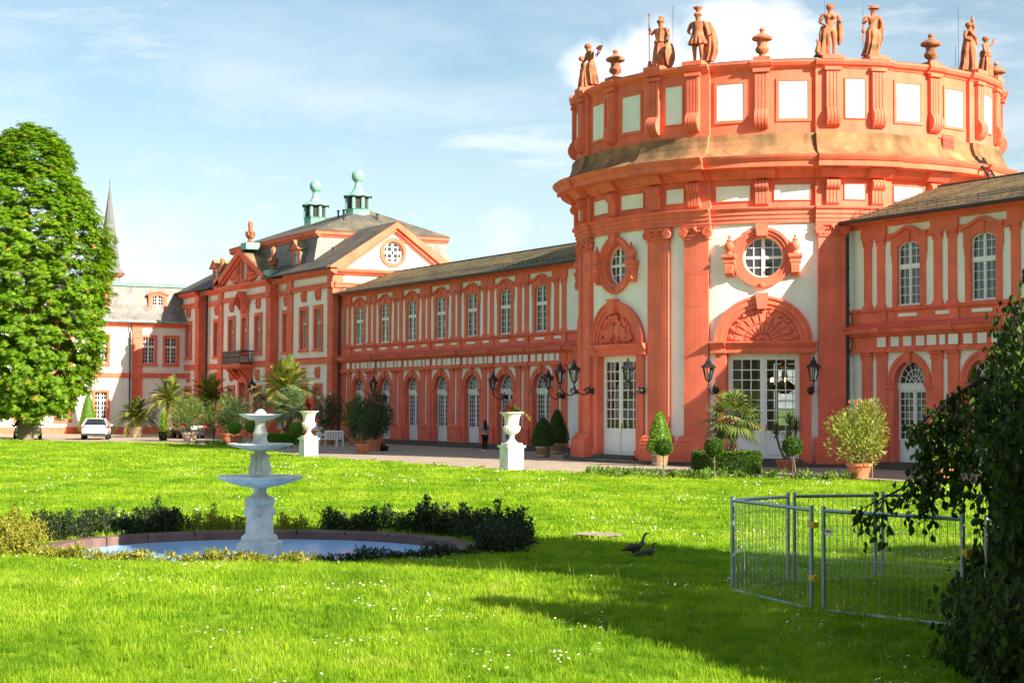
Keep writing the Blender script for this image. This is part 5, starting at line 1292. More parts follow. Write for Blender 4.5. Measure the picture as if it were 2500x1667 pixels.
def sword_plant(L, c, n, l, w, r, lo=-20, hi=85):
    for i in range(n):
        a = 2.399*i; el = R(hi-(hi-lo)*(i/n)); d = Vector((math.cos(a)*math.cos(el), math.sin(a)*math.cos(el), math.sin(el))); ll = l*r.uniform(.8, 1.1); p = Vector(c); q = p+d*ll*.55; e = p+d*ll+Vector((0, 0, -ll*.22*math.cos(el))); s = d.cross(Vector((0, 0, 1))).normalized()
        b = len(L.v); L.v += [tuple(p+s*w*.3), tuple(p-s*w*.3), tuple(q-s*w/2), tuple(q+s*w/2), tuple(e)]; L.f += [(b, b+1, b+2, b+3), (b+3, b+2, b+4)]; k = min(1, max(0, r.gauss(.5, .25))); L.r += [k, k]

# --- in front of the rotunda
cone_tub('bright clipped box cone in a wooden tub before the coat of arms door', 7.16, -6.74, .36, .58, .56, 1.7, 'box_bright', 1)
cone_tub('dark clipped box cone in a wooden tub at the left foot of the rotunda', -4.11, -5.71, .36, .62, .62, 1.35, 'box', 2)
cone_tub('dark clipped box cone half hidden behind the left foot of the rotunda', -9.2, -1.9, .42, .62, .62, 1.7, 'box', 3)
ball_std('box ball on a stem in front of the bright box cone', 18.27, -14.14, .82, .27, 'box', 4)
ball_std('box ball on a stem left of the fan palm hedge', 18.43, -12.19, .80, .295, 'box', 5)
ball_std('box ball on two stems right of the fan palm hedge', 20.04, -10.15, .82, .315, 'box', 6, 2)
HX, HY = 14.3, -8.6
round_hedge('round clipped hedge ringing the fan palm before the wide door', HX, HY, 1.22, .78, 'box', 7)
fan_palm('fan palm with shaggy trunk rising from the round hedge', HX-.1, HY+.35, -.2, 2.0, 1.25, 'palm', 8, n=34, tr=.13)
yc = G(12.74, -4.62); yu = thing('potted_yucca', 'small many stemmed yucca in a terracotta pot beside the wide door', 'yucca', yc, 0, None)
pot(yu, yc, .42, .4, 'terracotta'); L = Leaves(); rr_ = random.Random(31)
for i, (dx, dy, hh) in enumerate(((-.55, -.2, 1.35), (.1, .1, 1.75), (.5, .2, 1.55), (-.15, .2, 1.1))):
    m = MB(); e = (yc[0]+dx*.7, yc[1]+dy, yc[2]+hh); m.tube([(yc[0]+dx*.1, yc[1], yc[2]+.36), (yc[0]+dx*.45, yc[1]+dy*.6, yc[2]+hh*.6), e], [.06, .05, .05], 7); m.build('stem', 'palm_bark', yu); sword_plant(L, e, 46, .62, .05, rr_)
L.build('leaves', 'palm', yu)
m = MB(); m.tube([(yc[0]+.5, yc[1]+.2, yc[2]+1.5), (yc[0]+.62, yc[1]+.3, yc[2]+2.6)], [.015, .006], 4); m.build('flower_stalk', 'bark', yu)
oleander('potted_oleander', 'large yellowish oleander in a terracotta pot right of the wide door', 19.7, -6.98, .44, .52, 'terracotta', 2.05, 1.12, 'oleander', 3600, 11, 3)
m = MB(); m.tube([(20.1, -6.75, -.2), (20.08, -6.75, 1.2)], .018, 5); st = m.build('plant_stake', 'wood_tub'); tag(st, 'thin wooden stake beside the large oleander pot', 'stake')
oleander('potted_oleander', 'bright green potted shrub glimpsed through the weeping branches', 24.4, -7.6, .33, .5, 'terracotta', 1.5, .55, 'lime_leaf', 1200, 12)
# --- middle group by the gallery
oleander('potted_oleander', 'dark oleander mass left of the long gallery doors', -20.0, -7.6, .55, .5, 'terracotta', 2.5, 1.25, 'oleander_dark', 3600, 13)
oleander('potted_oleander', 'dark tall oleander behind the white bench', -26.5, -4.0, .5, .45, 'terracotta', 3.0, .95, 'oleander_dark', 2000, 14)
oleander('potted_oleander', 'dark oleander in a terracotta pot behind the potted yucca', -17.2, -8.4, .42, .62, 'terracotta', 1.6, .8, 'oleander_dark', 1600, 15)
yc = G(-12.9, -11.0); yu = thing('potted_yucca', 'dark yucca with drooping leaves in a terracotta pot on the pavement', 'yucca', yc, 0, None); pot(yu, yc, .42, .52, 'terracotta'); L = Leaves()
m = MB(); m.tube([(yc[0], yc[1], yc[2]+.4), (yc[0]-.1, yc[1]-.1, yc[2]+.9), (yc[0]-.3, yc[1]-.3, yc[2]+1.25)], [.09, .07, .06], 7); m.build('stem', 'palm_bark', yu)
sword_plant(L, (yc[0]-.3, yc[1]-.3, yc[2]+1.3), 130, 1.0, .05, rr_, -55, 85); L.build('leaves', 'yucca_dark', yu)
# --- left group by the pavilion
HX2, HY2 = -33.6, -6.9
round_hedge('round clipped hedge ringing the palms before the pavilion', HX2, HY2, 1.3, .62, 'box_bright', 17)
fan_palm('bluish fan palm rising from the round hedge before the pavilion', HX2+.2, HY2+.2, -.2, 2.35, 1.5, 'palm_blue', 18, n=34)
c = G(-36.6, -5.7); dp = thing('date_palm', 'big feather palm in a wooden tub before the pavilion', 'palm', c, 0, 'feather palms'); tub(dp, c, .62, .8)
date_palm('', c[0], c[1], c[2]+.7, 2.6, 3.0, 'palm_yellow', 19, n=78, tr=.3, parent=dp)
ball_std('box ball on a stem, leftmost before the pavilion oleanders', -26.17, -12.97, .75, .36, 'box_bright', 20)
ball_std('box ball on a stem left of the pavilion hedge', -28.46, -11.12, .78, .37, 'box_bright', 21)
ball_std('box ball on a stem between the pavilion hedge and the far flower urn', -24.12, -10.07, .75, .37, 'box_bright', 22)
oleander('potted_oleander', 'broad oleander in a whitened pot before the pavilion corner', -41.93, -10.32, .52, .62, 'terracotta_pale', 2.3, 1.35, 'oleander_mid', 3600, 23)
oleander('potted_oleander', 'oleander in a red pot left of the box balls', -37.78, -9.18, .5, .6, 'terracotta', 2.4, 1.15, 'oleander_mid', 3000, 24)
oleander('potted_oleander', 'dark low oleander behind the box ball and fountain', -35.2, -9.6, .42, .6, 'terracotta', 2.1, .95, 'oleander_dark', 2200, 25)
oleander('potted_oleander', 'dark oleander behind the far flower urn', -31.5, -5.0, .5, .45, 'terracotta', 2.6, 1.1, 'oleander_dark', 2400, 26)
oleander('potted_oleander', 'slim oleander between the far flower urn and the bench', -28.8, -4.4, .42, .45, 'terracotta', 2.6, .75, 'oleander_mid', 1500, 27)
c = G(-57.53, -9.24); t = thing('date_palm', 'feather palm in a terracotta pot beside the white car', 'palm', c, 0, 'feather palms'); pot(t, c, .55, .75, 'terracotta_pale'); date_palm('', c[0], c[1], c[2]+.6, .9, 2.2, 'palm_yellow', 28, n=40, tr=.25, parent=t)
c = G(-54.8, -7.6); t = thing('date_palm', 'feather palm in a wooden tub between the potted palms', 'palm', c, 0, 'feather palms'); tub(t, c, .55, .8); date_palm('', c[0], c[1], c[2]+.7, 2.0, 2.5, 'palm_yellow', 29, n=44, tr=.25, parent=t)
c = G(-57.5, -3.6); t = thing('date_palm', 'feather palm standing behind the broad oleander', 'palm', c, 0, 'feather palms'); tub(t, c, .5, .8); date_palm('', c[0], c[1], c[2]+.7, 2.2, 2.7, 'palm_yellow', 30, n=42, tr=.25, parent=t)
c = G(-46.07, -10.79); yu = thing('potted_yucca', 'bright green sword leaved plant in a black pot', 'yucca', c, 0, None); pot(yu, c, .36, .6, 'black_plastic'); L = Leaves()
for dz, nn in ((.6, 70), (1.1, 60), (1.5, 50)): sword_plant(L, (c[0]+rr_.uniform(-.1, .1), c[1]+rr_.uniform(-.1, .1), c[2]+dz), nn, .75, .06, rr_, -25, 85)
L.build('leaves', 'lime_leaf', yu)
cone_tub('clipped cone against the white side wing', -70.4, -9.3, .5, .3, .85, 3.0, 'box_bright', 34, False)
m = MB(); m.tube([(-39.17, -9.64, -.2), (-39.17, -9.64, 2.6)], .05, 6); st = m.build('garden_stake', 'iron'); tag(st, 'dark post standing between the two pavilion oleanders', 'post')
# --- bedding plants
def bedding(name, label, pts, n, mat, seed):
    r = random.Random(seed); L = Leaves()
    for i in range(n):
        x, y = r.choice(pts); x += r.gauss(0, .35); y += r.gauss(0, .35); z = gz(x, y)+.02; h = r.uniform(.1, .34)
        for q in range(16): L.leaf((x, y, z+h*r.random()*.6), Vector((r.uniform(-1, 1), r.uniform(-1, 1), 1.1)), rv(r), h*r.uniform(.5, .9), .055, r.random())
    o = L.build(name, mat, None); tag(o, label, 'plants', kind='stuff')
bedding('bedding_plants', 'low leafy bedding plants around the round hedge', [(12.9, -13.5), (14, -13.6), (15, -13.6), (16, -13.4), (16.8, -12.6), (17.4, -11.6), (18.3, -11.1), (19, -10.4), (19.8, -9.8), (20.6, -9.3), (18.4, -12.9), (17.6, -13.8), (21.2, -8.9)], 190, 'bedding', 40)
bedding('bedding_plants', 'low leafy bedding plants before the pavilion hedge', [(-31, -12.3), (-29.5, -12.2), (-28, -12.2), (-26.5, -12.3), (-25, -12), (-23.5, -11.6), (-33, -12.3), (-22, -12.2)], 130, 'box_bright', 41)

# ================================================================== garden urns, fountain, pool
def garden_urn(label, x, y, s, seed, plant):
    c = G(x, y); t = thing('garden_urn', label, 'urn', c, 0, 'white garden urns on pedestals'); z = c[2]
    m = MB(); m.box(x-.34*s, x+.34*s, y-.34*s, y+.34*s, z, z+.85*s); m.box(x-.40*s, x+.40*s, y-.40*s, y+.40*s, z+.85*s, z+.93*s); m.box(x-.3*s, x+.3*s, y-.3*s, y+.3*s, z+.93*s, z+1.02*s); m.build('pedestal', 'marble_white', t)
    m = MB(); m.lathe([(.28*s, 1.02*s), (.2*s, 1.06*s), (.12*s, 1.16*s), (.09*s, 1.24*s), (.12*s, 1.3*s), (.1*s, 1.34*s)], (x, y, z), 24); m.build('foot', 'marble_white', t, smooth=40)
    m = MB(); m.lathe([(.1*s, 1.33*s), (.22*s, 1.38*s), (.31*s, 1.48*s), (.34*s, 1.6*s), (.33*s, 1.66*s)], (x, y, z), 36, flute=.09); m.build('gadroon_bowl', 'marble_white', t, smooth=40)
    m = MB(); m.lathe([(.28*s, 1.62*s), (.27*s, 1.8*s), (.3*s, 2.0*s), (.38*s, 2.12*s), (.46*s, 2.16*s), (.47*s, 2.2*s), (.4*s, 2.2*s), (.3*s, 2.1*s), (.02, 2.08*s)], (x, y, z), 32, caps=False); m.build('bell', 'marble_white', t, smooth=40)
    p = thing('urn_plant', 'dark red cordyline growing in the far flower urn' if plant == 'cord' else 'reddish canna growing in the near flower urn', 'plant', (x, y, z+2.1*s), 0, None); L = Leaves(); r = random.Random(seed)
    if plant == 'cord': sword_plant(L, (x, y, z+2.15*s), 70, .72, .05, r, 5, 88); sword_plant(L, (x, y, z+2.35*s), 40, .6, .05, r, 20, 88); L.build('leaves', 'red_leaf', p)
    else:
        sword_plant(L, (x-.06, y, z+2.1*s), 22, .62, .15, r, 20, 88); L.build('leaves', 'red_leaf', p); L = Leaves()
        sword_plant(L, (x+.05, y+.05, z+2.1*s), 10, .5, .14, r, 25, 80); L.build('green_leaves', 'box', p)
        L = Leaves(); a = Vector((.49, .87, 0))
        for q in range(40): u = q/40; L.leaf(Vector((x, y, z+2.18*s))+a*(.2+.5*u)+Vector((0, 0, .1-.35*u*u)), rv(r)+Vector((0, 0, -.3)), rv(r), .12, .06, r.random())
        L.build('trailing_leaves', 'yew_gold', p)
garden_urn('white stone urn on a pedestal before the long gallery', 8.13, -14.23, 1.0, 3, 'canna')
garden_urn('white stone urn on a pedestal between the bench and the fountain', -8.8, -15.62, .98, 4, 'cord')

px, py = POOL; ZW = -.33
m = MB(); m.lathe([(.01, 0), (3.5, 0)], (px, py, ZW), 64, caps=False); wt = m.build('pool_water', 'glass'); wt['kind'] = 'structure'
def water():
    m = bpy.data.materials.new('water'); m.use_nodes = True; t = m.node_tree; b = t.nodes['Principled BSDF']; b.inputs['Base Color'].default_value = (.36, .62, .98, 1); b.inputs['Roughness'].default_value = .2; b.inputs['Specular IOR Level'].default_value = .3; b.inputs['IOR'].default_value = 1.33
    geo = N(t, 'ShaderNodeNewGeometry'); n = N(t, 'ShaderNodeTexNoise'); n.inputs['Scale'].default_value = 6; t.links.new(geo.outputs['Position'], n.inputs['Vector']); bn = N(t, 'ShaderNodeBump'); bn.inputs['Strength'].default_value = .15; bn.inputs['Distance'].default_value = .02; t.links.new(n.outputs['Fac'], bn.inputs['Height']); t.links.new(bn.outputs[0], b.inputs['Normal']); MAT['water'] = m; return m
wt.data.materials[0] = water()
pr_ = thing('pool_rim', 'reddish brown stone kerb around the round pool', 'kerb', (px, py, -.33), 0, None)
for k in range(22):
    a0, a1 = 360*k/22+.25, 360*(k+1)/22-.25; m = MB(); m.lathe([(3.42, -.45), (3.42, -.19), (3.44, -.17), (3.72, -.165), (3.76, -.2), (3.76, -.45)], (px, py, 0), 5, a0=a0, a1=a1); m.build('kerb_stone', 'kerb_stone', pr_)
ft = thing('fountain', 'pale three tiered stone fountain standing in the round pool', 'fountain', (px, py, ZW), 0, None)
def oct_(p, name, n=8, rot=22.5, mat='marble', smooth=None, flute=0):
    m = MB(); a = R(rot); m.F = lambda x, y, z: (px+(x-px)*math.cos(a)-(y-py)*math.sin(a), py+(x-px)*math.sin(a)+(y-py)*math.cos(a), z)
    m.lathe(p, (px, py, 0), n, flute=flute); m.build(name, mat, ft, smooth=smooth)
oct_([(.49, -.45), (.49, -.12), (.46, -.1)], 'plinth', 4, 45+60.8)
oct_([(.325, -.11), (.325, -.03), (.31, 0), (.255, .04)], 'base_moulding', 8, 22.5+60.8)
oct_([(.25, .03), (.225, .5), (.265, .56), (.265, .62), (.22, .67)], 'pedestal', 8, 22.5+60.8)
for k in range(4):
    a = R(60.8-90+90*k+8); m = MB(); c = Vector((px+.205*math.cos(a), py+.205*math.sin(a), .42)); m.sphere(c, .06, .06, .085, 10, 8); m.sphere(c+Vector((.04*math.cos(a), .04*math.sin(a), -.03)), .035, .035, .035, 8, 6); m.build('lion_mask', 'marble', ft, smooth=60)
oct_([(.21, .66), (.14, .7), (.11, .76), (.12, .82), (.18, .84)], 'neck', 20, 0, smooth=40)
oct_([(.1, .82), (.38, .87), (.62, .95), (.74, 1.0), (.75, 1.03), (.7, 1.02), (.4, .93), (.02, .92)], 'lower_basin', 40, 0, smooth=30, flute=.02)
oct_([(.16, .92), (.13, 1.0), (.17, 1.06), (.16, 1.1)], 'stem_foot', 20, 0, smooth=40)
m = MB(); m.tube([(px, py, 1.0), (px, py, 1.2), (px, py, 1.45)], [.14, .12, .09], 10)
for k in range(4):
    a = R(60.8+45+90*k); m.tube([(px+.14*math.cos(a), py+.14*math.sin(a), 1.02), (px+.17*math.cos(a), py+.17*math.sin(a), 1.15), (px+.12*math.cos(a), py+.12*math.sin(a), 1.28), (px+.16*math.cos(a), py+.16*math.sin(a), 1.36), (px+.08*math.cos(a), py+.08*math.sin(a), 1.42)], [.06, .075, .06, .05, .03], 8)
m.build('dolphin_stem', 'marble', ft, smooth=60)
oct_([(.08, 1.44), (.3, 1.49), (.5, 1.55), (.565, 1.57), (.56, 1.59), (.3, 1.54), (.02, 1.54)], 'middle_basin', 36, 0, smooth=30, flute=.015)
oct_([(.17, 1.54), (.17, 1.58), (.12, 1.64), (.11, 1.7), (.13, 1.76), (.1, 1.82), (.085, 1.92), (.1, 1.99)], 'upper_stem', 20, 0, smooth=40)
oct_([(.08, 1.98), (.2, 2.0), (.31, 2.05), (.365, 2.08), (.365, 2.1), (.2, 2.07), (.02, 2.07)], 'upper_basin', 32, 0, smooth=30)
oct_([(.09, 2.07), (.1, 2.12), (.07, 2.15), (.05, 2.17), (.01, 2.18)], 'finial', 16, 0, smooth=40)
# ================================================================== scattering of leaves and blades
def scatter(name, mat, protos, P_, ROT, SCL, VID, RND, parent=None):
    """one object: small prototype faces plus points; a node tree sets a prototype on every point"""
    v = []; f = []; pid = []
    for k, (pv, pf) in enumerate(protos):
        b = len(v); v += pv; f += [tuple(i+b for i in q) for q in pf]; pid += [k+1]*len(pv)
    np_ = len(v); n = len(P_); v = v+[tuple(p) for p in P_]
    me = bpy.data.meshes.new(name); me.from_pydata(v, [], f); me.materials.append(MAT[mat])
    def attr(nm, typ, dim, head, arr):
        a = me.attributes.new(nm, typ, 'POINT'); d = np.zeros((np_+n, dim), dtype=np.float32 if typ != 'INT' else np.int32); d[:np_] = head; d[np_:] = np.asarray(arr).reshape(n, dim)
        a.data.foreach_set('vector' if dim == 3 else 'value', d.ravel())
    a = me.attributes.new('pid', 'INT', 'POINT'); a.data.foreach_set('value', np.array(pid+[-(q+1) for q in VID], dtype=np.int32))
    attr('rot', 'FLOAT_VECTOR', 3, 0, ROT); attr('scl', 'FLOAT', 1, 1, SCL); attr('rnd', 'FLOAT', 1, 0, RND)
    o = inst(name, me, parent)
    g = bpy.data.node_groups.new(name+'_nodes', 'GeometryNodeTree'); g.is_modifier = True
    g.interface.new_socket('Geometry', in_out='INPUT', socket_type='NodeSocketGeometry'); g.interface.new_socket('Geometry', in_out='OUTPUT', socket_type='NodeSocketGeometry')
    gi, go = N(g, 'NodeGroupInput'), N(g, 'NodeGroupOutput'); jn = N(g, 'GeometryNodeJoinGeometry')
    def named(nm, t): q = N(g, 'GeometryNodeInputNamedAttribute', data_type=t); q.inputs['Name'].default_value = nm; return q.outputs['Attribute']
    ia, ra, sa = named('pid', 'INT'), named('rot', 'FLOAT_VECTOR'), named('scl', 'FLOAT')
    e2r = N(g, 'FunctionNodeEulerToRotation'); g.links.new(ra, e2r.inputs[0])
    def sep(val):
        c = N(g, 'FunctionNodeCompare', data_type='INT', operation='EQUAL'); g.links.new(ia, c.inputs[2]); c.inputs[3].default_value = val
        s = N(g, 'GeometryNodeSeparateGeometry', domain='POINT'); g.links.new(gi.outputs[0], s.inputs[0]); g.links.new(c.outputs[0], s.inputs['Selection']); return s.outputs[0]
    for k in range(len(protos)):
        io = N(g, 'GeometryNodeInstanceOnPoints'); g.links.new(sep(-(k+1)), io.inputs['Points']); g.links.new(sep(k+1), io.inputs['Instance']); g.links.new(e2r.outputs[0], io.inputs['Rotation']); g.links.new(sa, io.inputs['Scale']); g.links.new(io.outputs[0], jn.inputs[0])
    g.links.new(jn.outputs[0], go.inputs[0])
    md = o.modifiers.new('scatter', 'NODES'); md.node_group = g; return o

def scatter_real(name, mat, protos, P_, ROT, SCL, VID, RND, parent=None):
    """the same, as real faces: every leaf turned, scaled and set at its point"""
    P_, ROT, SCL, VID, RND = (np.asarray(q) for q in (P_, ROT, SCL, VID, RND)); V = []; Fs = []; Rn = []; base = 0
    cx_, sx_ = np.cos(ROT[:, 0]), np.sin(ROT[:, 0]); cy_, sy_ = np.cos(ROT[:, 1]), np.sin(ROT[:, 1]); cz_, sz_ = np.cos(ROT[:, 2]), np.sin(ROT[:, 2])
    Mx = np.stack([np.stack([cz_*cy_, cz_*sy_*sx_-sz_*cx_, cz_*sy_*cx_+sz_*sx_], -1), np.stack([sz_*cy_, sz_*sy_*sx_+cz_*cx_, sz_*sy_*cx_-cz_*sx_], -1), np.stack([-sy_, cy_*sx_, cy_*cx_], -1)], 1)*SCL[:, None, None]
    for k, (pv, pf) in enumerate(protos):
        ii = np.nonzero(VID == k)[0]; pv = np.array(pv); n = len(pv); q = np.einsum('nij,vj->nvi', Mx[ii], pv)+P_[ii][:, None, :]; V.append(q.reshape(-1, 3)); off = base+np.arange(len(ii))*n
        for f in pf: Fs.append(np.array(f)[None, :]+off[:, None]); Rn.append(RND[ii])
        base += len(ii)*n
    V = np.concatenate(V); me = bpy.data.meshes.new(name); tot = [a.shape for a in Fs]; loops = np.concatenate([a.ravel() for a in Fs]); cnt = np.concatenate([np.full(a.shape[0], a.shape[1]) for a in Fs])
    me.vertices.add(len(V)); me.vertices.foreach_set('co', V.astype(np.float32).ravel()); me.loops.add(len(loops)); me.loops.foreach_set('vertex_index', loops.astype(np.int32)); me.polygons.add(len(cnt)); me.polygons.foreach_set('loop_start', np.concatenate([[0], np.cumsum(cnt)[:-1]]).astype(np.int32)); me.polygons.foreach_set('loop_total', cnt.astype(np.int32)); me.update(calc_edges=True); me.materials.append(MAT[mat])
    a = me.attributes.new('rnd', 'FLOAT', 'FACE'); a.data.foreach_set('value', np.concatenate(Rn).astype(np.float32)); return inst(name, me, parent)

leafmat('grass', (.10, .23, .008), (.34, .50, .028), .42, 'INSTANCER', c3=(.44, .48, .10), rough=.6, spec=.15)
leafmat('grass_tall', (.16, .26, .02), (.36, .38, .10), .42, 'INSTANCER', rough=.6, spec=.15)
leafmat('chestnut', (.07, .17, .006), (.20, .35, .012), .40, 'GEOMETRY', c3=(.50, .30, .06))
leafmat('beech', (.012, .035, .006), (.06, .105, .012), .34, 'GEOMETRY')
leafmat('daisy', (.8, .8, .76), (.85, .85, .8), .2, 'INSTANCER')
def inpoly(x, y, poly):
    c = False; j = len(poly)-1
    for i in range(len(poly)):
        a, b = poly[i], poly[j]
        if (a[1] > y) != (b[1] > y) and x < (b[0]-a[0])*(y-a[1])/(b[1]-a[1])+a[0]: c = not c
        j = i
    return c
def tuft(seed, n, h, spread, w):
    r = random.Random(seed); v = []; f = []
    for i in range(n):
        a = r.uniform(0, 2*PI); d = spread*math.sqrt(r.random()); x, y = d*math.cos(a), d*math.sin(a); b = r.uniform(0, 2*PI); hh = h*r.uniform(.5, 1.15); ln = hh*r.uniform(.15, .8)
        dx, dy = math.cos(b), math.sin(b); sx, sy = -dy*w, dx*w; k = len(v)
        v += [(x+sx, y+sy, 0), (x-sx, y-sy, 0), (x-sx*.8+dx*ln*.35, y-sy*.8+dy*ln*.35, hh*.6), (x+sx*.8+dx*ln*.35, y+sy*.8+dy*ln*.35, hh*.6), (x+dx*ln, y+dy*ln, hh)]
        f += [(k, k+1, k+2, k+3), (k+3, k+2, k+4)]
    return v, f
nr = np.random.default_rng(5)
def grass_band(name, label, b0, b1, dens, n, h, spread, w, slack=1.12, seed=0, mat='grass', poly=lawn_poly):
    pts = []; area = 0
    hw0, hw1 = b0*.3024*slack+.6, b1*.3024*slack+.6; A = (hw0+hw1)*(b1-b0); N_ = int(A*dens)
    while len(pts) < N_:
        b = b0+(b1-b0)*nr.random(); hw = b*.3024*slack+.6
        if nr.random() > hw/hw1: continue
        a = nr.uniform(-hw, hw); x, y = site(a, b)
        if (x-px)**2+(y-py)**2 < 3.8**2 or not inpoly(x, y, poly): N_ -= 1; continue
        pts.append((x, y, gz(x, y)+.012))
    m = len(pts); P_ = np.array(pts)
    # patches: slow variation of height and colour over the lawn
    ph = np.sin(P_[:, 0]*.9+1.3*np.sin(P_[:, 1]*.7))*np.cos(P_[:, 1]*1.1+np.sin(P_[:, 0]*.5)); ph2 = np.sin(P_[:, 0]*3.1+P_[:, 1]*1.7)*np.sin(P_[:, 1]*2.7-P_[:, 0])
    rot = np.stack([nr.normal(0, .08, m), nr.normal(0, .08, m), nr.uniform(0, 6.28, m)], -1)
    rnd = np.clip(.48+.22*ph+.14*ph2+nr.normal(0, .17, m), 0, .92)
    scl = np.clip(nr.normal(1, .2, m)+.12*ph+.1*ph2, .5, 1.6)
    o = scatter(name, mat, [tuft(seed+k, n, h, spread, w) for k in range(4)], P_, rot, scl, list(nr.integers(0, 4, m)), rnd)
    return tag(o, label, 'grass', kind='stuff')
grass_band('lawn_grass', 'mown grass of the near lawn', 11.5, 17, 120, 34, .075, .075, .0024, seed=1)
grass_band('lawn_grass', 'mown grass of the lawn around the pool', 17, 30, 70, 34, .075, .10, .0034, seed=11)
grass_band('lawn_grass', 'mown grass of the far lawn before the palace', 30, 60, 18, 40, .075, .20, .007, seed=21)
grass_band('lawn_grass', 'mown grass at the far edge of the lawn by the cars', 60, 115, 5, 46, .07, .36, .015, seed=31)
# taller seeding stalks in the shade by the fence
pts = []
while len(pts) < 420:
    a, b = nr.uniform(-2.5, 4.8), nr.uniform(14.5, 24); x, y = site(a, b); k = math.exp(-((b-(17.8-1.0*(a-1)))/1.0)**2)+math.exp(-((b-(23.2-.75*a))/.8)**2)
    if nr.random() < k: pts.append((x, y, gz(x, y)))
m_ = len(pts); o = scatter('grass_stalks', 'grass_tall', [tuft(70+k, 3, .2, .05, .0022) for k in range(3)], np.array(pts), np.stack([nr.normal(0, .1, m_), nr.normal(0, .1, m_), nr.uniform(0, 6, m_)], -1), nr.uniform(.6, 1.4, m_), list(nr.integers(0, 3, m_)), nr.random(m_)); tag(o, 'taller seeding grass stalks near the fence', 'grass', kind='stuff')
# daisies in drifts
def daisy():
    v = [(0, 0, .07)]; f = []
    for i in range(10): a = 2*PI*i/10; q = 1 if i % 2 else .78; v.append((.011*q*math.cos(a), .011*q*math.sin(a), .073))
    f = [(0, 1+i, 1+(i+1) % 10) for i in range(10)]; return v, f
pts = []; scl = []
r = random.Random(3)
cl = [(r.uniform(-.29, .29)*b, b) for b in [11.8+52*r.random()**1.5 for _ in range(170)]]
for a, b in cl:
    for k in range(r.randint(1, 22)):
        x, y = site(a+r.gauss(0, .12+b*.006), b+r.gauss(0, .14+b*.012))
        if inpoly(x, y, lawn_poly) and (x-px)**2+(y-py)**2 > 16: pts.append((x, y, gz(x, y)+.01)); scl.append(r.uniform(.9, 1.4)*(1+max(0, b-16)*.03))
m_ = len(pts); o = scatter('daisies', 'daisy', [daisy()], np.array(pts), np.stack([nr.normal(.25, .3, m_), nr.normal(0, .3, m_), nr.uniform(0, 6, m_)], -1), np.array(scl), [0]*m_, nr.random(m_)); tag(o, 'white daisies scattered in drifts over the lawn', 'daisies', kind='stuff')

# ================================================================== chestnut tree
def palmate(seed, l=.22):
    r = random.Random(seed); v = []; f = []
    for k in range(7):
        a = R(-120+40*k); dx, dy = math.cos(a), math.sin(a); ll = l*(1-.1*abs(k-3))*r.uniform(.9, 1.1); dr = r.uniform(.25, .5); b = len(v); w = ll*.17
        v += [(0, 0, 0), (dx*ll*.6-dy*w, dy*ll*.6+dx*w, -dr*ll*.3), (dx*ll, dy*ll, -dr*ll), (dx*ll*.6+dy*w, dy*ll*.6-dx*w, -dr*ll*.3)]; f.append((b, b+1, b+2, b+3))
    return v, f
def branchy(name, base, top, r0, limbs, seed, parent, mat='bark'):
    r = random.Random(seed); m = MB(); base, top = Vector(base), Vector(top); k = 8
    tp = [base.lerp(top, i/k)+Vector((r.uniform(-1, 1), r.uniform(-1, 1), 0))*.06*r0*i for i in range(k+1)]; m.tube(tp, [r0*(1.35 if i == 0 else 1)*(1-.85*i/k) for i in range(k+1)], 12); m.build('trunk', mat, parent, smooth=60)
    m = MB()
    for e, f in limbs:
        a = tp[min(k, max(1, int(f*k)))]; e = Vector(e); mid = (a+e)/2+Vector((0, 0, .12*(e-a).length)); m.tube([a, a.lerp(mid, .6), mid, e], [r0*.4*(1-f*.5), r0*.3*(1-f*.5), r0*.2, r0*.05], 7)
    m.build('limbs', mat, parent, smooth=60)
tx, ty = -48.95, -19.26; tz = gz(tx, ty)
ct = thing('chestnut_tree', 'tall rounded chestnut tree at the left edge of the lawn', 'tree', (tx, ty, tz), 0, None)
r = random.Random(12); lim = []
CRT = [(1.2, 1.6), (1.6, 2.3), (2.2, 3.0), (3.2, 3.8), (4.7, 4.5), (7, 5.15), (9.5, 5.5), (11.7, 5.55), (13.5, 5.1), (15, 4.45), (16.5, 3.65), (18, 2.75), (19.2, 2.4), (20.2, 1.2), (20.7, .1), (30, .05)]
def crown_r(z):   # radius of the crown at height z
    for (z0, a0), (z1, a1) in zip(CRT, CRT[1:]):
        if z <= z1: return a0+(a1-a0)*max(0, z-z0)/(z1-z0)
for k in range(22): z = r.uniform(3, 16); a = 2.4*k; q = crown_r(z+1)*.75; lim.append(((tx+q*math.cos(a), ty+q*math.sin(a), z+1), (z-1.5)/18))
branchy('trunk', (tx, ty, tz), (tx+.2, ty, 17.5), .42, lim, 3, ct)
P_ = []; ROT = []; SC_ = []
clumps = []
for k in range(1150):
    z = 1.5+19.0*((k+.5)/1150); a = 2.399963*k+r.uniform(-.15, .15); q = crown_r(z)*r.uniform(.84, 1.0)*(1+.05*math.sin(3*a+z*.8)); clumps.append((Vector((tx+q*math.cos(a), ty+q*math.sin(a), z+r.uniform(-.3, .3))), r.uniform(.4, .85)))
for k in range(220): z = r.uniform(1.5, 18); a = r.uniform(0, 6.28); q = crown_r(z)*r.uniform(.2, .7); clumps.append((Vector((tx+q*math.cos(a), ty+q*math.sin(a), z)), r.uniform(.6, 1.0)))
for c, cr in clumps:
    o = Vector((c.x-tx, c.y-ty, (c.z-8)*.35)).normalized()
    for q in range(int(36*cr)):
        v = rv(r); p = c+Vector((v.x, v.y, v.z*.55))*cr*r.uniform(.3, 1); P_.append(p); n = (o*.75+Vector((0, 0, .9))+rv(r)*.5).normalized(); e = n.to_track_quat('Z', 'Y').to_euler(); ROT.append((e.x, e.y, e.z)); SC_.append(r.uniform(.95, 1.6))
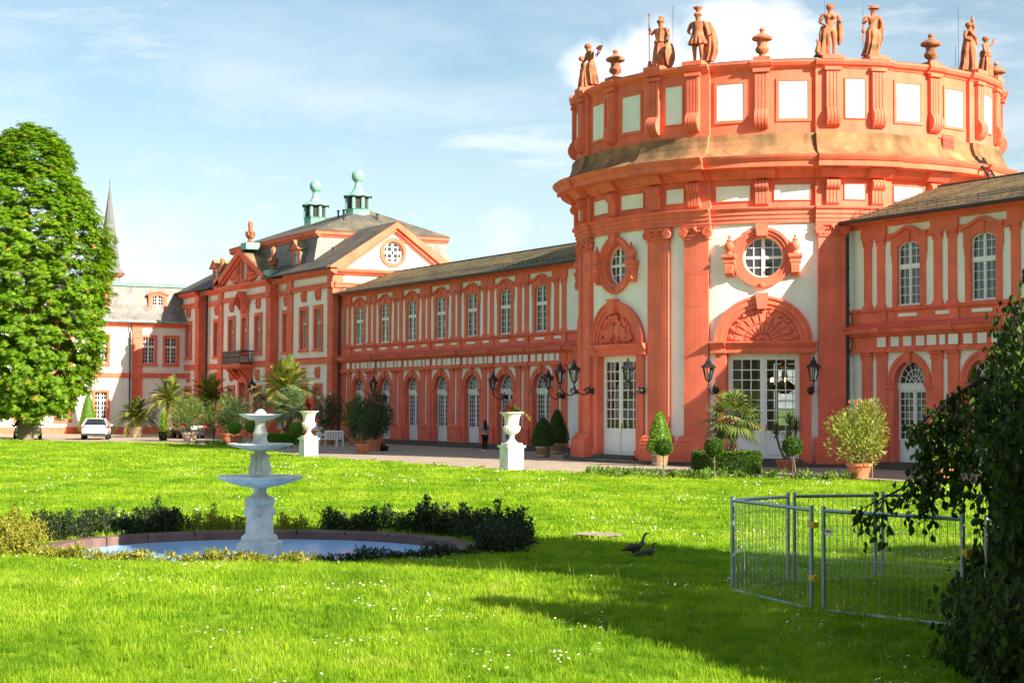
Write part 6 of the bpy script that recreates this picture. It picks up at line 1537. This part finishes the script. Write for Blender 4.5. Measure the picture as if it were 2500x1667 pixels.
P_ = np.array([tuple(p) for p in P_]); m_ = len(P_); print('chestnut leaves', m_)
scatter_real('crown', 'chestnut', [palmate(k) for k in range(3)], P_, np.array(ROT), np.array(SC_), list(nr.integers(0, 3, m_)), np.clip(nr.normal(.48, .2, m_), 0, 1), ct)
# a far tree top behind the gallery roof
t2 = thing('far_tree', 'green tree top peeping over the gallery roof', 'tree', (-80.5, 30, -.2)); branchy('trunk', (-80.5, 30, -.2), (-80.5, 30, 12), .3, [], 5, t2)
L = bush_leaves((-80.5, 30, 12.2), (3, 3, 4.6), 2500, .5, .35, 77, .3, 40); L.build('crown', 'lime_leaf', t2)

# ================================================================== weeping tree on the right
def leafproto(seed, l=.088):
    r = random.Random(seed); w = l*.36; c = r.uniform(-.03, .03)
    v = [(0, 0, 0), (w*.75, l*.3, .006), (w, l*.55, .01), (w*.55, l*.82, 0), (0, l*1.05, -.015), (-w*.55, l*.82, 0), (-w, l*.55, .01), (-w*.75, l*.3, .006), (0, l*.5, -.008)]
    return v, [(0, 1, 8), (1, 2, 8), (2, 3, 8), (3, 4, 8), (4, 5, 8), (5, 6, 8), (6, 7, 8), (7, 0, 8)]
LP = [leafproto(k) for k in range(3)]
def hang(P_, ROT, SC_, p, r, s=1.0):
    P_.append(tuple(p)); ROT.append((R(-90)+r.gauss(.15, .45), r.gauss(0, .45), r.uniform(0, 6.28))); SC_.append(s*r.uniform(.75, 1.25))
def dome(label, a0, b0, top, rad, seed, strands, inner, nbig, skirt=None):
    x0, y0 = site(a0, b0); z0 = gz(x0, y0); t = thing('weeping_tree', label, 'tree', (x0, y0, z0), 0, None); r = random.Random(seed)
    lim = []
    for k in range(14): a = 2.4*k; z = top*r.uniform(.45, .92); lim.append(((x0+rad(z)*.7*math.cos(a), y0+rad(z)*.7*math.sin(a), z), min(.95, z/top*.9)))
    branchy('trunk', (x0, y0, z0), (x0+.3, y0, top*.93), .26, lim, seed, t)
    P_, ROT, SC_ = [], [], []
    for k in range(nbig):                     # the crown
        z = top*(.22+.78*r.random()); a = r.uniform(0, 2*PI); q = rad(z)*math.sqrt(r.uniform(.25, 1)); hang(P_, ROT, SC_, (x0+q*math.cos(a), y0+q*math.sin(a), z), r, 3.6)
    tw = MB()
    for (a, b, zt, zb, n, sp) in strands:     # hanging branches, given in garden axes
        x, y = site(a, b); dx, dy = r.uniform(-.12, .12), r.uniform(-.12, .12)
        pts = [(x+dx*u+.05*math.sin(7*u+9*a), y+dy*u+.05*math.sin(5*u+7*b), zt+(zb-zt)*u) for u in (0, .33, .66, 1)]; tw.tube(pts, [.006, .005, .0035, .002], 4)
        for i in range(n):
            u = r.random(); q = Vector(pts[min(2, int(u*3))]).lerp(Vector(pts[min(3, int(u*3)+1)]), u*3-int(u*3)); s = sp*(.4+.6*math.sin(PI*min(1, u+.15))); hang(P_, ROT, SC_, (q.x+r.gauss(0, s), q.y+r.gauss(0, s), q.z+r.gauss(0, .05)), r, .95)
    for pts, rr in inner: tw.tube([(*site(a, b), z) for a, b, z in pts], rr, 6)
    tw.build('branches', 'twig', t, smooth=60)
    m_ = len(P_); print('weeping leaves', m_)
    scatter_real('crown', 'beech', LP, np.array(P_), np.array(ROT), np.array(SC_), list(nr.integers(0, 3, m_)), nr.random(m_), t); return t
r = random.Random(21); strands = []
def outline_a(z):     # left edge of the foliage (garden axis a at b=17) at height z
    T = [(-.3, 4.55), (.0, 4.5), (.4, 4.45), (.8, 4.75), (1.2, 5.0), (1.6, 4.55), (2.0, 4.05), (2.25, 4.2), (2.5, 4.75), (2.8, 4.9), (3.1, 4.9), (3.4, 5.05), (3.7, 5.2), (4.2, 5.8), (6, 6.6)]
    for (z0, a0), (z1, a1) in zip(T, T[1:]):
        if z <= z1: return a0+(a1-a0)*max(0, (z-z0))/(z1-z0)
    return 6.6
for k in range(900):
    b = r.uniform(15.4, 20.2); zt = r.uniform(.9, 3.6) if r.random() < .75 else r.uniform(.3, 1.6); L_ = r.uniform(.5, 1.3); zb = max(.02, zt-L_)
    a = max(outline_a(zt-.1), outline_a((zt+zb)/2), outline_a(zb))*b/17+abs(r.gauss(0, .75)); 
    if a > .32*b+.6: continue
    strands.append((a, b, zt, zb, int(26*L_)+6, .085))
# the long bough reaching out to the left, with hanging sprays
bough = [(5.5, 17.0, 2.68), (5.0, 16.9, 2.66), (4.66, 16.9, 2.52), (4.36, 16.9, 2.34), (4.12, 16.9, 2.14), (3.98, 16.9, 1.98)]
for k in range(46):
    u = r.random(); i = min(4, int(u*5)); p, q = Vector(bough[i]), Vector(bough[i+1]); c = p.lerp(q, u*5-i); L_ = r.uniform(.25, 1.15)*(.55+.45*math.sin(PI*u)); strands.append((c.x+r.gauss(0, .03), c.y+r.gauss(0, .12), c.z+.02, c.z-L_, int(34*L_)+3, .05))
bough2 = [(5.2, 17.6, 1.55), (4.7, 17.5, 1.62), (4.3, 17.5, 1.55), (3.9, 17.4, 1.38), (3.55, 17.4, 1.2)]
for k in range(30):
    u = r.random(); i = min(3, int(u*4)); p, q = Vector(bough2[i]), Vector(bough2[i+1]); c = p.lerp(q, u*4-i); L_ = r.uniform(.15, .55); strands.append((c.x, c.y+r.gauss(0, .1), c.z+.02, c.z-L_, int(26*L_)+3, .045))
inner = [(bough, [.03, .026, .022, .017, .012, .006]), (bough2, [.022, .018, .014, .01, .005]), ([(6.4, 17.5, 3.4), (5.7, 17.2, 3.75), (5.3, 17.0, 3.6), (5.1, 17.0, 2.9), (5.05, 17.0, 2.0)], [.035, .03, .025, .02, .01]), ([(6.2, 17.3, 4.0), (5.6, 17.1, 3.2), (5.35, 17.1, 1.8), (5.3, 17.1, .8)], [.03, .026, .02, .01])]
def rad1(z): return 3.3*math.sqrt(max(.02, 1-((z-7)/4.7)**2)) if z > 2.9 else 1.8
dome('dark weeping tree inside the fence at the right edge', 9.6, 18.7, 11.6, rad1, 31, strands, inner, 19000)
def rad2(z): return float(np.interp(z, (0, 1, 2, 3, 4, 5, 5.7), (3.3, 3.3, 2.9, 1.9, 1.05, .5, .05)))
dome('second weeping tree just right of the view, shading the near lawn', 7.3, 12.4, 5.7, rad2, 33, [(3.75+r.random()*.9, 13.2+r.random()*1.6, r.uniform(.25, 1.0), .03, 26, .09) for _ in range(60)], [], 7000)

# unseen wood behind the viewer, added to dim the lawn and darken the panes
r = random.Random(55); P_, ROT, SC_ = [], [], []; tk = MB()
for k in range(15):
    a, b, hh = -58+8.4*k+r.uniform(-2, 2), -22-r.uniform(0, 14), r.uniform(13, 19); x, y = site(a, b); tk.tube([(x, y, -.2), (x, y, hh*.7)], [.45, .15], 7)
    for q in range(520):
        v = rv(r); p = Vector((x, y, hh*.58))+Vector((v.x*5.2, v.y*5.2, v.z*hh*.43))*r.uniform(.55, 1); P_.append(tuple(p)); ROT.append((r.gauss(0, .6), r.gauss(0, .6), r.uniform(0, 6))); SC_.append(r.uniform(4.5, 8))
for a, b, hh, rr in ((15.5, 12.5, 9.5, 3.4), (13.5, 8.0, 7.0, 3.0), (20, 16, 10, 3.6)):  # extra crowns right of the view, added to deepen the lawn shade
    x, y = site(a, b); tk.tube([(x, y, -.2), (x, y, hh*.7)], [.3, .12], 7)
    for q in range(1300): v = rv(r); p = Vector((x, y, hh*.56))+Vector((v.x*rr, v.y*rr, v.z*hh*.42))*r.uniform(.4, 1); P_.append(tuple(p)); ROT.append((r.gauss(0, .6), r.gauss(0, .6), r.uniform(0, 6))); SC_.append(r.uniform(2.5, 4.5))
m_ = len(P_); pw = scatter_real('unseen_wood', 'chestnut', [palmate(k) for k in range(3)], P_, ROT, SC_, nr.integers(0, 3, m_), nr.random(m_)*.5); tag(pw, 'unseen leafy wood added behind and right of the view for shade and reflections', 'wood', kind='stuff')
pt_ = tk.build('unseen_trunks', 'bark'); tag(pt_, 'trunks of the unseen wood added behind and right of the view', 'wood', kind='stuff')

# ================================================================== yew hedges round the pool
def hedge_arc(label, a0, a1, rr, h, w, mat, seed, dens=2400, raise_=0):
    """loose hedge along the pool rim; angles in degrees, 0 = away from the camera, positive to the right"""
    r = random.Random(seed); L = Leaves(); mid = R((a0+a1)/2)
    def pt(a, q): b = R(a); v = (site(math.sin(b)*q, math.cos(b)*q)[0]-CX, site(math.sin(b)*q, math.cos(b)*q)[1]-CY); return px+v[0], py+v[1]
    t = thing('yew_hedge', label, 'hedge', (*pt((a0+a1)/2, rr), -.2), 0, 'hedges around the pool'); ln = abs(R(a1-a0))*rr; st = MB()
    for k in range(int(ln*32)):
        a = r.uniform(a0, a1); q = rr+r.uniform(-w/2, w/2); x, y = pt(a, q); z = gz(x, y); hh = h*r.uniform(.55, 1.0)*(1.25 if r.random() < .12 else 1)*(.8+.2*math.sin(a*.35+seed)); lx, ly = r.gauss(0, .05), r.gauss(0, .05)
        st.tube([(x, y, z), (x+lx, y+ly, z+hh*.9)], [.006, .003], 4)
        for j in range(int(dens*hh/10)):
            u = r.random(); sp = .075*(1-u*.75)+.01; p = Vector((x+lx*u+r.gauss(0, sp), y+ly*u+r.gauss(0, sp), z+hh*u)); L.leaf(p, rv(r)+Vector((0, 0, .9)), rv(r), .07*r.uniform(.7, 1.3), .026, r.random())
    st.build('stems', 'bark', t); L.build('foliage', mat, t)
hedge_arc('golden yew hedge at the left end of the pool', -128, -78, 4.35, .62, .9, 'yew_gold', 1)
hedge_arc('dark yew hedge, tree shade in its leaf colour, along the far left side of the pool', -76, -28, 4.15, .58, .7, 'yew', 2, 3200)
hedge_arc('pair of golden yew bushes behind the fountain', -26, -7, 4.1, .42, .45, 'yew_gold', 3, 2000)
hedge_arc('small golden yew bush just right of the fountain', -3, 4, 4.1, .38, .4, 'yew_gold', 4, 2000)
hedge_arc('olive yew hedge along the far right side of the pool', 10, 38, 4.15, .5, .55, 'oleander_dark', 5, 3000)  # dark leaf tone also stands for tree shade here
hedge_arc('dark yew hedge, tree shade in its leaf colour, curving round the right end of the pool', 36, 112, 4.3, .62, .8, 'yew', 6, 3200)
hedge_arc('low dark yew hedge, tree shade in its leaf colour, at the near right side of the pool', 114, 158, 4.0, .25, .3, 'yew', 7)
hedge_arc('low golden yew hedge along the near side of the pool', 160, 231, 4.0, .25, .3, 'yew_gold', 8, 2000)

# ================================================================== temporary fence
def fence_panel(label, A, B, n, clamp=None, sign=None, h=1.16):
    (xa, ya), (xb, yb) = site(*A), site(*B); za, zb = gz(xa, ya), gz(xb, yb); t = thing('fence_panel', label, 'fence', ((xa+xb)/2, (ya+yb)/2, za), 0, 'temporary fence panels')
    d = Vector((xb-xa, yb-ya, 0)); a = Vector((xa, ya, za+.02)); b = Vector((xb, yb, zb+.02)); hz_ = Vector((0, 0, h))
    for p in (a+d*.02, b-d*.02):
        m = MB(); m.tube([p, p+hz_], .024, 10); m.build('post', 'galv', t)
    for z in (.03, h-.05): m = MB(); m.tube([a+d*.02+Vector((0, 0, z)), b-d*.02+Vector((0, 0, z))], .021, 8); m.build('rail', 'galv', t)
    m = MB(); m.tube([a+d*.02+Vector((0, 0, h*.52)), b-d*.02+Vector((0, 0, h*.52))], .003, 4); m.build('tension_wire', 'galv', t)
    wm = MB(); wm.tube([(0, 0, .03), (0, 0, h-.05)], .0032, 4); wme = wm.mesh('wire', 'galv')
    for i in range(n): u = .04+.92*(i+.5)/n; inst('wire', wme, t, TR(a+d*u))
    if clamp:
        for z in clamp:
            c = b+Vector((0, 0, z)); m = MB(); m.box(c.x-.05, c.x+.05, c.y-.035, c.y+.035, c.z-.03, c.z+.03); m.build('clamp', 'yellow_metal', t)
            m = MB(); m.tube([c+Vector((0, 0, -.015)), c+Vector((.02, -.05, .0))], .012, 6); m.build('clamp_bolt', 'galv', t)
    if sign:
        c = a+d*sign[0]+Vector((0, 0, sign[1])); e = d.normalized(); nrm = Vector((e.y, -e.x, 0)); m = MB(); q = [c-e*.045-Vector((0, 0, .03)), c+e*.045-Vector((0, 0, .03)), c+e*.045+Vector((0, 0, .03)), c-e*.045+Vector((0, 0, .03))]
        m.add([tuple(p+nrm*.012) for p in q]+[tuple(p) for p in q], [(0, 1, 2, 3), (7, 6, 5, 4), (0, 4, 5, 1), (1, 5, 6, 2), (2, 6, 7, 3), (3, 7, 4, 0)]); so_ = m.build('label_plate', 'white_paint', t)
        m = MB(); q = [c-e*.036+Vector((0, 0, .002)), c+e*.036+Vector((0, 0, .002)), c+e*.036+Vector((0, 0, .024)), c-e*.036+Vector((0, 0, .024))]; m.add([tuple(p+nrm*.015) for p in q], [(0, 1, 2, 3)]); m.build('label_stripe', 'tail_red', so_)
material('tail_red', (.5, .015, .015), .3, 0, 1, 0, spec=.5)
fA, fB, fD, fE_ = (2.66, 20.55), (3.42, 18.75), (4.95, 17.55), (6.6, 16.3)
fence_panel('near fence panel with bare wires, left of the yellow clamps', fA, (3.31, 18.62), 17, (.95, .37), (.12, .55))
fence_panel('near fence panel between the yellow clamps, partly behind leaves', (3.38, 18.55), (4.60, 17.2), 18, (.78,), (.06, .88))
fence_panel('near fence panel mostly hidden by the weeping tree', (4.74, 17.08), (6.2, 15.8), 18)
fence_panel('far fence panel at the left corner of the enclosure', fA, (3.55, 21.7), 16)
fence_panel('far fence panel in the middle of the back side', (3.60, 21.73), (4.80, 22.3), 16)
fence_panel('far fence panel at the right of the back side, behind leaves', (4.85, 22.33), (6.5, 22.8), 18)

# ================================================================== geese
material('goose_grey', (.085, .08, .072), .8, .25, 14, .3, 60, col2=(.06, .045, .035), c2scale=6); material('goose_brown', (.06, .036, .024), .8, .3, 12, .3, 60); material('goose_pale', (.20, .18, .155), .8, .15, 12, .2, 60); material('goose_dark', (.02, .018, .018), .7, .2, 8, .2, 50); material('beak', (.35, .12, .10), .5, .1, 8, 0)
def goose(label, a, b, heading, s, pose):
    x, y = site(a, b); z = gz(x, y); M = TR((x, y, z), heading, s); t = thing('goose', label, 'goose', (x, y, z), heading, 'geese on the lawn', s)
    sit = pose == 'sit'; dz = -.13 if sit else 0
    nk = [(.16, 0, .36+dz), (.22, 0, .45+dz), (.24, 0, .53+dz), (.27, 0, .60+dz), (.31, 0, .66+dz), (.36, 0, .675+dz)] if not sit else [(.16, 0, .34+dz), (.21, 0, .42+dz), (.20, 0, .48+dz), (.20, 0, .53+dz), (.225, 0, .575+dz), (.265, 0, .58+dz)]
    V = [(0, 0, .30+dz), (-.12, 0, .29+dz), (-.24, 0, .27+dz), (-.34, 0, .25+dz), (.1, 0, .31+dz)]+nk; rad = [(.115, .12), (.11, .105), (.075, .06), (.03, .02), (.1, .11), .07, .045, .034, .032, .038, .03]
    E2 = [(0, 1), (1, 2), (2, 3), (0, 4), (4, 5), (5, 6), (6, 7), (7, 8), (8, 9), (9, 10)]
    if not sit:
        for sd in (-1, 1): i = len(V); V += [(-.02, sd*.05, .2), (-.03, sd*.055, .1), (-.02, sd*.055, .012), (.05, sd*.055, .008)]; rad += [.04, .012, .01, .014]; E2 += [(0, i), (i, i+1), (i+1, i+2), (i+2, i+3)]
    me = skin_mesh('body', V, E2, rad); me.materials.append(MAT['goose_grey']); inst('body', me, t, M)
    for sd in (-1, 1):
        w_ = MB(); w_.tube([(.1, sd*.10, .33+dz), (-.04, sd*.118, .335+dz), (-.2, sd*.085, .30+dz), (-.36, sd*.03, .255+dz)], [.05, .075, .055, .012], 8); inst('wing', w_.mesh('wing', 'goose_brown', 60), t, M)
        w_ = MB(); h_ = Vector(nk[4]); w_.sphere(h_+Vector((.005, sd*.027, .004)), .022, .012, .018, 8, 6); inst('eye_patch', w_.mesh('eye_patch', 'goose_brown', 60), t, M)
    h_ = Vector(nk[5]); w_ = MB(); w_.tube([h_, h_+Vector((.05, 0, -.008)), h_+Vector((.085, 0, -.016))], [.022, .015, .007], 8); inst('beak', w_.mesh('beak', 'beak', 60), t, M)
    w_ = MB(); w_.sphere(tuple(Vector(nk[1])+Vector((.02, 0, -.04))), .05, .055, .06, 10, 8); inst('breast', w_.mesh('breast', 'goose_pale', 60), t, M)
    w_ = MB(); w_.tube([(-.28, 0, .265+dz), (-.42, 0, .235+dz)], [.04, .015], 8); inst('tail', w_.mesh('tail', 'goose_dark', 60), t, M)
HE = R(60.8)
goose('standing goose with raised neck on the shaded lawn', 2.0, 27.4, HE+R(25), .6, 'up')
goose('goose crouching beside the standing one on the shaded lawn', 2.14, 27.05, HE+R(12), .6, 'sit')
x, y = site(1.62, 31.4); m = MB(); m.plate([(x+.55*math.cos(2*PI*i/14)*(1+.18*math.sin(3*i)), y+.42*math.sin(2*PI*i/14)*(1+.2*math.cos(2*i))) for i in range(14)], (), 0, 0); m.v = [(v[0], v[2], gz(v[0], v[2])+.105-.012*(k % 2)) for k, v in enumerate(m.v)]; sl_ = m.build('stone_slab', 'gravel'); tag(sl_, 'pale flat stone set in the lawn left of the geese', 'stone')

# ================================================================== people
material('skin', (.62, .36, .26), .6, .05, 8, 0); material('hair_dark', (.022, .012, .009), .5, .2, 30, .2, 60, stretch=(1, 1, .1)); material('cloth_grey', (.34, .28, .28), .9, .15, 20, .1, 50); material('cloth_black', (.012, .012, .014), .85, .1, 10, 0); material('denim', (.16, .24, .42), .9, .15, 20, .1, 60); material('shoe_white', (.78, .78, .8), .6, .05, 5, 0); material('phone', (.02, .02, .025), .2, 0, 1, 0)
def person(label, x, y, h, rz, pose, cloth):
    z = gz(x, y); M = TR((x, y, z), rz); t = thing('person', label, 'person', (x, y, z), rz); me, J = body(h, pose); me.materials.append(MAT['skin']); inst('body', me, t, M)
    f = MB(); face(f, J['hd1'], .05*h); inst('face', f.mesh('face', 'skin', 60), t, M)
    def chain(nm, names, rad, mat):
        idx = {n: i for i, n in enumerate(names[0])}; mm = skin_mesh(nm, [tuple(J[n]) if isinstance(n, str) else n for n in names[0]], [(idx[a], idx[b]) for a, b in names[1]], [tuple(q*h for q in r_) if isinstance(r_, tuple) else r_*h for r_ in rad]); mm.materials.append(MAT[mat]); inst(nm, mm, t, M)
    chain('top', (['chest', 'waist', 'pel', 'neck', 'shl', 'shr'], [('chest', 'waist'), ('waist', 'pel'), ('chest', 'neck'), ('chest', 'shl'), ('chest', 'shr')]), [(.088, .066), (.074, .062), (.084, .068), .03, .046, .046], cloth[0])
    for sd in 'lr':
        q = J['sh'+sd].lerp(J['el'+sd], .55); m = MB(); m.tube([J['sh'+sd], q], [.044*h, .036*h], 10); inst('sleeve', m.mesh('sleeve', cloth[0], 60), t, M)
    if cloth[1] == 'long': chain('trousers', (['pel', 'hil', 'hir', 'knl', 'knr', 'anl', 'anr'], [('pel', 'hil'), ('pel', 'hir'), ('hil', 'knl'), ('hir', 'knr'), ('knl', 'anl'), ('knr', 'anr')]), [(.084, .068), .066, .066, .043, .043, .03, .03], cloth[2])
    else:
        m = MB(); m.lathe([(.09*h, 0), (.1*h, -.06*h), (.098*h, -.08*h)], tuple(J['pel']+Vector((0, 0, .03*h))), 16, sy=.8)
        for sd in 'lr': m.tube([J['hi'+sd]+Vector((0, 0, .02*h)), J['hi'+sd].lerp(J['kn'+sd], .45)], [.07*h, .068*h], 12)
        inst('shorts', m.mesh('shorts', cloth[2], 60), t, M)
    for sd in 'lr':
        a, b = J['an'+sd], J['to'+sd]; d = (b-a); d.z = 0; m = MB(); m.tube([a-d*.35-Vector((0, 0, .022*h)), a+d*.2-Vector((0, 0, .015*h)), b+d*.35-Vector((0, 0, .002*h))], [.026*h, .031*h, .019*h], 10); inst('shoe', m.mesh('shoe', 'shoe_white', 60), t, M)
    hr = MB(); hr.sphere(J['hd1']+Vector((0, .014*h, .014*h)), .057*h, .062*h, .066*h, 14, 10); hr.tube([J['hd1']+Vector((0, .03*h, .01*h)), J['neck']+Vector((.005*h, .06*h, 0)), J['chest']+Vector((.01*h, .075*h, .03*h)), J['waist']+Vector((.01*h, .075*h, .05*h))], [.058*h, .066*h, .062*h, .02*h], 10); inst('hair', hr.mesh('hair', 'hair_dark', 60), t, M)
    return J, M, t
w_dir = R(-105)
J, M, t = person('person with long dark hair, grey top and black trousers, looking at a phone', -14.37, -3.28, 1.66, w_dir, dict(ell=(-.13, -.07, .66), hal=(-.05, -.16, .72), elr=(.13, -.07, .66), har=(.05, -.16, .72), hd1=(0, -.03, .925), hd2=(0, -.02, .975), knl=(-.05, -.05, .28), knr=(.055, .01, .28), anl=(-.055, -.04, .045), anr=(.06, .09, .05), tol=(-.06, -.12, .02), tor=(.065, .0, .02)), ('cloth_grey', 'long', 'cloth_black'))
person('person in denim shorts standing half hidden behind the near flower urn', -14.55, -1.75, 1.66, R(-70), dict(ell=(-.13, -.09, .68), hal=(-.06, -.18, .78), elr=(.13, -.09, .68), har=(.06, -.18, .78)), ('cloth_black', 'short', 'denim'))

# ================================================================== bench, sign post, bag
bx, by = -26.6, -6.9; c = G(bx, by); be = thing('garden_bench', 'white garden bench before the dark oleanders', 'bench', c, R(20)); M = TR(c, R(20))
def bpart(nm, f, mat='white_paint'): m = MB(); f(m); inst(nm, m.mesh(nm, mat), be, M)
for k in range(5): bpart('slat', lambda m: m.box(-.75, .75, -.25+.1*k, -.17+.1*k, .42, .45))
for k in range(11): bpart('back_slat', lambda m: m.box(-.7+.136*k, -.65+.136*k, .25, .28, .47, .88))
for sx_ in (-.75, .75):
    bpart('leg', lambda m: m.box(sx_-.035, sx_+.035, -.28, -.22, 0, .62)); bpart('leg', lambda m: m.box(sx_-.035, sx_+.035, .22, .28, 0, .92)); bpart('armrest', lambda m: m.tube([(sx_, -.32, .63), (sx_, -.1, .66), (sx_, .25, .72)], .035, 6))
bpart('top_rail', lambda m: m.box(-.78, .78, .23, .29, .86, .94))
x, y = -19.02, -10.91; c = G(x, y); sp = thing('sign_post', 'slim pale post with a light blue box beside the far urn', 'post', c); m = MB(); m.box(x-.06, x+.06, y-.06, y+.06, c[2], c[2]+1.0); m.build('post', 'marble_white', sp)
material('pale_blue', (.35, .62, .72), .5, .05, 3, 0); m = MB(); m.box(x-.02, x+.14, y+.03, y+.15, c[2]+.55, c[2]+1.02); m.build('box', 'pale_blue', sp)
x, y = -17.02, -7.95; c = G(x, y); bg_ = thing('bag', 'black bag lying on the pavement before the gallery', 'bag', c); m = MB(); m.sphere((x, y, c[2]+.16), .36, .22, .17, 14, 9); m.build('pouch', 'cloth_black', bg_, smooth=60); m = MB(); m.tube([(x-.25, y, c[2]+.2), (x-.1, y-.05, c[2]+.38), (x+.15, y-.05, c[2]+.36), (x+.28, y, c[2]+.18)], .02, 6); m.build('strap', 'cloth_black', bg_)

# ================================================================== cars
def paint(name, col): material(name, col, .28, 0, 1, 0, spec=.5, coat=.6)
paint('car_white', (.78, .78, .78)); paint('car_dark', (.02, .022, .026)); paint('car_silver', (.30, .28, .26)); material('tyre', (.015, .015, .016), .9, .1, 9, .1); material('chrome', (.75, .76, .78), .12, 0, 1, 0, metal=1); material('car_glass', (.015, .018, .02), .05, 0, 1, 0, spec=.8); material('lamp_glass', (.8, .82, .85), .1, 0, 1, 0, spec=.8)
def car(label, x, y, rz, paintm, L_, W_, H_, kind):
    """local frame: front towards -Y, x to the right seen from behind the boot... lofted body"""
    z = gz(x, y); M = TR((x, y, z), rz); t = thing('parked_car', label, 'car', (x, y, z), rz, 'cars parked on the forecourt')
    hl, hw = L_/2, W_/2
    if kind == 'hatch': bot, belt, st = .26, .86*H_/1.45, [(-hl, .46, .62), (-hl+.06, .32, .72), (-hl+.5, .26, .82), (-.75, .26, .93), (0, .26, .96), (.9, .26, .98), (hl-.4, .28, 1.02), (hl-.06, .34, 1.0), (hl, .42, .92)]
    else: st = [(-hl, .42, .78), (-hl+.05, .34, .9), (-hl+.6, .3, .95), (-.7, .28, .99), (0, .28, 1.0), (1.0, .28, 1.0), (hl-.5, .3, .96), (hl-.05, .36, .86), (hl, .45, .75)]
    def inset(k): return [.86, .95, 1, 1, 1, 1, .99, .95, .88][k]
    n = 16; V = []; Fc = []
    for k, (yy, z0, z1) in enumerate(st):
        w_ = hw*inset(k); zc, hh = (z0+z1)/2, (z1-z0)/2
        for i in range(n):
            a = 2*PI*i/n; ca, sa = math.cos(a), math.sin(a); e = .45; V.append((w_*math.copysign(abs(ca)**e, ca), yy, zc+hh*math.copysign(abs(sa)**e, sa)))
    for k in range(len(st)-1):
        for i in range(n): Fc.append((k*n+i, k*n+(i+1) % n, (k+1)*n+(i+1) % n, (k+1)*n+i))
    Fc += [tuple(range(n)), tuple(range((len(st)-1)*n, len(st)*n))]
    def part_(nm, mb, mat, sm=50): return inst(nm, mb.mesh(nm, mat, sm), t, M)
    m = MB(); m.add(V, Fc); part_('body', m, paintm)
    if kind == 'hatch': cab = [(-1.05, .9, .95, .80), (-.35, 1.36, .90, .70), (.5, 1.45, .90, .69), (1.35, 1.40, .9, .67), (hl-.18, .98, .94, .80)]
    else: cab = [(-.55, .97, .97, .80), (-.2, 1.44, .9, .7), (.5, 1.52, .9, .7), (1.3, 1.44, .9, .68), (1.75, .98, .95, .8)]
    def shell(f, z_s, mat, nm):
        m = MB(); vs = []; fs = []
        for (yy, zt, wb, wt) in cab:
            for (u, zz) in ((-wb, .88), (-wt*1.02, zt-.06), (-wt*.9, zt), (wt*.9, zt), (wt*1.02, zt-.06), (wb, .88)): vs.append((u*hw*f, yy*(1 if f == 1 else 1), zz))
        for k in range(4):
            for i in range(5): fs.append((k*6+i, k*6+i+1, (k+1)*6+i+1, (k+1)*6+i))
        fs += [tuple(range(6)), tuple(range(24, 30))]; m.add(vs, fs); return part_(nm, m, mat)
    shell(1, 0, 'car_glass', 'glasshouse')
    m = MB()
    for sd in (-1, 1):
        pts = [(sd*hw*wb, yy, .9) if i in (0, 4) else (sd*hw*wt*1.0, yy, zt-.02) for i, (yy, zt, wb, wt) in enumerate(cab)]; m.tube(pts, .045, 6)
    vs = []; fs = []
    for (yy, zt, wb, wt) in cab[1:4]: vs += [(-wt*hw*.98, yy, zt-.015), (-wt*hw*.6, yy, zt+.022), (wt*hw*.6, yy, zt+.022), (wt*hw*.98, yy, zt-.015)]
    for k in range(2):
        for i in range(3): fs.append((k*4+i, k*4+i+1, (k+1)*4+i+1, (k+1)*4+i))
    m.add(vs, fs); part_('roof', m, paintm)
    for sy_ in (-hl+.85, hl-.85):
        for sd in (-1, 1):
            m = MB(); m.F = lambda a, b, c, sy_=sy_, sd=sd: (sd*(hw-.12)+c*sd, sy_+a, .32+b); m.lathe([(.2, -.1), (.32, -.1), (.335, -.06), (.335, .07), (.31, .115), (.2, .12)], (0, 0, 0), 20); wo_ = part_('wheel', m, 'tyre'); m = MB(); m.F = lambda a, b, c, sy_=sy_, sd=sd: (sd*(hw-.12)+c*sd, sy_+a, .32+b); m.lathe([(.02, .11), (.19, .105), (.21, .12)], (0, 0, 0), 14); q = inst('rim', m.mesh('rim', 'chrome', 40), wo_, M)
    for sd in (-1, 1):
        m = MB(); m.box(sd*hw*.86-.2, sd*hw*.86+.08, hl-.12, hl-.0, .80, .93); part_('tail_light', m, 'tail_red', None)
        m = MB(); m.sphere((sd*hw*.72, -hl+.03, .68 if kind == 'hatch' else .72), .16 if kind == 'hatch' else .13, .09, .1 if kind == 'hatch' else .13, 12, 8); part_('headlight', m, 'lamp_glass')
        m = MB(); m.sphere((sd*(hw+.06), -.75, .98), .09, .07, .07, 8, 6); part_('mirror', m, paintm)
    m = MB(); m.box(-hw*.8, hw*.8, hl-.1, hl+.03, .3, .44); part_('bumper', m, 'car_dark', None)
    m = MB(); m.box(-.27, .27, hl-.02, hl+.035, .66, .78); part_('number_plate', m, 'shoe_white', None)
    m = MB()
    if kind == 'hatch': m.box(-.4, .4, -hl-.01, -hl+.05, .5, .6)
    else:
        for k in range(9): m.box(-.28+.066*k, -.25+.066*k, -hl-.03, -hl+.05, .42, .86)
        m.box(-.31, .33, -hl-.03, -hl+.04, .84, .9)
    part_('grille', m, 'chrome' if kind != 'hatch' else 'car_dark', None)
    m = MB(); m.box(-hw*.85, hw*.85, -hl-.03, -hl+.1, .3, .42); part_('front_bumper', m, 'car_dark' if kind == 'hatch' else 'chrome', None)
car('white hatchback seen from behind, parked by the white wing', -51.2, -13.9, R(-109), 'car_white', 4.4, 1.82, 1.45, 'hatch')
car('silver vintage limousine with upright chrome grille behind the chestnut trunk', -52.85, -18.2, R(77), 'car_silver', 5.0, 1.86, 1.5, 'limo')
car('dark car almost hidden behind the potted plants', -52.5, -6.9, R(-100), 'car_dark', 4.4, 1.8, 1.45, 'hatch')
